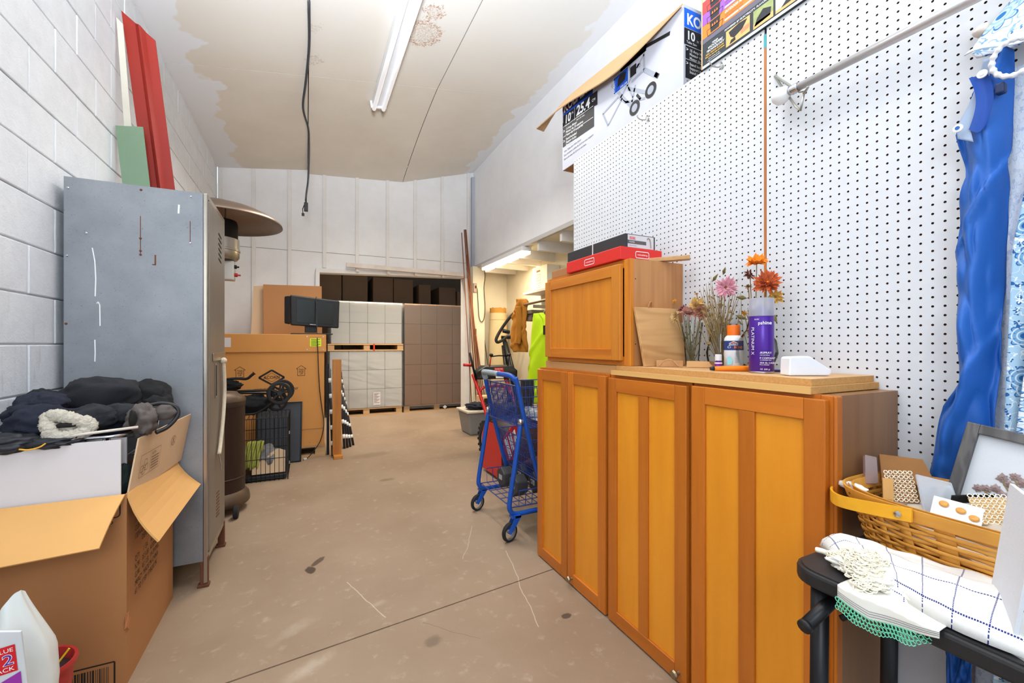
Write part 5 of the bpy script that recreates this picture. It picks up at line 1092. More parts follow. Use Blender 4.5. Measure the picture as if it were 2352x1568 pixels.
# ------------------------------------------------------------------ things standing on the shelf board
ZT = 1.1254
cbm = wood('acacia_board', (206, 160, 106), (176, 124, 74), 'x', 3.5, .45, .12, .02, rings=.10)
cb_ = T('cutting_board', 'pale wooden board with a leather loop leaning on the oak cabinet side', 'board', (1.385, 1.37, ZT))
P(MB().slab([(1.272, 1.362, ZT+.001), (1.515, 1.362, ZT+.001), (1.50, 1.402, 1.378), (1.252, 1.402, 1.378)], (0, 1, -.15), .014), 'board', cbm, cb_, bevel=.002)
P(MB().tube(smooth_path([(1.325, 1.405, 1.375), (1.335, 1.402, 1.40), (1.345, 1.403, 1.398), (1.35, 1.407, 1.375)]), .004, 6), 'loop', mat('leather_tan', (176, 120, 70), .7), cb_, True)
wp = T('wood_block', 'pale wood offcut with a twine loop in front of the leaning board', 'block', (1.35, 1.30, ZT))
P(MB().slab([(1.312, 1.342, ZT+.001), (1.378, 1.262, ZT+.001), (1.39, 1.272, ZT+.001), (1.324, 1.352, ZT+.001)], (0, 0, 1), .026), 'block', cbm, wp, bevel=.001)
P(MB().tube(smooth_path([(1.315, 1.33, ZT+.004), (1.325, 1.315, ZT+.024), (1.337, 1.297, ZT+.032), (1.35, 1.283, ZT+.024), (1.36, 1.268, ZT+.004)]), .0022, 6), 'twine_loop', mat('twine', (196, 150, 104), .9), wp, True)
S(MB().slab([(1.386, 1.252, ZT+.001), (1.452, 1.165, ZT+.001), (1.50, 1.20, ZT+.001), (1.436, 1.285, ZT+.001)], (0, 0, 1), .024), 'wood_block', cbm, 'wide pale wood offcut between the twine block and the bottles', 'block', bevel=.001)

GL = glass('vase_glass', (244, 246, 244), .03, .04, True)
STM = mat('dry_stem', (140, 116, 70), .9, var=.2, vs=40); STG = mat('olive_stem', (108, 100, 58), .9, var=.2, vs=40)
def vase(x, y, prof, label):
    v = T('glass_vase', label, 'vase', (x, y, ZT)); P(MB().lathe([(0, ZT+.002)]+[(r, ZT+.002+z) for r, z in prof], 36, Matrix.Translation((x, y, 0))), 'glass', GL, v, 'auto'); return v
v1 = (1.478, 1.305); v2 = (1.480, 1.172); v3 = (1.470, 1.010)
vase(*v1, [(.022, 0), (.026, .01), (.03, .06), (.034, .12), (.042, .17), (.043, .185)], 'slim clear glass vase holding dusty pink dried flowers')
vase(*v2, [(.03, 0), (.045, .02), (.05, .06), (.036, .12), (.034, .15), (.046, .175)], 'clear glass vase packed with dry grasses, in the middle of three')
vase(*v3, [(.03, 0), (.055, .02), (.068, .06), (.062, .105), (.034, .145), (.027, .18), (.034, .20)], 'round bellied clear glass vase behind the purple can')
def stems(root, x, y, n, h0, h1, sp, seed, m, lean=(0, 0)):
    rnd = random.Random(seed); mb = MB()
    for k in range(n):
        a = rnd.uniform(0, 6.28); r0 = rnd.uniform(0, .018); h = rnd.uniform(h0, h1); s_ = rnd.uniform(.2, 1)*sp
        p0 = Vector((x+r0*math.cos(a+2), y+r0*math.sin(a+2), ZT+.01)); p2 = Vector((min(1.542, x+lean[0]*h+s_*math.cos(a)), y+lean[1]*h+s_*math.sin(a), ZT+h))
        p1 = (p0+p2)/2+Vector((rnd.uniform(-.018, .012), rnd.uniform(-.02, .02), 0)); mb.tube(smooth_path([p0, p1, p2], 3), [.0013]*6+[.0007], 4)
        if rnd.random() < .5:      # little dry leaf
            q = p1+(p2-p1)*rnd.random(); d = Vector((rnd.uniform(-.5, .5), rnd.uniform(-1, 1), rnd.uniform(-.2, .7)))*.03
            if (q+d).x < 1.542: mb.add([q, q+d*.5+Vector((0, 0, .006)), q+d, q+d*.5-Vector((0, 0, .006))], [(0, 1, 2, 3)])
    return mb
g1 = S(stems(None, *v1, 16, .12, .24, .05, 1, STG), 'dried_stems', STG, 'thin dry stems in the slim vase', 'dried stems', kind='stuff')
g2 = S(stems(None, *v2, 70, .16, .36, .085, 2, STM), 'dried_grass', STM, 'bundle of dry straw coloured grasses filling the middle vase', 'dried grass', kind='stuff')
g3 = S(stems(None, *v3, 16, .16, .30, .055, 3, STG), 'dried_stems', STG, 'dry stems in the round bellied vase', 'dried stems', kind='stuff')
def flower(c, r, n, layers, m, label, base, cup=.5, face=(-.6, -.75, .25), mc=None, name='dried_flower', wd=.19, stem=None):
    """layered petals around a heart, each petal a folded blade; stem is a part"""
    f = T(name, label, 'flower', c, 'dried flowers in the vases'); Mf_ = fr(c, Vector(face).orthogonal(), Vector(face).cross(Vector(face).orthogonal())); mb = MB(); rnd = random.Random(int(c[1]*1000))
    for l in range(layers):
        rl_ = r*(1-.75*l/layers); el0 = R(10+cup*70*l/max(1, layers-1))
        for k in range(n):
            a = 2*PI*(k+.5*l)/n+rnd.uniform(-.16, .16); el = el0+rnd.uniform(-.28, .28); rr_ = rl_*rnd.uniform(.75, 1.1); w = max(.0022, rr_*wd)
            d = Vector((math.cos(a)*math.cos(el), math.sin(a)*math.cos(el), math.sin(el))); t = Vector((-math.sin(a), math.cos(a), 0)); up = d.cross(t)
            q = [d*rr_*.08, d*rr_*.55+t*w, d*rr_*.95+up*rr_*rnd.uniform(-.35, .3), d*rr_*.55-t*w, d*rr_*.5-up*w*.5]
            mb.add([Mf_ @ p for p in q], [(0, 1, 4), (1, 2, 4), (2, 3, 4), (3, 0, 4)])
    P(mb, 'petals', m, f); P(MB().blob(c, (r*.16, r*.16, r*.14), 12, 8, .3, seed=3), 'heart', mc or STG, f, True)
    b = Vector(base); cc = Vector(c); P(MB().tube(smooth_path([b, (b+cc)/2+Vector((.004, .006, 0)), cc]), .0018, 5), 'stem', STM, f)
    return f
ptl = lambda n, c: mat(n, c, .85, var=.28, vs=60)
B1 = (v1[0], v1[1], ZT+.01); B2 = (v2[0], v2[1], ZT+.01); B3 = (v3[0], v3[1], ZT+.01)
flower((1.452, 1.30, 1.356), .038, 24, 5, ptl('dusty_rose', (186, 128, 112)), 'dusty rose dried zinnia, frontmost in the slim vase', B1, .3, (-.5, -.6, .7))
flower((1.44, 1.36, 1.340), .032, 20, 4, ptl('cream_dry', (206, 172, 116)), 'curled cream dried flower drooping at the left of the slim vase', B1, .6, (-.7, .1, .1))
flower((1.47, 1.275, 1.385), .040, 22, 6, ptl('straw_bloom', (212, 170, 104)), 'straw coloured dried bloom at the top of the slim vase', B1, .8, (-.5, -.6, .6))
flower((1.455, 1.335, 1.37), .026, 12, 3, ptl('burgundy', (110, 44, 64)), 'small burgundy dried flower behind the rose one', B1, .5, (-.6, .2, .6))
flower((1.46, 1.245, 1.352), .036, 20, 5, ptl('russet', (164, 106, 84)), 'russet dried bloom between the slim and middle vases', B1, .5, (-.6, -.6, .1))
flower((1.47, 1.395, 1.41), .014, 10, 3, ptl('bright_yellow', (236, 166, 20)), 'tiny bright yellow flower leaning out over the wooden board', B1, .8, (-.6, .2, .5))
flower((1.475, 1.28, 1.43), .012, 8, 2, ptl('ochre_small', (176, 122, 60)), 'tiny ochre flower head among the grasses', B2, .8, (-.5, -.5, .6))
flower((1.445, 1.118, 1.437), .048, 34, 6, ptl('pink_bloom', (216, 150, 164)), 'large pink dried zinnia facing the camera from the middle vase', B2, .35, (-.8, -.55, .1), mat('dark_heart', (110, 70, 30), .9), wd=.10)
flower((1.462, 1.005, 1.515), .046, 16, 4, ptl('orange_bloom', (232, 130, 20)), 'bright orange and yellow flower, tallest of all', B3, .3, (-.4, -.35, .8), mat('dark_heart', (110, 70, 30), .9), wd=.22)
flower((1.462, .965, 1.435), .056, 26, 7, ptl('rust_orange', (200, 96, 50)), 'rust orange double bloom lower right of the tallest orange flower', B3, .6, (-.6, -.5, .4), mat('yellow_heart', (236, 160, 30), .8), wd=.15)
flower((1.468, 1.035, 1.475), .026, 10, 4, ptl('maroon_dry', (120, 62, 46)), 'withered maroon bud below the tallest orange flower', B3, .9, (-.6, .2, -.4))
flower((1.466, 1.04, 1.43), .018, 9, 3, ptl('brown_bud', (130, 96, 56)), 'small brown dried bud beside the large pink bloom', B3, .9, (-.5, -.2, .8))
flower((1.475, .945, 1.385), .034, 11, 3, ptl('yellow_dry', (206, 158, 76)), 'faded yellow flower under the rust orange bloom', B3, .6, (-.6, -.5, -.3))
flower((1.465, 1.055, 1.335), .014, 9, 3, ptl('mustard_bud', (210, 150, 40)), 'round mustard bud hanging at the neck of the round vase', B3, .9, (-.6, -.3, -.3))
lf = MB()
for c, d in (((1.47, 1.13, 1.40), (-.01, -.03, .03)), ((1.475, 1.10, 1.33), (-.01, -.06, -.02)), ((1.47, 1.20, 1.47), (0, -.03, .03)), ((1.475, 1.05, 1.39), (0, .05, .01)), ((1.48, .96, 1.33), (0, -.02, -.04)), ((1.47, 1.15, 1.49), (-.01, -.02, .03))):
    c = Vector(c); d = Vector(d); s_ = d.cross(Vector((1, 0, 0))).normalized()*.009
    lf.add([c, c+d*.4+s_, c+d, c+d*.4-s_, c+d*.5+Vector((-.006, 0, 0))], [(0, 1, 4), (1, 2, 4), (2, 3, 4), (3, 0, 4)])
P(lf, 'dry_leaves_marks', STG, g2)

def can(name, label, cat, x, y): return T(name, label, cat, (x, y, ZT)), Matrix.Translation((x, y, ZT))
sp_, Ms = can('spray_can', 'tall purple hairspray can with a clear cap on the shelf board', 'can', 1.352, .913)
PUR = mat('can_purple', (74, 30, 140), .3, .25, var=.1, vs=200)
P(MB().lathe([(0, .001), (.034, .001), (.0365, .004), (.0365, .186), (.034, .19)], 40, Ms), 'can_body', PUR, sp_, 'auto')
P(MB().lathe([(0, .0004), (.035, .0004), (.037, .002), (.037, .005), (.036, .006)], 40, Ms), 'bottom_rim', CHR, sp_, 'auto')
P(MB().lathe([(.033, .19), (.03, .203), (.022, .212), (.012, .214), (.012, .222), (0, .222)], 32, Ms), 'dome', mat('dome_purple', (96, 70, 160), .35, .3), sp_, 'auto')
P(MB().lathe([(.0375, .186), (.0375, .19), (.037, .193), (.037, .241), (.035, .245), (0, .245)], 40, Ms), 'clear_cap', glass('frosted_cap', (228, 226, 232), .32, .22), sp_, 'auto')
dirc = Vector((-1.352, -.913, 0)).normalized()
def face_frame(x, y, r, z, ang=0):
    n = Matrix.Rotation(ang, 3, 'Z') @ dirc; return fr(Vector((x, y, z))+n*r, Vector((0, 0, 1)).cross(n), (0, 0, 1))
tm = MB(); Mk = face_frame(1.352, .913, .0374, ZT, -.35)
textmb(tm, 'deepshine', .0155, Mk @ Matrix.Translation((.012, .158, 0)), 'CENTER', bend=.0374, bold=.01); textmb(tm, 'RUSK', .006, Mk @ Matrix.Translation((.0, .173, 0)), 'CENTER', bend=.0374)
for k, (s_, z, h) in enumerate((('HAIRSPRAY', .064, .009), ('volume and shine', .058, .005), ('FIXATIF COIFFANT', .047, .008), ('pour un maintien fort', .042, .005), ('FIJADOR PARA EL CABELLO', .032, .0075), ('brillo y volumen', .027, .005), ('10 OZ  (283 g)', .012, .006))): textmb(tm, s_, h, Mk @ Matrix.Translation((.02, z, 0)), 'CENTER', bend=.0374)
Mp = face_frame(1.352, .913, .0372, ZT, -.80)
textmb(tm, 'PLATINUM X', .0165, Mp @ Matrix.Translation((-.002, .150, 0)) @ Matrix.Rotation(-PI/2, 4, 'Z'), sx=.95)
P(tm, 'lettering', INKW, sp_)
gx, gy = 1.45, 1.088
gb, Mg = can('glue_bottle', 'white glue bottle with an orange cap between the purple bottle and can', 'bottle', gx, gy)
P(MB().lathe([(0, .001), (.031, .001), (.033, .004), (.033, .108), (.031, .118), (.024, .126), (.021, .128)], 36, Mg), 'bottle_body', mat('bottle_white', (226, 226, 228), .35), gb, 'auto')
OR = mat('cap_orange', (244, 112, 14), .4)
P(MB().lathe([(.0225, .127), (.0225, .163), (.021, .166), (0, .167)], 32, Mg), 'cap', OR, gb, 'auto'); P(MB().lathe([(.0333, .003), (.0333, .012)], 36, Mg), 'orange_band', OR, gb)
P(MB().lathe([(.0334, .072), (.0334, .107)], 36, Mg), 'navy_label', mat('label_navy', (40, 58, 120), .5), gb)
dirc = Vector((-gx, -gy, 0)).normalized(); Mk = face_frame(gx, gy, .0346, ZT)
P(textmb(MB(), 'Craft', .013, Mk @ Matrix.Translation((-.022, .080, 0)), bend=.0346, shear=.3), 'craft_lettering', INKW, gb)
P(textmb(MB(), 'BOND', .0115, Mk @ Matrix.Translation((.001, .079, 0)), bend=.0346, bold=.02), 'bond_lettering', OR, gb)
tm = MB(); textmb(tm, "ELMER'S", .007, Mk @ Matrix.Translation((0, .0925, 0)), 'CENTER', bend=.0346); frame_lines(tm, Mk @ Matrix.Translation((0, 0, .0006)), [(-.014, .091), (.014, .091), (.014, .098), (0, .105), (-.014, .098)], .0012); P(tm, 'emblem_lettering', INKW, gb)
P(poly(MB(), Mk @ Matrix.Translation((0, 0, .0005)), [(-.011, .0992), (.011, .0992), (0, .104)]), 'emblem_roof', OR, gb)
P(poly(MB(), Mk @ Matrix.Translation((0, 0, .0012)), [(-.021, .018), (-.006, .02), (-.002, .035), (-.012, .05), (-.022, .042)]), 'pale_picture', mat('pale_aqua', (150, 214, 222), .5), gb)
P(MB().lathe([(.0336, .003), (.0336, .014)], 5, Mg @ Matrix.Rotation(math.atan2(dirc.y, dirc.x)-.1, 4, 'Z'), a0=-.3, a1=.5), 'aqua_tag', mat('aqua', (40, 180, 200), .5), gb)
tm = MB(); [line(tm, Mk @ Matrix.Translation((0, 0, -.0002)), (.004, .062-.005*k), (.019, .062-.005*k), .0014) for k in range(8)]; P(tm, 'caption_print', mat('pale_ink', (150, 170, 184), .6), gb)
ob_, Mo = can('oil_bottle', 'tiny purple bottle with a white cap behind the orange knife', 'bottle', 1.392, 1.108)
P(MB().lathe([(0, .001), (.0125, .001), (.013, .003), (.013, .026), (.009, .03), (.009, .033)], 24, Mo), 'bottle_body', mat('amber_violet', (120, 40, 150), .25), ob_, 'auto'); P(MB().lathe([(.0118, .033), (.0118, .054), (.010, .056), (0, .056)], 24, Mo), 'cap', mat('bottle_white', (0, 0, 0)), ob_, 'auto')
P(MB().lathe([(.0133, .004), (.0133, .012)], 24, Mo), 'dark_label', mat('dark_violet', (50, 24, 60), .5), ob_); P(MB().lathe([(.0133, .0215), (.0133, .026)], 24, Mo), 'white_ring', INKW, ob_)
uk = T('utility_knife', 'orange utility knife with black tips lying in front of the bottles', 'knife', (1.34, 1.01, ZT)); ka, kb = Vector((1.272, 1.046, ZT+.009)), Vector((1.405, .955, ZT+.011)); kd = (kb-ka).normalized()
P(MB().tube([ka+kd*.012, ka+kd*.03, ka+(kb-ka)*.55, kb], [.0075, .0085, .0098, .0098], 12), 'handle', mat('knife_orange', (236, 128, 14), .45), uk, True); P(MB().tube([ka, ka+kd*.014], [.006, .0078], 12), 'tip', BLK, uk, True); P(MB().tube([ka+(kb-ka)*.80, ka+(kb-ka)*.90], .0101, 12), 'slider', BLK, uk, True)
tp = T('tape_dispenser', 'white translucent plastic wedge at the near end of the shelf board', 'dispenser', (1.34, .755, ZT))
def tp_pt(u, w): a, b = Vector((1.285, .782, ZT+.001)), Vector((1.412, .722, ZT+.001)); d = (b-a).normalized(); n = Vector((-d.y, d.x, 0)); return a+d*u, n*w
prof = [(.0, 0), (.118, 0), (.128, .008), (.126, .018), (.10, .034), (.066, .056), (.058, .058), (.006, .056), (.002, .05)]
P(MB().slab([tp_pt(u, 0)[0]+Vector((0, 0, z)) for u, z in prof], (.43, .90, 0), .045), 'shell', mat('milky_plastic', (226, 228, 234), .3, spec=.5), tp, bevel=.004)
P(MB().slab([tp_pt(.075, 0)[0]+Vector((.01, .02, .052)), tp_pt(.10, 0)[0]+Vector((.01, .02, .037)), tp_pt(.10, 0)[0]+Vector((.02, .035, .037)), tp_pt(.075, 0)[0]+Vector((.02, .035, .052))], (0, 0, 1), .003), 'cutter', mat('cutter_tan', (180, 150, 110), .5), tp)
pen = MB().tube([(1.43, .93, ZT+.004), (1.50, .86, ZT+.004)], .004, 8); S(pen, 'blue_pen', mat('pen_blue', (50, 50, 130), .4), 'dark blue pen lying behind the purple can', 'pen', smooth=True)
# ------------------------------------------------------------------ boxes on the loft above the pegboard
ts_ = T('saw_carton', 'long white table saw carton with a torn kraft flap on the loft above the pegboard', 'carton', (1.89, 1.96, 2.403))
SAWW = mat('printed_white', (194, 195, 205), .4, var=.03)
P(MB().slab([(1.575, 1.44, 2.404), (1.575, 2.48, 2.404), (1.575, 2.48, 2.868), (1.575, 1.44, 2.80)], (1, 0, 0), .006), 'front_wall', SAWW, ts_)
P(MB().slab([(1.581, 1.44, 2.404), (2.20, 1.44, 2.404), (2.20, 1.44, 2.80), (1.581, 1.44, 2.80)], (0, 1, 0), .006), 'end_wall', SAWW, ts_); P(MB().slab([(1.581, 2.474, 2.404), (2.20, 2.474, 2.404), (2.20, 2.474, 2.868), (1.581, 2.474, 2.868)], (0, 1, 0), .006), 'end_wall', SAWW, ts_)
P(MB().box(1.581, 2.20, 1.446, 2.474, 2.404, 2.41), 'bottom', KRAFTD, ts_); P(MB().box(2.194, 2.20, 1.446, 2.474, 2.41, 2.80), 'back_wall', KRAFTD, ts_)
hin = [(2.74, 2.79), (2.474, 2.868), (2.013, 2.843), (1.695, 2.812), (1.46, 2.798)]; out = [(2.70, 2.776), (2.341, 2.756), (1.904, 2.683), (1.70, 2.682), (1.43, 2.676)]
fl_ = MB()
HP = smooth_path([(1.575, y, z) for y, z in hin], 6); OP = smooth_path([(1.492 if i < 4 else 1.56, y, z+(.11 if i == 4 else 0)) for i, (y, z) in enumerate(out)], 6)
fl_.grid(lambda u, v: HP[min(len(HP)-1, int(u*(len(HP)-1)+.5))]*(1-v)+OP[min(len(OP)-1, int(u*(len(OP)-1)+.5))]*v, len(HP)-1, 3)
P(fl_, 'torn_flap', mat('kraft_tan', (186, 148, 106), .8, var=.05), ts_, solid=.006)  # tan kraft of the torn flap
Mk = fr((1.5742, 2.48, 2.41), (0, -1, 0), (0, 0, 1)); DKP = mat('print_black', (36, 36, 40), .5, var=.1, vs=80); BLP = mat('print_blue', (24, 84, 190), .45); GRP = mat('print_grey', (160, 164, 176), .5); NVP = mat('print_navy', (30, 40, 100), .5)
q = MB(); poly(q, Mk, [(.012, .30), (.345, .315), (.345, .42), (.012, .42)], .0003); P(q, 'navy_field', NVP, ts_)
q = MB(); poly(q, Mk, [(.012, .355), (.345, .338), (.345, .352), (.012, .372)], .0006); P(q, 'blue_stripe', BLP, ts_)
q = MB(); poly(q, Mk, [(.012, .315), (.392, .249), (.392, .335), (.012, .362)], .0009); P(q, 'black_field', DKP, ts_)
q = MB(); poly(q, Mk, [(.006, .15), (.358, .134), (.358, .262), (.006, .316)], .0009); P(q, 'black_field', DKP, ts_)
tm = MB(); Mt = Mk @ Matrix.Translation((0, 0, .0013)); sk = lambda x, y: Mt @ Matrix.Translation((x, y, 0)) @ Matrix.Rotation(-.09, 4, 'Z')
textmb(tm, 'KOBALT', .095, Mk @ Matrix.Translation((.02, .378, .0008)), sx=.78, bold=.02)
textmb(tm, '10', .075, sk(.03, .300), bold=.03); textmb(tm, 'IN.', .022, sk(.112, .325)); textmb(tm, 'Table Saw', .016, sk(.03, .280)); textmb(tm, '25.4', .085, sk(.168, .288), bold=.03); textmb(tm, 'CM', .024, sk(.335, .29))
for k, s_ in enumerate(('Scie sur socle', 'Sierra de mesa')): textmb(tm, s_, .015, sk(.17, .272-.017*k))
line(tm, Mt, (.15, .352), (.15, .268), .003)
for y0, ls in ((.258, ('15 Amp Motor', 'Moteur de 15 amp\u00e8res', 'Motor de 15 amperios')), (.19, ('Stand Included', 'Support inclus', 'Stand incluido'))):
    line(tm, Mt, (.012, y0+.027), (.35, y0+.004), .0025)
    textmb(tm, '>', .03, sk(.014, y0-.014), bold=.02)
    for k, s_ in enumerate(ls): textmb(tm, s_, .0215, sk(.045, y0-.008-.0205*k), bold=.01)
P(tm, 'lettering', INKW, ts_)
tm = MB()
for k, s_ in enumerate(('10-in Table Saw With Stand', 'Scie circulaire \u00e0 table de 25,4 cm avec support', 'Sierra de mesa de 25,4 cm con base')): textmb(tm, s_, .0185, Mk @ Matrix.Translation((.02, .108-.026*k, .0003)), sx=.95)
P(tm, 'caption_print', INK, ts_)
pic = MB(); Mq = Mk @ Matrix.Translation((0, 0, .0010))
for a, b, w in (((.443, .167), (.58, .195), .012), ((.443, .167), (.491, .078), .012), ((.491, .078), (.616, .172), .010), ((.523, .295), (.687, .088), .018), ((.687, .088), (.72, .09), .016), ((.60, .18), (.785, .31), .012), ((.785, .332), (.785, .231), .014), ((.69, .22), (.785, .231), .014), ((.785, .231), (.877, .145), .022), ((.66, .20), (.83, .085), .018), ((.58, .195), (.64, .135), .012), ((.641, .135), (.79, .08), .012), ((.542, .327), (.80, .33), .016), ((.666, .304), (.76, .27), .02), ((.72, .187), (.69, .10), .012), ((.62, .30), (.70, .13), .010)): line(pic, Mq, a, b, w)
P(pic, 'stand_picture_print', GRP, ts_)
q = MB()
for c in ((.832, .10), (.714, .068)):
    poly(q, Mq, [(c[0]+.040*math.cos(a*PI/12), c[1]+.038*math.sin(a*PI/12)) for a in range(24)], .0004)
line(q, Mq, (.60, .345), (.80, .345), .05); line(q, Mq, (.785, .345), (.96, .305), .018); line(q, Mq, (.86, .165), (.885, .14), .022); rect(q, Mq, .68, .245, .727, .30, .0004); line(q, Mq, (.73, .13), (.76, .09), .014)
P(q, 'dark_picture_print', DKP, ts_)
q = MB()
for c in ((.832, .10), (.714, .068)): poly(q, Mq, [(c[0]+.022*math.cos(a*PI/10), c[1]+.021*math.sin(a*PI/10)) for a in range(20)], .0008)
P(q, 'hub_print', GRP, ts_)
q = MB(); rect(q, Mq, .542, .225, .666, .318, .0008); P(q, 'blue_panel', BLP, ts_); tm = MB(); textmb(tm, 'KOBALT', .018, Mq @ Matrix.Translation((.556, .235, .0012)) @ Matrix.Rotation(PI/2, 4, 'Z')); textmb(tm, 'DELUXE', .016, Mq @ Matrix.Translation((.60, .232, .0012))); frame_lines(tm, Mq, [(.542, .225), (.666, .225), (.666, .318), (.542, .318)], .003, .0012); P(tm, 'panel_lettering', INKW, ts_)
q = MB(); poly(q, Mq, [(.575, .25), (.64, .26), (.65, .30), (.60, .31), (.58, .29)], .0011); P(q, 'panel_picture', DKP, ts_)
Me = fr((1.575, 1.4392, 2.41), (1, 0, 0), (0, 0, 1))
q = MB(); rect(q, Me, .004, .285, .6, .374); P(q, 'blue_field', mat('print_bright_blue', (24, 100, 226), .45), ts_); q = MB(); rect(q, Me, .004, .205, .6, .282); rect(q, Me, .012, .05, .6, .203); P(q, 'black_field', DKP, ts_)
tm = MB(); Mt = Me @ Matrix.Translation((0, 0, .0006)); textmb(tm, 'KOBALT', .072, Mt @ Matrix.Translation((.02, .302, 0)), sx=.9, bold=.03); textmb(tm, '10', .056, Mt @ Matrix.Translation((.018, .233, 0)), bold=.03); textmb(tm, 'in Table Saw', .02, Mt @ Matrix.Translation((.085, .233, 0))); textmb(tm, 'Table Saw', .0165, Mt @ Matrix.Translation((.018, .214, 0)))
for y0, ls in ((.182, ('15 Amp Motor', 'Moteur de 15 amp\u00e8res', 'Motor de 15 amperios')), (.118, ('Stand Included', 'Support inclus', 'Stand incluido'))):
    textmb(tm, '>', .024, Mt @ Matrix.Translation((.016, y0-.006, 0)), bold=.02); line(tm, Mt, (.012, y0+.02), (.5, y0+.02), .0018)
    for k, s_ in enumerate(ls): textmb(tm, s_, .0185, Mt @ Matrix.Translation((.038, y0-.004-.0185*k, 0)), bold=.01)
P(tm, 'lettering', INKW, ts_); tm = MB(); [textmb(tm, s_, .0105, Me @ Matrix.Translation((.02, .034-.012*k, .0003))) for k, s_ in enumerate(('Blade guard, mitre gauge', 'Made in China', 'Fabriqu\u00e9 en Chine'))]; P(tm, 'caption_print', INK, ts_)

gb_ = T('grill_carton', 'colourful outdoor cooker carton standing nearer on the loft edge', 'carton', (1.75, 1.02, 2.403))
P(MB().box(1.54, 1.98, .72, 1.307, 2.404, 2.92), 'carton_body', mat('carton_dark', (44, 52, 58), .45, var=.12, vs=14), gb_, bevel=.003)
Mk = fr((1.5392, 1.307, 2.404), (0, -1, 0), (0, 0, 1))
P(rect(MB(), Mk, 0, 0, .587, .012), 'white_base_band', SAWW, gb_); P(rect(MB(), Mk, 0, .105, .587, .127), 'slate_band', mat('print_slate', (104, 98, 112), .5), gb_); P(MB().box(1.537, 1.5405, 1.3035, 1.3085, 2.404, 2.92), 'worn_edge', KRAFTL, gb_)
def slant(z0, z1, x1, c, nm): q = MB(); poly(q, Mk, [(.004, z0), (x1, z0), (x1, z1), (.004, z1)], .0003); P(q, nm, c, gb_)
slant(.127, .182, .26, mat('print_orange', (246, 126, 32), .45), 'orange_field'); slant(.183, .232, .27, mat('print_purple', (150, 84, 184), .45), 'purple_field'); slant(.233, .285, .28, mat('print_red', (206, 62, 60), .45), 'red_field'); slant(.286, .34, .29, mat('print_tan', (222, 190, 150), .45), 'tan_field')
for k in range(4):
    z = .132+.052*k; q = MB(); Mc_ = Mk @ Matrix.Translation((0, 0, .0006)); poly(q, Mc_, [(.045, z), (.085, z), (.092, z+.045), (.04, z+.045)]); frame_lines(q, Mc_, [(.03, z-.006), (.098, z-.006), (.104, z+.02), (.026, z+.02)], .0025); P(q, 'cooker_picture', DKP, gb_)
    q = MB(); [poly(q, Mc_, [(.05+.011*j, z+.022), (.058+.011*j, z+.022), (.056+.011*j, z+.032), (.052+.011*j, z+.032)], .0004) for j in range(3)]; P(q, 'food_print', mat('print_food', ((236, 120, 50), (240, 190, 60), (220, 130, 110), (200, 160, 120))[k], .5), gb_)
    textm = MB(); Mt = Mk @ Matrix.Translation((.112, z, .0008)); textmb(textm, ('OUTDOOR AIR FRYER', 'FOOLPROOF SMOKER', 'MASTER GRILL', 'ROAST & BAKE')[k], .0135, Mt @ Matrix.Translation((0, .033, 0)), shear=.25, bold=.02, sx=.86); rect(textm, Mt, 0, .002, .062, .009); rect(textm, Mt, .066, .002, .125, .009); P(textm, 'lettering', INKW, gb_)
    tm = MB(); [textmb(tm, s_, .008, Mt @ Matrix.Translation((0, .023-.009*j, 0)), shear=.2) for j, s_ in enumerate(('Quick even heat all round', 'crisp outside, juicy inside'))] if k < 3 else line(tm, Mt, (0, .02), (.1, .02), .004); P(tm, 'caption_print', mat('print_maroon', (110, 40, 60), .6), gb_)
tm = MB(); Mt = Mk @ Matrix.Translation((0, 0, .0006)); textmb(tm, 'POWERED BY ELECTRICITY. FLAVORED BY REAL WOOD', .0105, Mt @ Matrix.Translation((.112, .092, 0)), bold=.012, sx=1.02)
for k, (s_, h) in enumerate((('NINJA', .0105), ('WOODFIRE', .0135), ('TECHNOLOGY', .0125))): textmb(tm, s_, h, Mt @ Matrix.Translation((.066, .082-.0125*k, 0)), 'CENTER', shear=.2, bold=.02)
for k, s_ in enumerate(('Grill, smoke, air fry', 'with real wood pellets')): textmb(tm, s_, .007, Mt @ Matrix.Translation((.06, .026-.008*k, 0)), 'CENTER', shear=.2)
P(tm, 'lettering', INKW, gb_)
tm = MB(); [textmb(tm, s_, .0088, Mt @ Matrix.Translation((.064, .046-.0095*k, 0)), 'CENTER', shear=.2, bold=.02) for k, s_ in enumerate(('REAL WOOD FLAVOR', 'that you can see and taste'))]; P(tm, 'yellow_lettering', mat('print_yellow', (246, 190, 60), .5), gb_)
def photo(x0, x1, z0, z1, bg, items, nm):
    q = MB(); rect(q, Mk, x0, z0, x1, z1, .0005); P(q, nm, bg, gb_)
    for pts, m_ in items: P(poly(MB(), Mk, [(x0+(x1-x0)*a, z0+(z1-z0)*b) for a, b in pts], .0009), nm+'_print', m_, gb_)
TANP = mat('print_wood_tan', (232, 178, 110), .5, var=.1, vs=30); GRNP = mat('print_foliage', (160, 170, 110), .6, var=.35, vs=60); SKIN = mat('print_skin', (206, 140, 100), .5); PALE = mat('print_pale', (226, 214, 200), .5, var=.08)
photo(.118, .222, .022, .086, TANP, [([(.12, .85), (.55, .98), (.9, .9), (.7, .5), (.35, .3), (.2, .5)], DKP), ([(.6, .5), (.98, .55), (.98, .3), (.65, .2)], SKIN), ([(.15, .05), (.42, .1), (.4, .3), (.22, .28)], DKP)], 'pellet_photo')
photo(.236, .314, .016, .086, GRNP, [([(0, 0), (1, 0), (1, .3), (0, .3)], TANP), ([(.05, .12), (.85, .2), (.9, .6), (.5, .8), (.2, .5)], DKP)], 'cooker_photo')
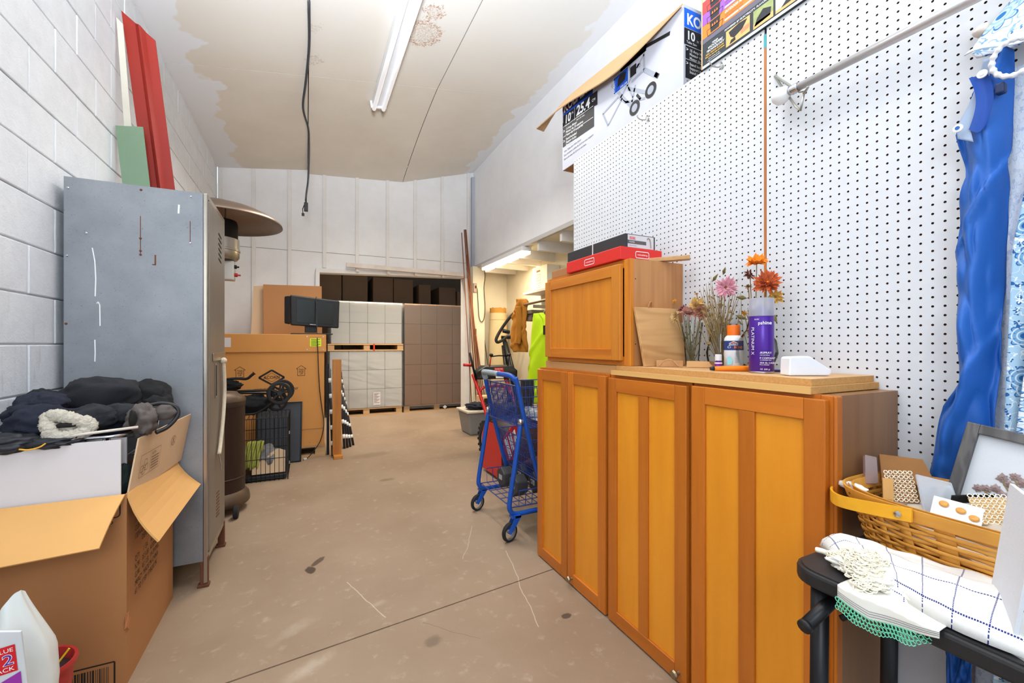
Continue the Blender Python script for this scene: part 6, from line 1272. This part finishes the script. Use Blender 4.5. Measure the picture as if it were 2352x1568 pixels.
photo(.322, .52, .016, .11, PALE, [([(.1, .1), (.5, .15), (.6, .5), (.3, .5)], DKP), ([(0, 0), (1, 0), (1, .15), (0, .12)], TANP)], 'smoke_photo')

# ------------------------------------------------------------------ hooks and the closet rod on the pegboard
WIREM = mat('zinc_wire', (170, 168, 160), .35, .8)
def hook(y, z, label):
    h_ = T('peg_hook', label, 'hook', (1.545, y, z)); P(MB().tube(smooth_path([(1.549, y, z+.022), (1.54, y, z+.024), (1.535, y, z+.012), (1.53, y, z), (1.50, y+.002, z-.004), (1.485, y+.004, z+.004), (1.482, y+.004, z+.014)], 4), .0028, 6), 'wire', WIREM, h_, True)
    P(MB().lathe([(.009, 0), (.008, .003), (0, .004)], 12, fr((1.5495, y, z+.006), (0, -1, 0), (0, 0, 1))), 'foot_plate', WIREM, h_)
hook(1.215, 2.36, 'small zinc peg hook under the corner of the cooker carton'); hook(1.64, 2.345, 'small zinc peg hook under the wheel pictures of the saw carton')
cr2 = T('closet_rod', 'long chrome closet rod held by a wire bracket on the pegboard', 'rod', (1.49, .35, 2.06))
P(MB().tube([(1.487, .872, 2.083), (1.487, -.28, 2.060)], .0135, 14), 'rod', mat('rod_chrome', (214, 214, 216), .3, .55), cr2, True)
P(MB().tube([(1.549, .99, 2.205), (1.535, .985, 2.195), (1.487, .87, 2.064), (1.462, .835, 2.044)], .0042, 8).tube([(1.535, .985, 2.193), (1.487, .882, 2.02), (1.47, .858, 1.992), (1.47, .848, 2.04)], .0042, 8).tube(smooth_path([(1.47, .848, 2.042), (1.462, .835, 2.046), (1.46, .828, 2.052)]), .0042, 8), 'wire_bracket', WIREM, cr2, True)
P(MB().tube([(1.487, .876, 2.084), (1.490, .905, 2.086)], .0145, 14).lathe([(.014, .0), (.0165, .004), (.014, .008), (.0165, .012), (.014, .016), (.0165, .02), (.014, .024)], 16, fr((1.487, .874, 2.083), (0, 0, 1), (1, 0, 0))), 'spring_end', CHR, cr2, True)
P(MB().lathe([(.012, 0), (.024, .012), (.029, .030), (.026, .046), (.014, .057), (0, .06)], 24, fr((1.492, .905, 2.086), (0, 0, 1), (1, 0, 0))), 'white_bulb_cap', mat('bulb_white', (236, 236, 236), .2), cr2, 'auto')

# ------------------------------------------------------------------ blue rain garment and floral curtains
BLU = mat('blue_rainwear', (30, 92, 176), .5, var=.08, vs=6, bump=.12, bs=200)
bL = [(1.917, .413), (1.893, .442), (1.831, .465), (1.759, .494), (1.643, .476), (1.591, .486), (1.473, .496), (1.297, .495), (1.121, .492), (1.028, .526), (.882, .543), (.648, .517), (.30, .503)]
bR = [(1.917, .395), (1.839, .395), (1.719, .40), (1.59, .405), (1.458, .412), (1.293, .415), (1.126, .42), (1.042, .425), (.909, .43), (.676, .445), (.30, .462)]
rg = T('blue_rain_garment', 'long blue rain garment with snaps hanging from a white ring', 'garment', (1.49, .46, .3))
def bg_(u, v):
    z = 1.917+(.30-1.917)*v; a, b = interp(bL, z), interp(bR, z); y = a+(b-a)*u
    f = .018*math.sin(u*6.5+v*5)*(.4+.6*min(1, v*3))+.012*noise.noise(Vector((u*4, v*9, 3)))+.030*(.3-abs(noise.noise(Vector((u*2.2+v*7, v*13-u*2.5, 7)))))-.016*max(0, 1-abs(math.sin(u*1.6+v*13-.6))*4)
    return (1.500-.030*math.sin(PI*u)+f, y, z)
P(MB().grid(bg_, 44, 130), 'garment_body', BLU, rg, True, solid=.002)
LIN = mat('grey_lining', (150, 166, 190), .5, var=.05)
P(MB().grid(lambda u, v: (1.458+.012*math.sin(PI*v), interp([(1.90, .437), (1.83, .458), (1.76, .487), (1.73, .482), (1.715, .478)], 1.90-.17*v)-.006-u*(.016+.012*v), 1.90-.17*v-.02*u*v), 6, 24), 'lining_band', LIN, rg, True, solid=.002)
P(MB().grid(lambda u, v: (1.454+.006*math.sin(PI*u), .455-.03*u-.012*math.sin(PI*v), 1.868-.125*v-.012*math.sin(PI*u)*v), 10, 16), 'inner_pocket', mat('deep_blue_inside', (14, 70, 160), .5), rg, True)
for y, z in ((.430, 1.862), (.472, 1.752)):
    Mn = fr((1.449, y, z), (0, -1, 0), (0, 0, 1)); s_ = P(MB().lathe([(.0095, 0), (.0095, .003), (.006, .0045), (0, .0045)], 18, Mn), 'snap', INKW, rg, 'auto'); P(MB().lathe([(.0045, .0046), (.0045, .006), (0, .006)], 12, Mn), 'snap_centre', CHR if z > 1.8 else BLU, s_, 'auto')
def floral(name, bg, c1, c2, c3, sc, seed):
    """printed cloth: petalled blossoms, leaves and scrolls laid out on the cloth's own UVs"""
    t = NT(name); uv = t.coord('UV', (sc[0], sc[1], 1)); base = rgb(*bg)
    def cell(scale, off):
        mp = t.new('ShaderNodeMapping'); t.link(uv, mp.inputs[0]); mp.inputs['Location'].default_value = (off, off*.7, 0)
        v = t.new('ShaderNodeTexVoronoi', voronoi_dimensions='2D'); v.inputs['Scale'].default_value = scale; v.inputs['Randomness'].default_value = .75; t.link(mp.outputs[0], v.inputs['Vector'])
        d = t.new('ShaderNodeVectorMath', operation='SUBTRACT'); t.link(mp.outputs[0], d.inputs[0]); t.link(v.outputs['Position'], d.inputs[1])
        s_ = t.sep(d.outputs[0]); r = t.math('MULTIPLY', t.math('SQRT', t.math('ADD', t.math('MULTIPLY', s_[0], s_[0]), t.math('MULTIPLY', s_[1], s_[1]))), scale)
        th = t.math('ARCTAN2', s_[1], s_[0]); rc = t.sep(v.outputs['Color']); return r, t.math('ADD', th, t.math('MULTIPLY', rc[0], 6.28)), rc[1]
    r, th, k = cell(1.0, seed); R_ = t.math('MULTIPLY_ADD', t.math('ABSOLUTE', t.math('SINE', t.math('MULTIPLY', th, 4))), .14, .22)
    big = t.step(t.math('SUBTRACT', r, R_), .02, -.01); edge = t.math('MULTIPLY', big, t.step(t.math('SUBTRACT', r, R_), -.05, -.02)); col = t.mix(big, base, rgb(*c3)); col = t.mix(edge, col, rgb(*c1))
    vein = t.math('MULTIPLY', big, t.math('GREATER_THAN', t.math('SINE', t.math('MULTIPLY', r, 55)), .55)); col = t.mix(t.math('MULTIPLY', vein, .7), col, rgb(*c2)); col = t.mix(t.step(r, .09, .07), col, rgb(*c1))
    for sc_, off, n_, rad in ((2.1, 3.3+seed, 1, .30), (2.6, 7.1+seed, 2.5, .24), (4.5, 1.7+seed, 1, .26)):
        r2, th2, k2 = cell(sc_, off); R2 = t.math('MULTIPLY', t.math('POWER', t.math('ABSOLUTE', t.math('COSINE', t.math('MULTIPLY', th2, n_))), 2.2 if n_ == 1 else .8), rad)
        m_ = t.math('MULTIPLY', t.step(t.math('SUBTRACT', r2, R2), .015, -.015), t.math('GREATER_THAN', k2, .25)); m_ = t.math('MULTIPLY', m_, t.math('SUBTRACT', 1, big))
        col = t.mix(m_, col, t.mix(t.math('GREATER_THAN', k2, .6), rgb(*c1), rgb(*c2)))
    w = t.noise(uv, 1.4, 2); sw_ = t.math('GREATER_THAN', t.math('SINE', t.math('MULTIPLY', w, 62)), .93); col = t.mix(t.math('MULTIPLY', t.math('MULTIPLY', sw_, t.math('SUBTRACT', 1, big)), .8), col, rgb(*c2))
    t.base(col); t.set(.85, 0, .2); t.bump(t.noise(t.coord('UV', (400, 400, 1)), 1, 2), .1, .001); MC[name] = t.m; return t.m
FL1 = floral('floral_blue_print', (238, 242, 246), (54, 118, 180), (134, 182, 216), (196, 220, 236), (3.2, 20, 1), .0)
FL2 = floral('floral_teal_print', (170, 204, 226), (44, 100, 160), (236, 242, 246), (120, 170, 208), (3.0, 18, 1), 2.0); FLB = floral('floral_wrong_side', (214, 222, 234), (178, 194, 218), (196, 208, 226), (206, 216, 232), (3.5, 18, 1), 4.0)
cu = T('floral_curtain', 'pale blue floral curtain panel hanging beside the blue rain garment', 'curtain', (1.51, .3, .3))
def sheet(yl, yr, z1, z0, x, amp, seed, waves, nu=60, nv=90):
    def g(u, v):
        z = z1+(z0-z1)*v; a, b = interp(yl, z), interp(yr, z); y = a+(b-a)*u
        return (x+amp*math.sin(u*waves*6.28+seed+v*1.4)*(.35+.65*v)+amp*.5*noise.noise(Vector((u*6, v*4, seed))), y, z)
    return MB().grid(g, nu, nv)
P(sheet([(1.88, .41), (1.42, .44), (1.04, .45), (.3, .47)], [(1.88, .26), (.3, .27)], 1.88, .30, 1.525, .008, 1, 1.5), 'wrong_side_fold', FLB, cu, True, solid=.002)
P(sheet([(1.72, .345), (1.617, .372), (1.45, .395), (1.31, .40), (1.02, .408), (.3, .43)], [(1.72, .2), (.3, .2)], 1.72, .30, 1.505, .012, 4, 2.5), 'printed_fold', FL2, cu, True, solid=.002)
P(sheet([(1.75, .30), (1.5, .335), (1.3, .36), (1.02, .385), (.3, .40)], [(1.75, .02), (.3, .02)], 1.75, .30, 1.478, .014, 6, 3.5), 'printed_fold', FL1, cu, True, solid=.002)
fb2 = T('floral_pillow_bag', 'white and blue floral cloth bunched above the ring, its hem sticking out', 'cloth', (1.48, .35, 1.88))
P(MB().grid(lambda u, v: (1.515-.06*math.sin(PI*u)*v-.02*math.sin(u*12+v*3)*v, interp([(2.06, .372), (2.03, .405), (1.965, .462), (1.95, .467), (1.90, .44)], 2.10-.165*v)-.40*u, 2.10-.165*v-.02*math.sin(PI*u)*v-.03*u*v), 50, 30, us=1.4, vs_=.1), 'printed_cloth', FL1, fb2, True, solid=.003)
P(MB().grid(lambda u, v: (1.485-.025*v-.015*math.sin(u*9), .465-.16*u, 1.948-.035*u-.018*v), 30, 4, us=.5, vs_=.06), 'hem', FLB, fb2, True, solid=.003)
ri = T('rope_ring', 'white twisted plastic ring holding the blue rain garment', 'ring', (1.42, .385, 1.845))
ring = [(1.44-.01*math.sin(a), .378+.034*math.cos(a), 1.868+.036*math.sin(a)) for a in [2*PI*k/96 for k in range(96)]]
P(MB().tube(ring, [.0056+.0011*math.sin(k*PI/3) for k in range(96)], 10, True), 'twisted_ring', mat('ring_white', (232, 232, 236), .35), ri, True)
P(MB().box(1.449, 1.470, .395, .411, 1.803, 1.828), 'dark_toggle', mat('toggle_navy', (18, 40, 84), .5), ri, bevel=.004)
S(MB().blob((1.515, .448, 2.0), (.018, .018, .014), 14, 10, .2, seed=3), 'plastic_clip', mat('clip_beige', (222, 212, 200), .3), 'small translucent beige clip on the pegboard above the floral hem', 'clip', smooth=True)
# ------------------------------------------------------------------ black folding table in the near right corner
TZ = .745
tb = T('folding_table', 'black folding table with rounded corners in the near right corner', 'table', (1.2, .08, 0))
TBM = mat('table_black', (44, 42, 43), .5, var=.08, vs=60, bump=.08, bs=300); ol = rr(.2525, .50, .055, 6, 1.2015, .085)
P(MB().slab([(x, y, TZ-.004) for x, y in rr(.2445, .492, .05, 6, 1.2015, .085)], (0, 0, 1), .004), 'top', TBM, tb)
P(MB().slab([(x, y, TZ-.034) for x, y in ol], (0, 0, 1), .0315), 'edge_band', mat('table_edge', (34, 33, 34), .42, var=.08, bump=.1, bs=300), tb, bevel=.006)
for x in (.985, 1.275):
    for y in (.535, -.36): P(MB().tube([(x, y, TZ-.034), (x+.002, y+.008*(1 if y > 0 else -1), 0)], .0165, 12), 'leg', BLKM, tb, True)
P(MB().tube([(.905, .517, .655), (1.06, .517, .70)], .0125, 12).tube([(1.06, .517, .70), (1.30, .50, .705)], .009, 10), 'cross_tube', BLKM, tb, True)
P(MB().tube([(.905, .517, .655), (.897, .517, .653)], .0135, 12), 'end_cap', BLK, tb, True); P(MB().tube([(.975, .49, .665), (1.10, .43, .712)], .006, 8), 'brace', BLKM, tb, True)
P(MB().slab([(.99, .505, .70), (1.30, .505, .70), (1.30, .515, .711), (.99, .515, .711)], (0, 0, 1), .003), 'crossbar', BLKM, tb)

# woven splint basket
bs_ = T('splint_basket', 'honey coloured woven splint basket of craft supplies on the black table', 'basket', (1.32, .37, TZ))
SPL = wood('splint', (222, 158, 66), (198, 130, 44), 'y', 8, .45, .08, .10); RIMW = wood('basket_rim', (226, 162, 68), (204, 136, 46), 'y', 6, .4, .06, .04); HDL = wood('basket_handle', (236, 172, 44), (214, 142, 26), 'y', 6, .38, .06, .04)
bx_, by_ = 1.302, .322
def bp(s, h, off=0.0):
    """point on the basket wall: s = 0..1 round it, h = 0..1 up"""
    a = 2*PI*s; e = .62; ca, sa = math.cos(a), math.sin(a); k = .86+.14*h
    px = math.copysign(abs(ca)**e, ca)*(.166*k+off); py = math.copysign(abs(sa)**e, sa)*(.285*k+off); return Vector((bx_+px, by_+py, TZ+.004+.128*h))
N = 144
def band(h0, h1, off, th, wavef=None):
    m = MB(); vs = []
    for i in range(N):
        s = i/N; w = wavef(s) if wavef else 0
        for h, o in ((h0, off+w), (h1, off+w), (h1, off+w+th), (h0, off+w+th)): vs.append(bp(s, h, o))
    fs = []
    for i in range(N):
        j = (i+1) % N
        for k in range(4): fs.append((i*4+k, j*4+k, j*4+(k+1) % 4, i*4+(k+1) % 4))
    return m.add(vs, fs)
for k in range(11): P(band(.02+.072*k, .02+.072*k+.060, 0, .0016, lambda s, k=k: .0042*math.sin(2*PI*s*14+PI*k)), 'weaver', SPL, bs_, True)
for i in range(28):
    s = (i+.5)/28; w = .36/28 if i % 7 else .7/28
    m = MB().grid(lambda u, v: bp(s+w*(u-.5), .96*v+.01, .0008), 2, 6); P(m, 'stake', SPL, bs_, True, solid=.0016)
P(band(.80, 1.0, .006, .004), 'outer_rim', RIMW, bs_, 'auto'); P(band(.80, 1.0, -.009, .003), 'inner_rim', RIMW, bs_, 'auto')
P(MB().slab([bp(i/48, .02, -.004) for i in range(48)], (0, 0, 1), .003), 'bottom', SPL, bs_)
hd = MB(); HPt = smooth_path([(1.126, .435, TZ+.122), (1.132, .50, TZ+.112), (1.158, .582, TZ+.098), (1.205, .625, TZ+.094), (1.26, .638, TZ+.096)], 8)
HPt2 = [Vector((2*bx_-p.x, p.y, p.z)) for p in HPt]
def hand(path): 
    m = MB(); vs = []
    for i, p in enumerate(path):
        t_ = (path[min(i+1, len(path)-1)]-path[max(i-1, 0)]).normalized(); n = Vector((-t_.y, t_.x, 0)).normalized(); up = Vector((0, 0, 1))
        for a, b in ((0, -.014), (0, .014), (.005, .014), (.005, -.014)): vs.append(p+n*a+up*b)
    k = len(path); fs = [(i*4+c, (i+1)*4+c, (i+1)*4+(c+1) % 4, i*4+(c+1) % 4) for i in range(k-1) for c in range(4)]+[(0, 1, 2, 3), tuple((k-1)*4+c for c in range(4))]
    return m.add(vs, fs)
hd_o = P(hand(HPt+[Vector((1.30, .640, TZ+.097)), Vector((1.345, .640, TZ+.097))]+HPt2[::-1][0:0]), 'swing_handle', HDL, bs_, 'auto')
P(hand(HPt2), 'swing_handle', HDL, bs_, 'auto')
for x, n_ in ((1.1205, -1),): P(MB().lathe([(.007, 0), (.006, .002), (0, .003)], 14, fr((x, .458, TZ+.117), (0, n_, 0), (0, 0, 1))), 'rivet', CHR, hd_o, 'auto')
for s in (.36, .44, .52, .60): p = bp(s, .9, .0101); P(MB().lathe([(.003, 0), (0, .0012)], 8, fr(p, (0, -1, 0), (0, 0, 1))), 'nail', RUST, bs_)

# craft supplies in the basket
def card(c, x, y, w, h, th, name, label, m, cat, bevel=.001, root=False):
    Mx = fr(c, x, y); mb = MB().box(-w/2, w/2, -h/2, h/2, 0, th, Mx)
    if root: o = T(name, label, cat, c); P(mb, root, m, o, bevel=bevel); return o, Mx
    return S(mb, name, m, label, cat, bevel=bevel), Mx
FILL = mat('tissue_fill', (206, 190, 172), .9, var=.2, vs=20)
S(MB().blob((1.325, .36, TZ+.055), (.125, .22, .04), 40, 30, amp=.3, fr=4, seed=80, folds=.05), 'tissue_paper', FILL, 'crumpled tissue paper filling the splint basket', 'paper', smooth=True)
CRD = mat('brown_card', (150, 102, 56), .85, var=.15, vs=20)
S(MB().slab([(1.345, .585, TZ+.115), (1.415, .50, TZ+.112), (1.455, .545, TZ+.168), (1.40, .615, TZ+.172)], (-.6, -.5, .6), .012), 'brown_card_folder', CRD, 'folded brown cardboard square at the far end of the basket', 'cardboard', bevel=.002)
S(MB().slab([(1.305, .605, TZ+.11), (1.335, .59, TZ+.11), (1.36, .605, TZ+.172), (1.335, .62, TZ+.178)], (-.6, -.5, .3), .02), 'clear_packet', glass('cellophane', (232, 214, 210), .25, .1), 'clear cellophane packet of pink pieces at the far corner of the basket', 'packet', bevel=.002)
LACE = mat('lace_thread', (246, 238, 216), .9, var=.1); LACEW = mat('lace_white', (234, 230, 220), .9, var=.05)
def lacecard(c, x, y, w, h, label, lm, cm, name='lace_card'):
    o, Mx = card(c, x, y, w, h, .003, name, label, cm, 'lace', root='card'); mb = MB(); rnd = random.Random(int(abs(c[1])*1000))
    nx, ny = max(4, int(w/.008)), max(3, int(h/.009))
    for i in range(nx):
        for j in range(ny):
            cx = -w/2+(i+.5)*w/nx; cy = -h/2+(j+.5)*h/ny*1.15
            mb.tube([Mx @ Vector((cx+.0042*math.cos(a*1.0472)*rnd.uniform(.8, 1.1), cy+.0042*math.sin(a*1.0472), .0042)) for a in range(6)], .0011, 4, True)
    P(mb, 'lace_wires', lm, o); return o
lacecard((1.30, .525, TZ+.125), (.55, -.80, .1), (.35, .2, 1), .055, .065, 'cream crochet lace wound on a brown card in the basket', LACE, CRD)
lacecard((1.31, .375, TZ+.12), (.55, -.80, .15), (.45, .25, 1), .06, .055, 'tan card wound with straw lace, nearest the picture frame', LACE, mat('tan_card', (214, 170, 110), .8))
card((1.285, .545, TZ+.12), (.5, -.85, 0), (.2, .1, 1), .02, .05, .012, 'lace_card', 'stack of thin wooden cards beside the crochet lace', mat('thin_card', (206, 156, 92), .8), 'card')
card((1.325, .41, TZ+.135), (.6, -.8, .2), (-.5, -.2, .6), .07, .028, .004, 'black_ribbon_card', 'black card with a straw edge in the basket', BLKC, 'card')
zb = S(MB().slab([(1.275, .475, TZ+.085), (1.325, .425, TZ+.08), (1.355, .455, TZ+.15), (1.315, .505, TZ+.162)], (-.6, -.6, .5), .008), 'zip_bag', glass('zip_plastic', (236, 238, 242), .35, .12), 'clear zip bag of white beads in the middle of the basket', 'bag', bevel=.003)
bd = MB(); rnd = random.Random(5)
for k in range(40): u, v = rnd.random(), rnd.random(); bd.blob((1.288+.045*u+.03*v, .472-.035*u+.02*v, TZ+.092+.05*v), (.0035, .0035, .0035), 8, 6, 0)
P(bd, 'bead_marks', LACEW, zb, True)
cbt, Mx = card((1.235, .405, TZ+.122), (.25, -.95, -.1), (.75, .2, .6), .075, .05, .002, 'button_card', 'white card of three wooden buttons on the near rim of the basket', mat('bottle_white', (0, 0, 0)), 'button card', root='card')
for x, y in ((-.02, .008), (.006, .002), (.026, -.008)): P(MB().lathe([(0, .002), (.0075, .002), (.008, .004), (.006, .006), (0, .005)], 16, Mx @ Matrix.Translation((x, y, .0005))), 'button', mat('wood_button', (214, 150, 70), .5), cbt, 'auto')
S(MB().blob((1.235, .60, TZ+.118), (.012, .035, .01), 20, 12, amp=.3, seed=88, folds=.1), 'white_ribbon', LACEW, 'white ribbon curled inside the far rim of the basket', 'ribbon', smooth=True)
S(MB().slab([(1.235, .30, TZ+.125), (1.33, .345, TZ+.125), (1.36, .28, TZ+.165), (1.27, .235, TZ+.155)], (-.4, -.3, .8), .003), 'clear_sleeve', glass('zip_plastic', (0, 0, 0)), 'clear plastic sleeve lying in the basket in front of the picture frame', 'sleeve')
sc_, Mx = card((1.235, .255, TZ+.142), (.2, -.97, -.02), (.6, .15, .75), .095, .05, .002, 'stamped_tag', 'pale brown tag printed with a dark red oval in the basket', mat('tag_tan', (198, 160, 134), .7), 'tag', root='card')
tm = MB(); frame_lines(tm, Mx, [(.008+.036*math.cos(a*.2618), .0+.019*math.sin(a*.2618)) for a in range(24)], .003, .0024); textmb(tm, 'Handmade', .009, Mx @ Matrix.Translation((.01, .002, .0026)), 'CENTER', shear=.3); textmb(tm, 'with care', .007, Mx @ Matrix.Translation((.01, -.009, .0026)), 'CENTER', shear=.3); P(tm, 'stamp_lettering', mat('stamp_red', (128, 44, 44), .6), sc_)

# pressed-flower frame leaning in the basket
pf = T('pressed_flower_frame', 'grey wood picture frame of pressed dried flowers standing in the basket', 'picture', (1.35, .42, TZ+.02))
up0 = Vector((.22, 0, .97)).normalized(); rt0 = Vector((.10, -1, 0)).normalized(); rt0 = (rt0-up0*rt0.dot(up0)).normalized()
an = R(-8); rt = rt0*math.cos(an)+up0*math.sin(an); up = up0*math.cos(an)-rt0*math.sin(an); TL = Vector((1.400, .440, 1.038)); FW, FH = .26, .30
Mp = fr(TL-up*FH, rt, up); GRW = wood('grey_oak', (110, 106, 104), (74, 72, 72), 'z', 9, .6, .08, .05, rings=.08)
for x0, x1, y0, y1 in ((0, .022, 0, FH), (FW-.022, FW, 0, FH), (.022, FW-.022, FH-.022, FH), (.022, FW-.022, 0, .022)): P(MB().box(x0, x1, y0, y1, -.018, .004, Mp), 'moulding', GRW, pf, bevel=.002)
P(MB().box(.02, FW-.02, .02, FH-.02, -.014, -.010, Mp), 'linen_mat', mat('linen_mat', (206, 208, 212), .8, var=.04, vs=300), pf)
def pf_f(cx, cy, r, n, m, nm):
    mb = MB(); rnd = random.Random(int(cx*9999))
    for l in range(3):
        for k in range(n):
            a = 2*PI*k/n+l*.4+rnd.uniform(-.15, .15); q = r*(1-.25*l)*rnd.uniform(.8, 1.1); w = q*.34; d = Vector((math.cos(a), math.sin(a), 0)); t_ = Vector((-d.y, d.x, 0))
            mb.add([Mp @ (Vector((cx, cy, -.0095+.0012*l+zz))+v) for v, zz in ((Vector((0, 0, 0)), 0), (d*q*.55+t_*w, .001), (d*q, .0005), (d*q*.55-t_*w, .001), (d*q*.5, .0025))], [(0, 1, 4), (1, 2, 4), (2, 3, 4), (3, 0, 4)])
    P(mb, nm, m, pf)
PCR = ptl('pressed_cream', (216, 184, 134)); PTN = ptl('pressed_tan', (204, 156, 94)); PLV = ptl('pressed_lilac', (150, 128, 124))
for cx, cy, r, m in ((.165, .205, .034, PCR), (.13, .168, .03, PTN), (.18, .158, .03, PCR), (.215, .19, .03, PCR)): pf_f(cx, cy, r, 9, m, 'pressed_bloom')
for cx, cy in ((.075, .195), (.092, .205), (.106, .196), (.088, .186), (.152, .225), (.058, .162), (.07, .168), (.045, .158), (.082, .16)): pf_f(cx, cy, .011, 7, PLV, 'pressed_sprig')
tm = MB()
for a, b in (((.155, .07), (.075, .19)), ((.155, .07), (.092, .20)), ((.14, .09), (.05, .16)), ((.16, .07), (.13, .165)), ((.165, .07), (.18, .16)), ((.17, .065), (.16, .2)), ((.17, .07), (.21, .19))): tm.tube([Mp @ Vector((a[0], a[1], -.0085)), Mp @ Vector(((a[0]+b[0])/2+.004, (a[1]+b[1])/2, -.008)), Mp @ Vector((b[0], b[1], -.0085))], .0012, 5)
P(tm, 'pressed_stem_wires', STM, pf)
tm = MB(); rnd = random.Random(8)
for k in range(26): a = rnd.uniform(0, 6.28); q = rnd.uniform(0, .02); c = Vector((.158+q*math.cos(a), .075+q*math.sin(a), -.007)); tm.tube([Mp @ (c+Vector((.006*math.cos(j*1.0472), .006*math.sin(j*1.0472), 0))) for j in range(6)], .0008, 4, True)
P(tm, 'lace_bow_wires', LACEW, pf)

# white board standing at the right edge
S(MB().slab([(1.10, .315, TZ+.001), (.985, .256, TZ+.001), (.975, .226, TZ+.236), (1.09, .285, TZ+.236)], (-.45, .85, .1), .006), 'foam_board', mat('foam_white', (216, 218, 224), .8, var=.03, vs=90, bump=.15, bs=260), 'white foam board leaning on the basket at the right edge of the view', 'board', bevel=.001)

# cloths at the table corner
def towel_mat():
    t = NT('windowpane_cotton'); uv = t.coord('UV'); s_ = t.sep(uv)
    def stripe(c, n, off, w):
        f = t.math('FRACT', t.math('MULTIPLY_ADD', c, n, off)); return t.math('LESS_THAN', t.math('ABSOLUTE', t.math('SUBTRACT', f, .5)), w)
    dash = lambda c: t.math('GREATER_THAN', t.math('FRACT', t.math('MULTIPLY', c, 85)), .3)
    m = t.math('MAXIMUM', t.math('MULTIPLY', stripe(s_[0], 6.4, .18, .020), dash(s_[1])), t.math('MULTIPLY', stripe(s_[1], 3.6, .1, .020), dash(s_[0])))
    w = t.noise(t.coord('UV', (260, 160, 1)), 1, 2)
    t.base(t.mix(m, rgb(226, 224, 220), rgb(44, 54, 120))); t.set(.9, 0, .2); t.bump(w, .25, .002); return t.m
TWL = towel_mat()
tw = T('tea_towel', 'white tea towel with navy windowpane checks folded on the table corner', 'towel', (1.1, .40, TZ+.02))
def tw_f(zb, sh):
    A, B, C_, D = Vector((1.085, .590, 0)), Vector((1.215, .270, 0)), Vector((.962, .235, 0)), Vector((1.000, .500, 0))
    def g(u, v):
        p = (A+(B-A)*u)*(1-v)+(D+(C_-D)*u)*v; e = min(1, 9*u, 9*(1-u), 8*v, 7*(1-v))
        z = TZ+.004+(zb+.012*noise.noise(Vector((u*3+sh, v*3, 1)))+.006*math.sin(u*6+v*5+sh)+.004*noise.noise(Vector((u*9, v*8+sh, 2))))*math.sqrt(max(0, e))
        return p+Vector((0, 0, z))+Vector((.012*math.sin(u*7+sh)*v, .012*math.sin(u*5+sh)*(1-v), 0))
    return g
P(MB().grid(tw_f(.040, 0), 60, 40), 'upper_fold', TWL, tw, True, solid=.0025)
P(MB().grid(lambda u, v: tw_f(.022, 3)(u, v)+Vector((.004, -.012, -.004)), 50, 34), 'lower_fold', TWL, tw, True, solid=.0025)
dl = T('lace_doily', 'cream crocheted lace doily crumpled at the table corner under the tea towel', 'doily', (1.0, .47, TZ+.002))
P(MB().blob((1.02, .468, TZ+.02), (.045, .06, .018), 40, 24, amp=.35, fr=3, seed=90, folds=.08), 'linen_centre', LACEW, dl, True)
mb = MB(); rnd = random.Random(12)
for k in range(760):
    u, v = rnd.random(), rnd.random(); x = (1.045+(.945-1.045)*u)*(1-v)+(1.085+(1.02-1.085)*u)*v; y = (.558+(.445-.558)*u)*(1-v)+(.47+(.40-.47)*u)*v; z = TZ+.008+.040*math.sin(PI*min(1, max(0, u)))*math.sin(PI*v)**.5+.006*rnd.random()
    if x < .955: z = TZ+.008-max(0, .955-x)*.4
    n = Vector((rnd.uniform(-.5, .3), rnd.uniform(-.4, .3), 1)).normalized(); a = n.orthogonal().normalized(); b = n.cross(a); r_ = rnd.uniform(.004, .0095)
    mb.tube([Vector((x, y, z))+a*r_*math.cos(j*.8976)+b*r_*math.sin(j*.8976) for j in range(7)], .0012, 4, True)
P(mb, 'crochet_loops_wires', LACE, dl)
P(MB().tube(smooth_path([(1.035, .53, TZ+.01), (1.04, .555, TZ+.012), (1.035, .572, TZ+.012)]), [.006]*12+[.004], 8), 'rolled_corner', LACE, dl, True)
hk = T('handkerchief', 'white handkerchief with a mint crochet border hanging over the table edge', 'handkerchief', (.96, .40, TZ-.06))
def hk_f(u, v):
    y = .478-.150*u; d = .075*v*(1-.35*abs(u-.35)/.65)
    x = .985-min(d, .046); z = TZ+.0035-max(0, d-.036)*1.0
    if d > .036: x = .939-.003*math.sin(u*9)
    return (x, y, z-.004*u*0)
P(MB().grid(hk_f, 40, 20), 'linen', LACEW, hk, True, solid=.0015)
mb = MB()
for j in range(3):
    for k in range(27):
        u = (k+.5*(j % 2))/27; p = Vector(hk_f(u, 1))+Vector((-.0012, 0, -.0082*j-.003)); rad = .0036
        if u > .78: p += Vector((.03*(u-.78)/.22, 0, .012*(u-.78)/.22))
        mb.tube([p+Vector((.0012*math.sin(a*2.1), rad*math.cos(a*.8976), rad*1.15*math.sin(a*.8976)+.003*math.sin(k*.9)*(j/3))) for a in range(7)], .0010, 4, True)
P(mb, 'mint_border_wires', mat('mint_thread', (112, 198, 160), .9, var=.12, vs=60), hk, label='mint green crochet border')
mb = MB()
for k in range(60):
    u, v = random.random(), random.random(); p = Vector((1.005-.03*v, .345-.05*u, TZ+.008+.004*random.random())); mb.tube([p+Vector((.005*math.cos(a*.8976), .005*math.sin(a*.8976), .001*a)) for a in range(7)], .0013, 4, True)
P(mb, 'mint_corner_wires', mat('mint_thread', (0, 0, 0)), hk)
P(MB().tube(smooth_path([(1.02, .44, TZ+.014), (1.0, .40, TZ+.012), (.985, .36, TZ+.010)]), .009, 10), 'cream_roll', LACE, hk, True)
dm_ = MB(); [dm_.tube([Vector(hk_f(k/40, v))+Vector((-.0012, 0, .0004)) for k in range(41)], .0006, 4) for v in (.80, .86, .92)]; P(dm_, 'hemstitch_marks', mat('grey_thread', (120, 120, 120), .8), hk)
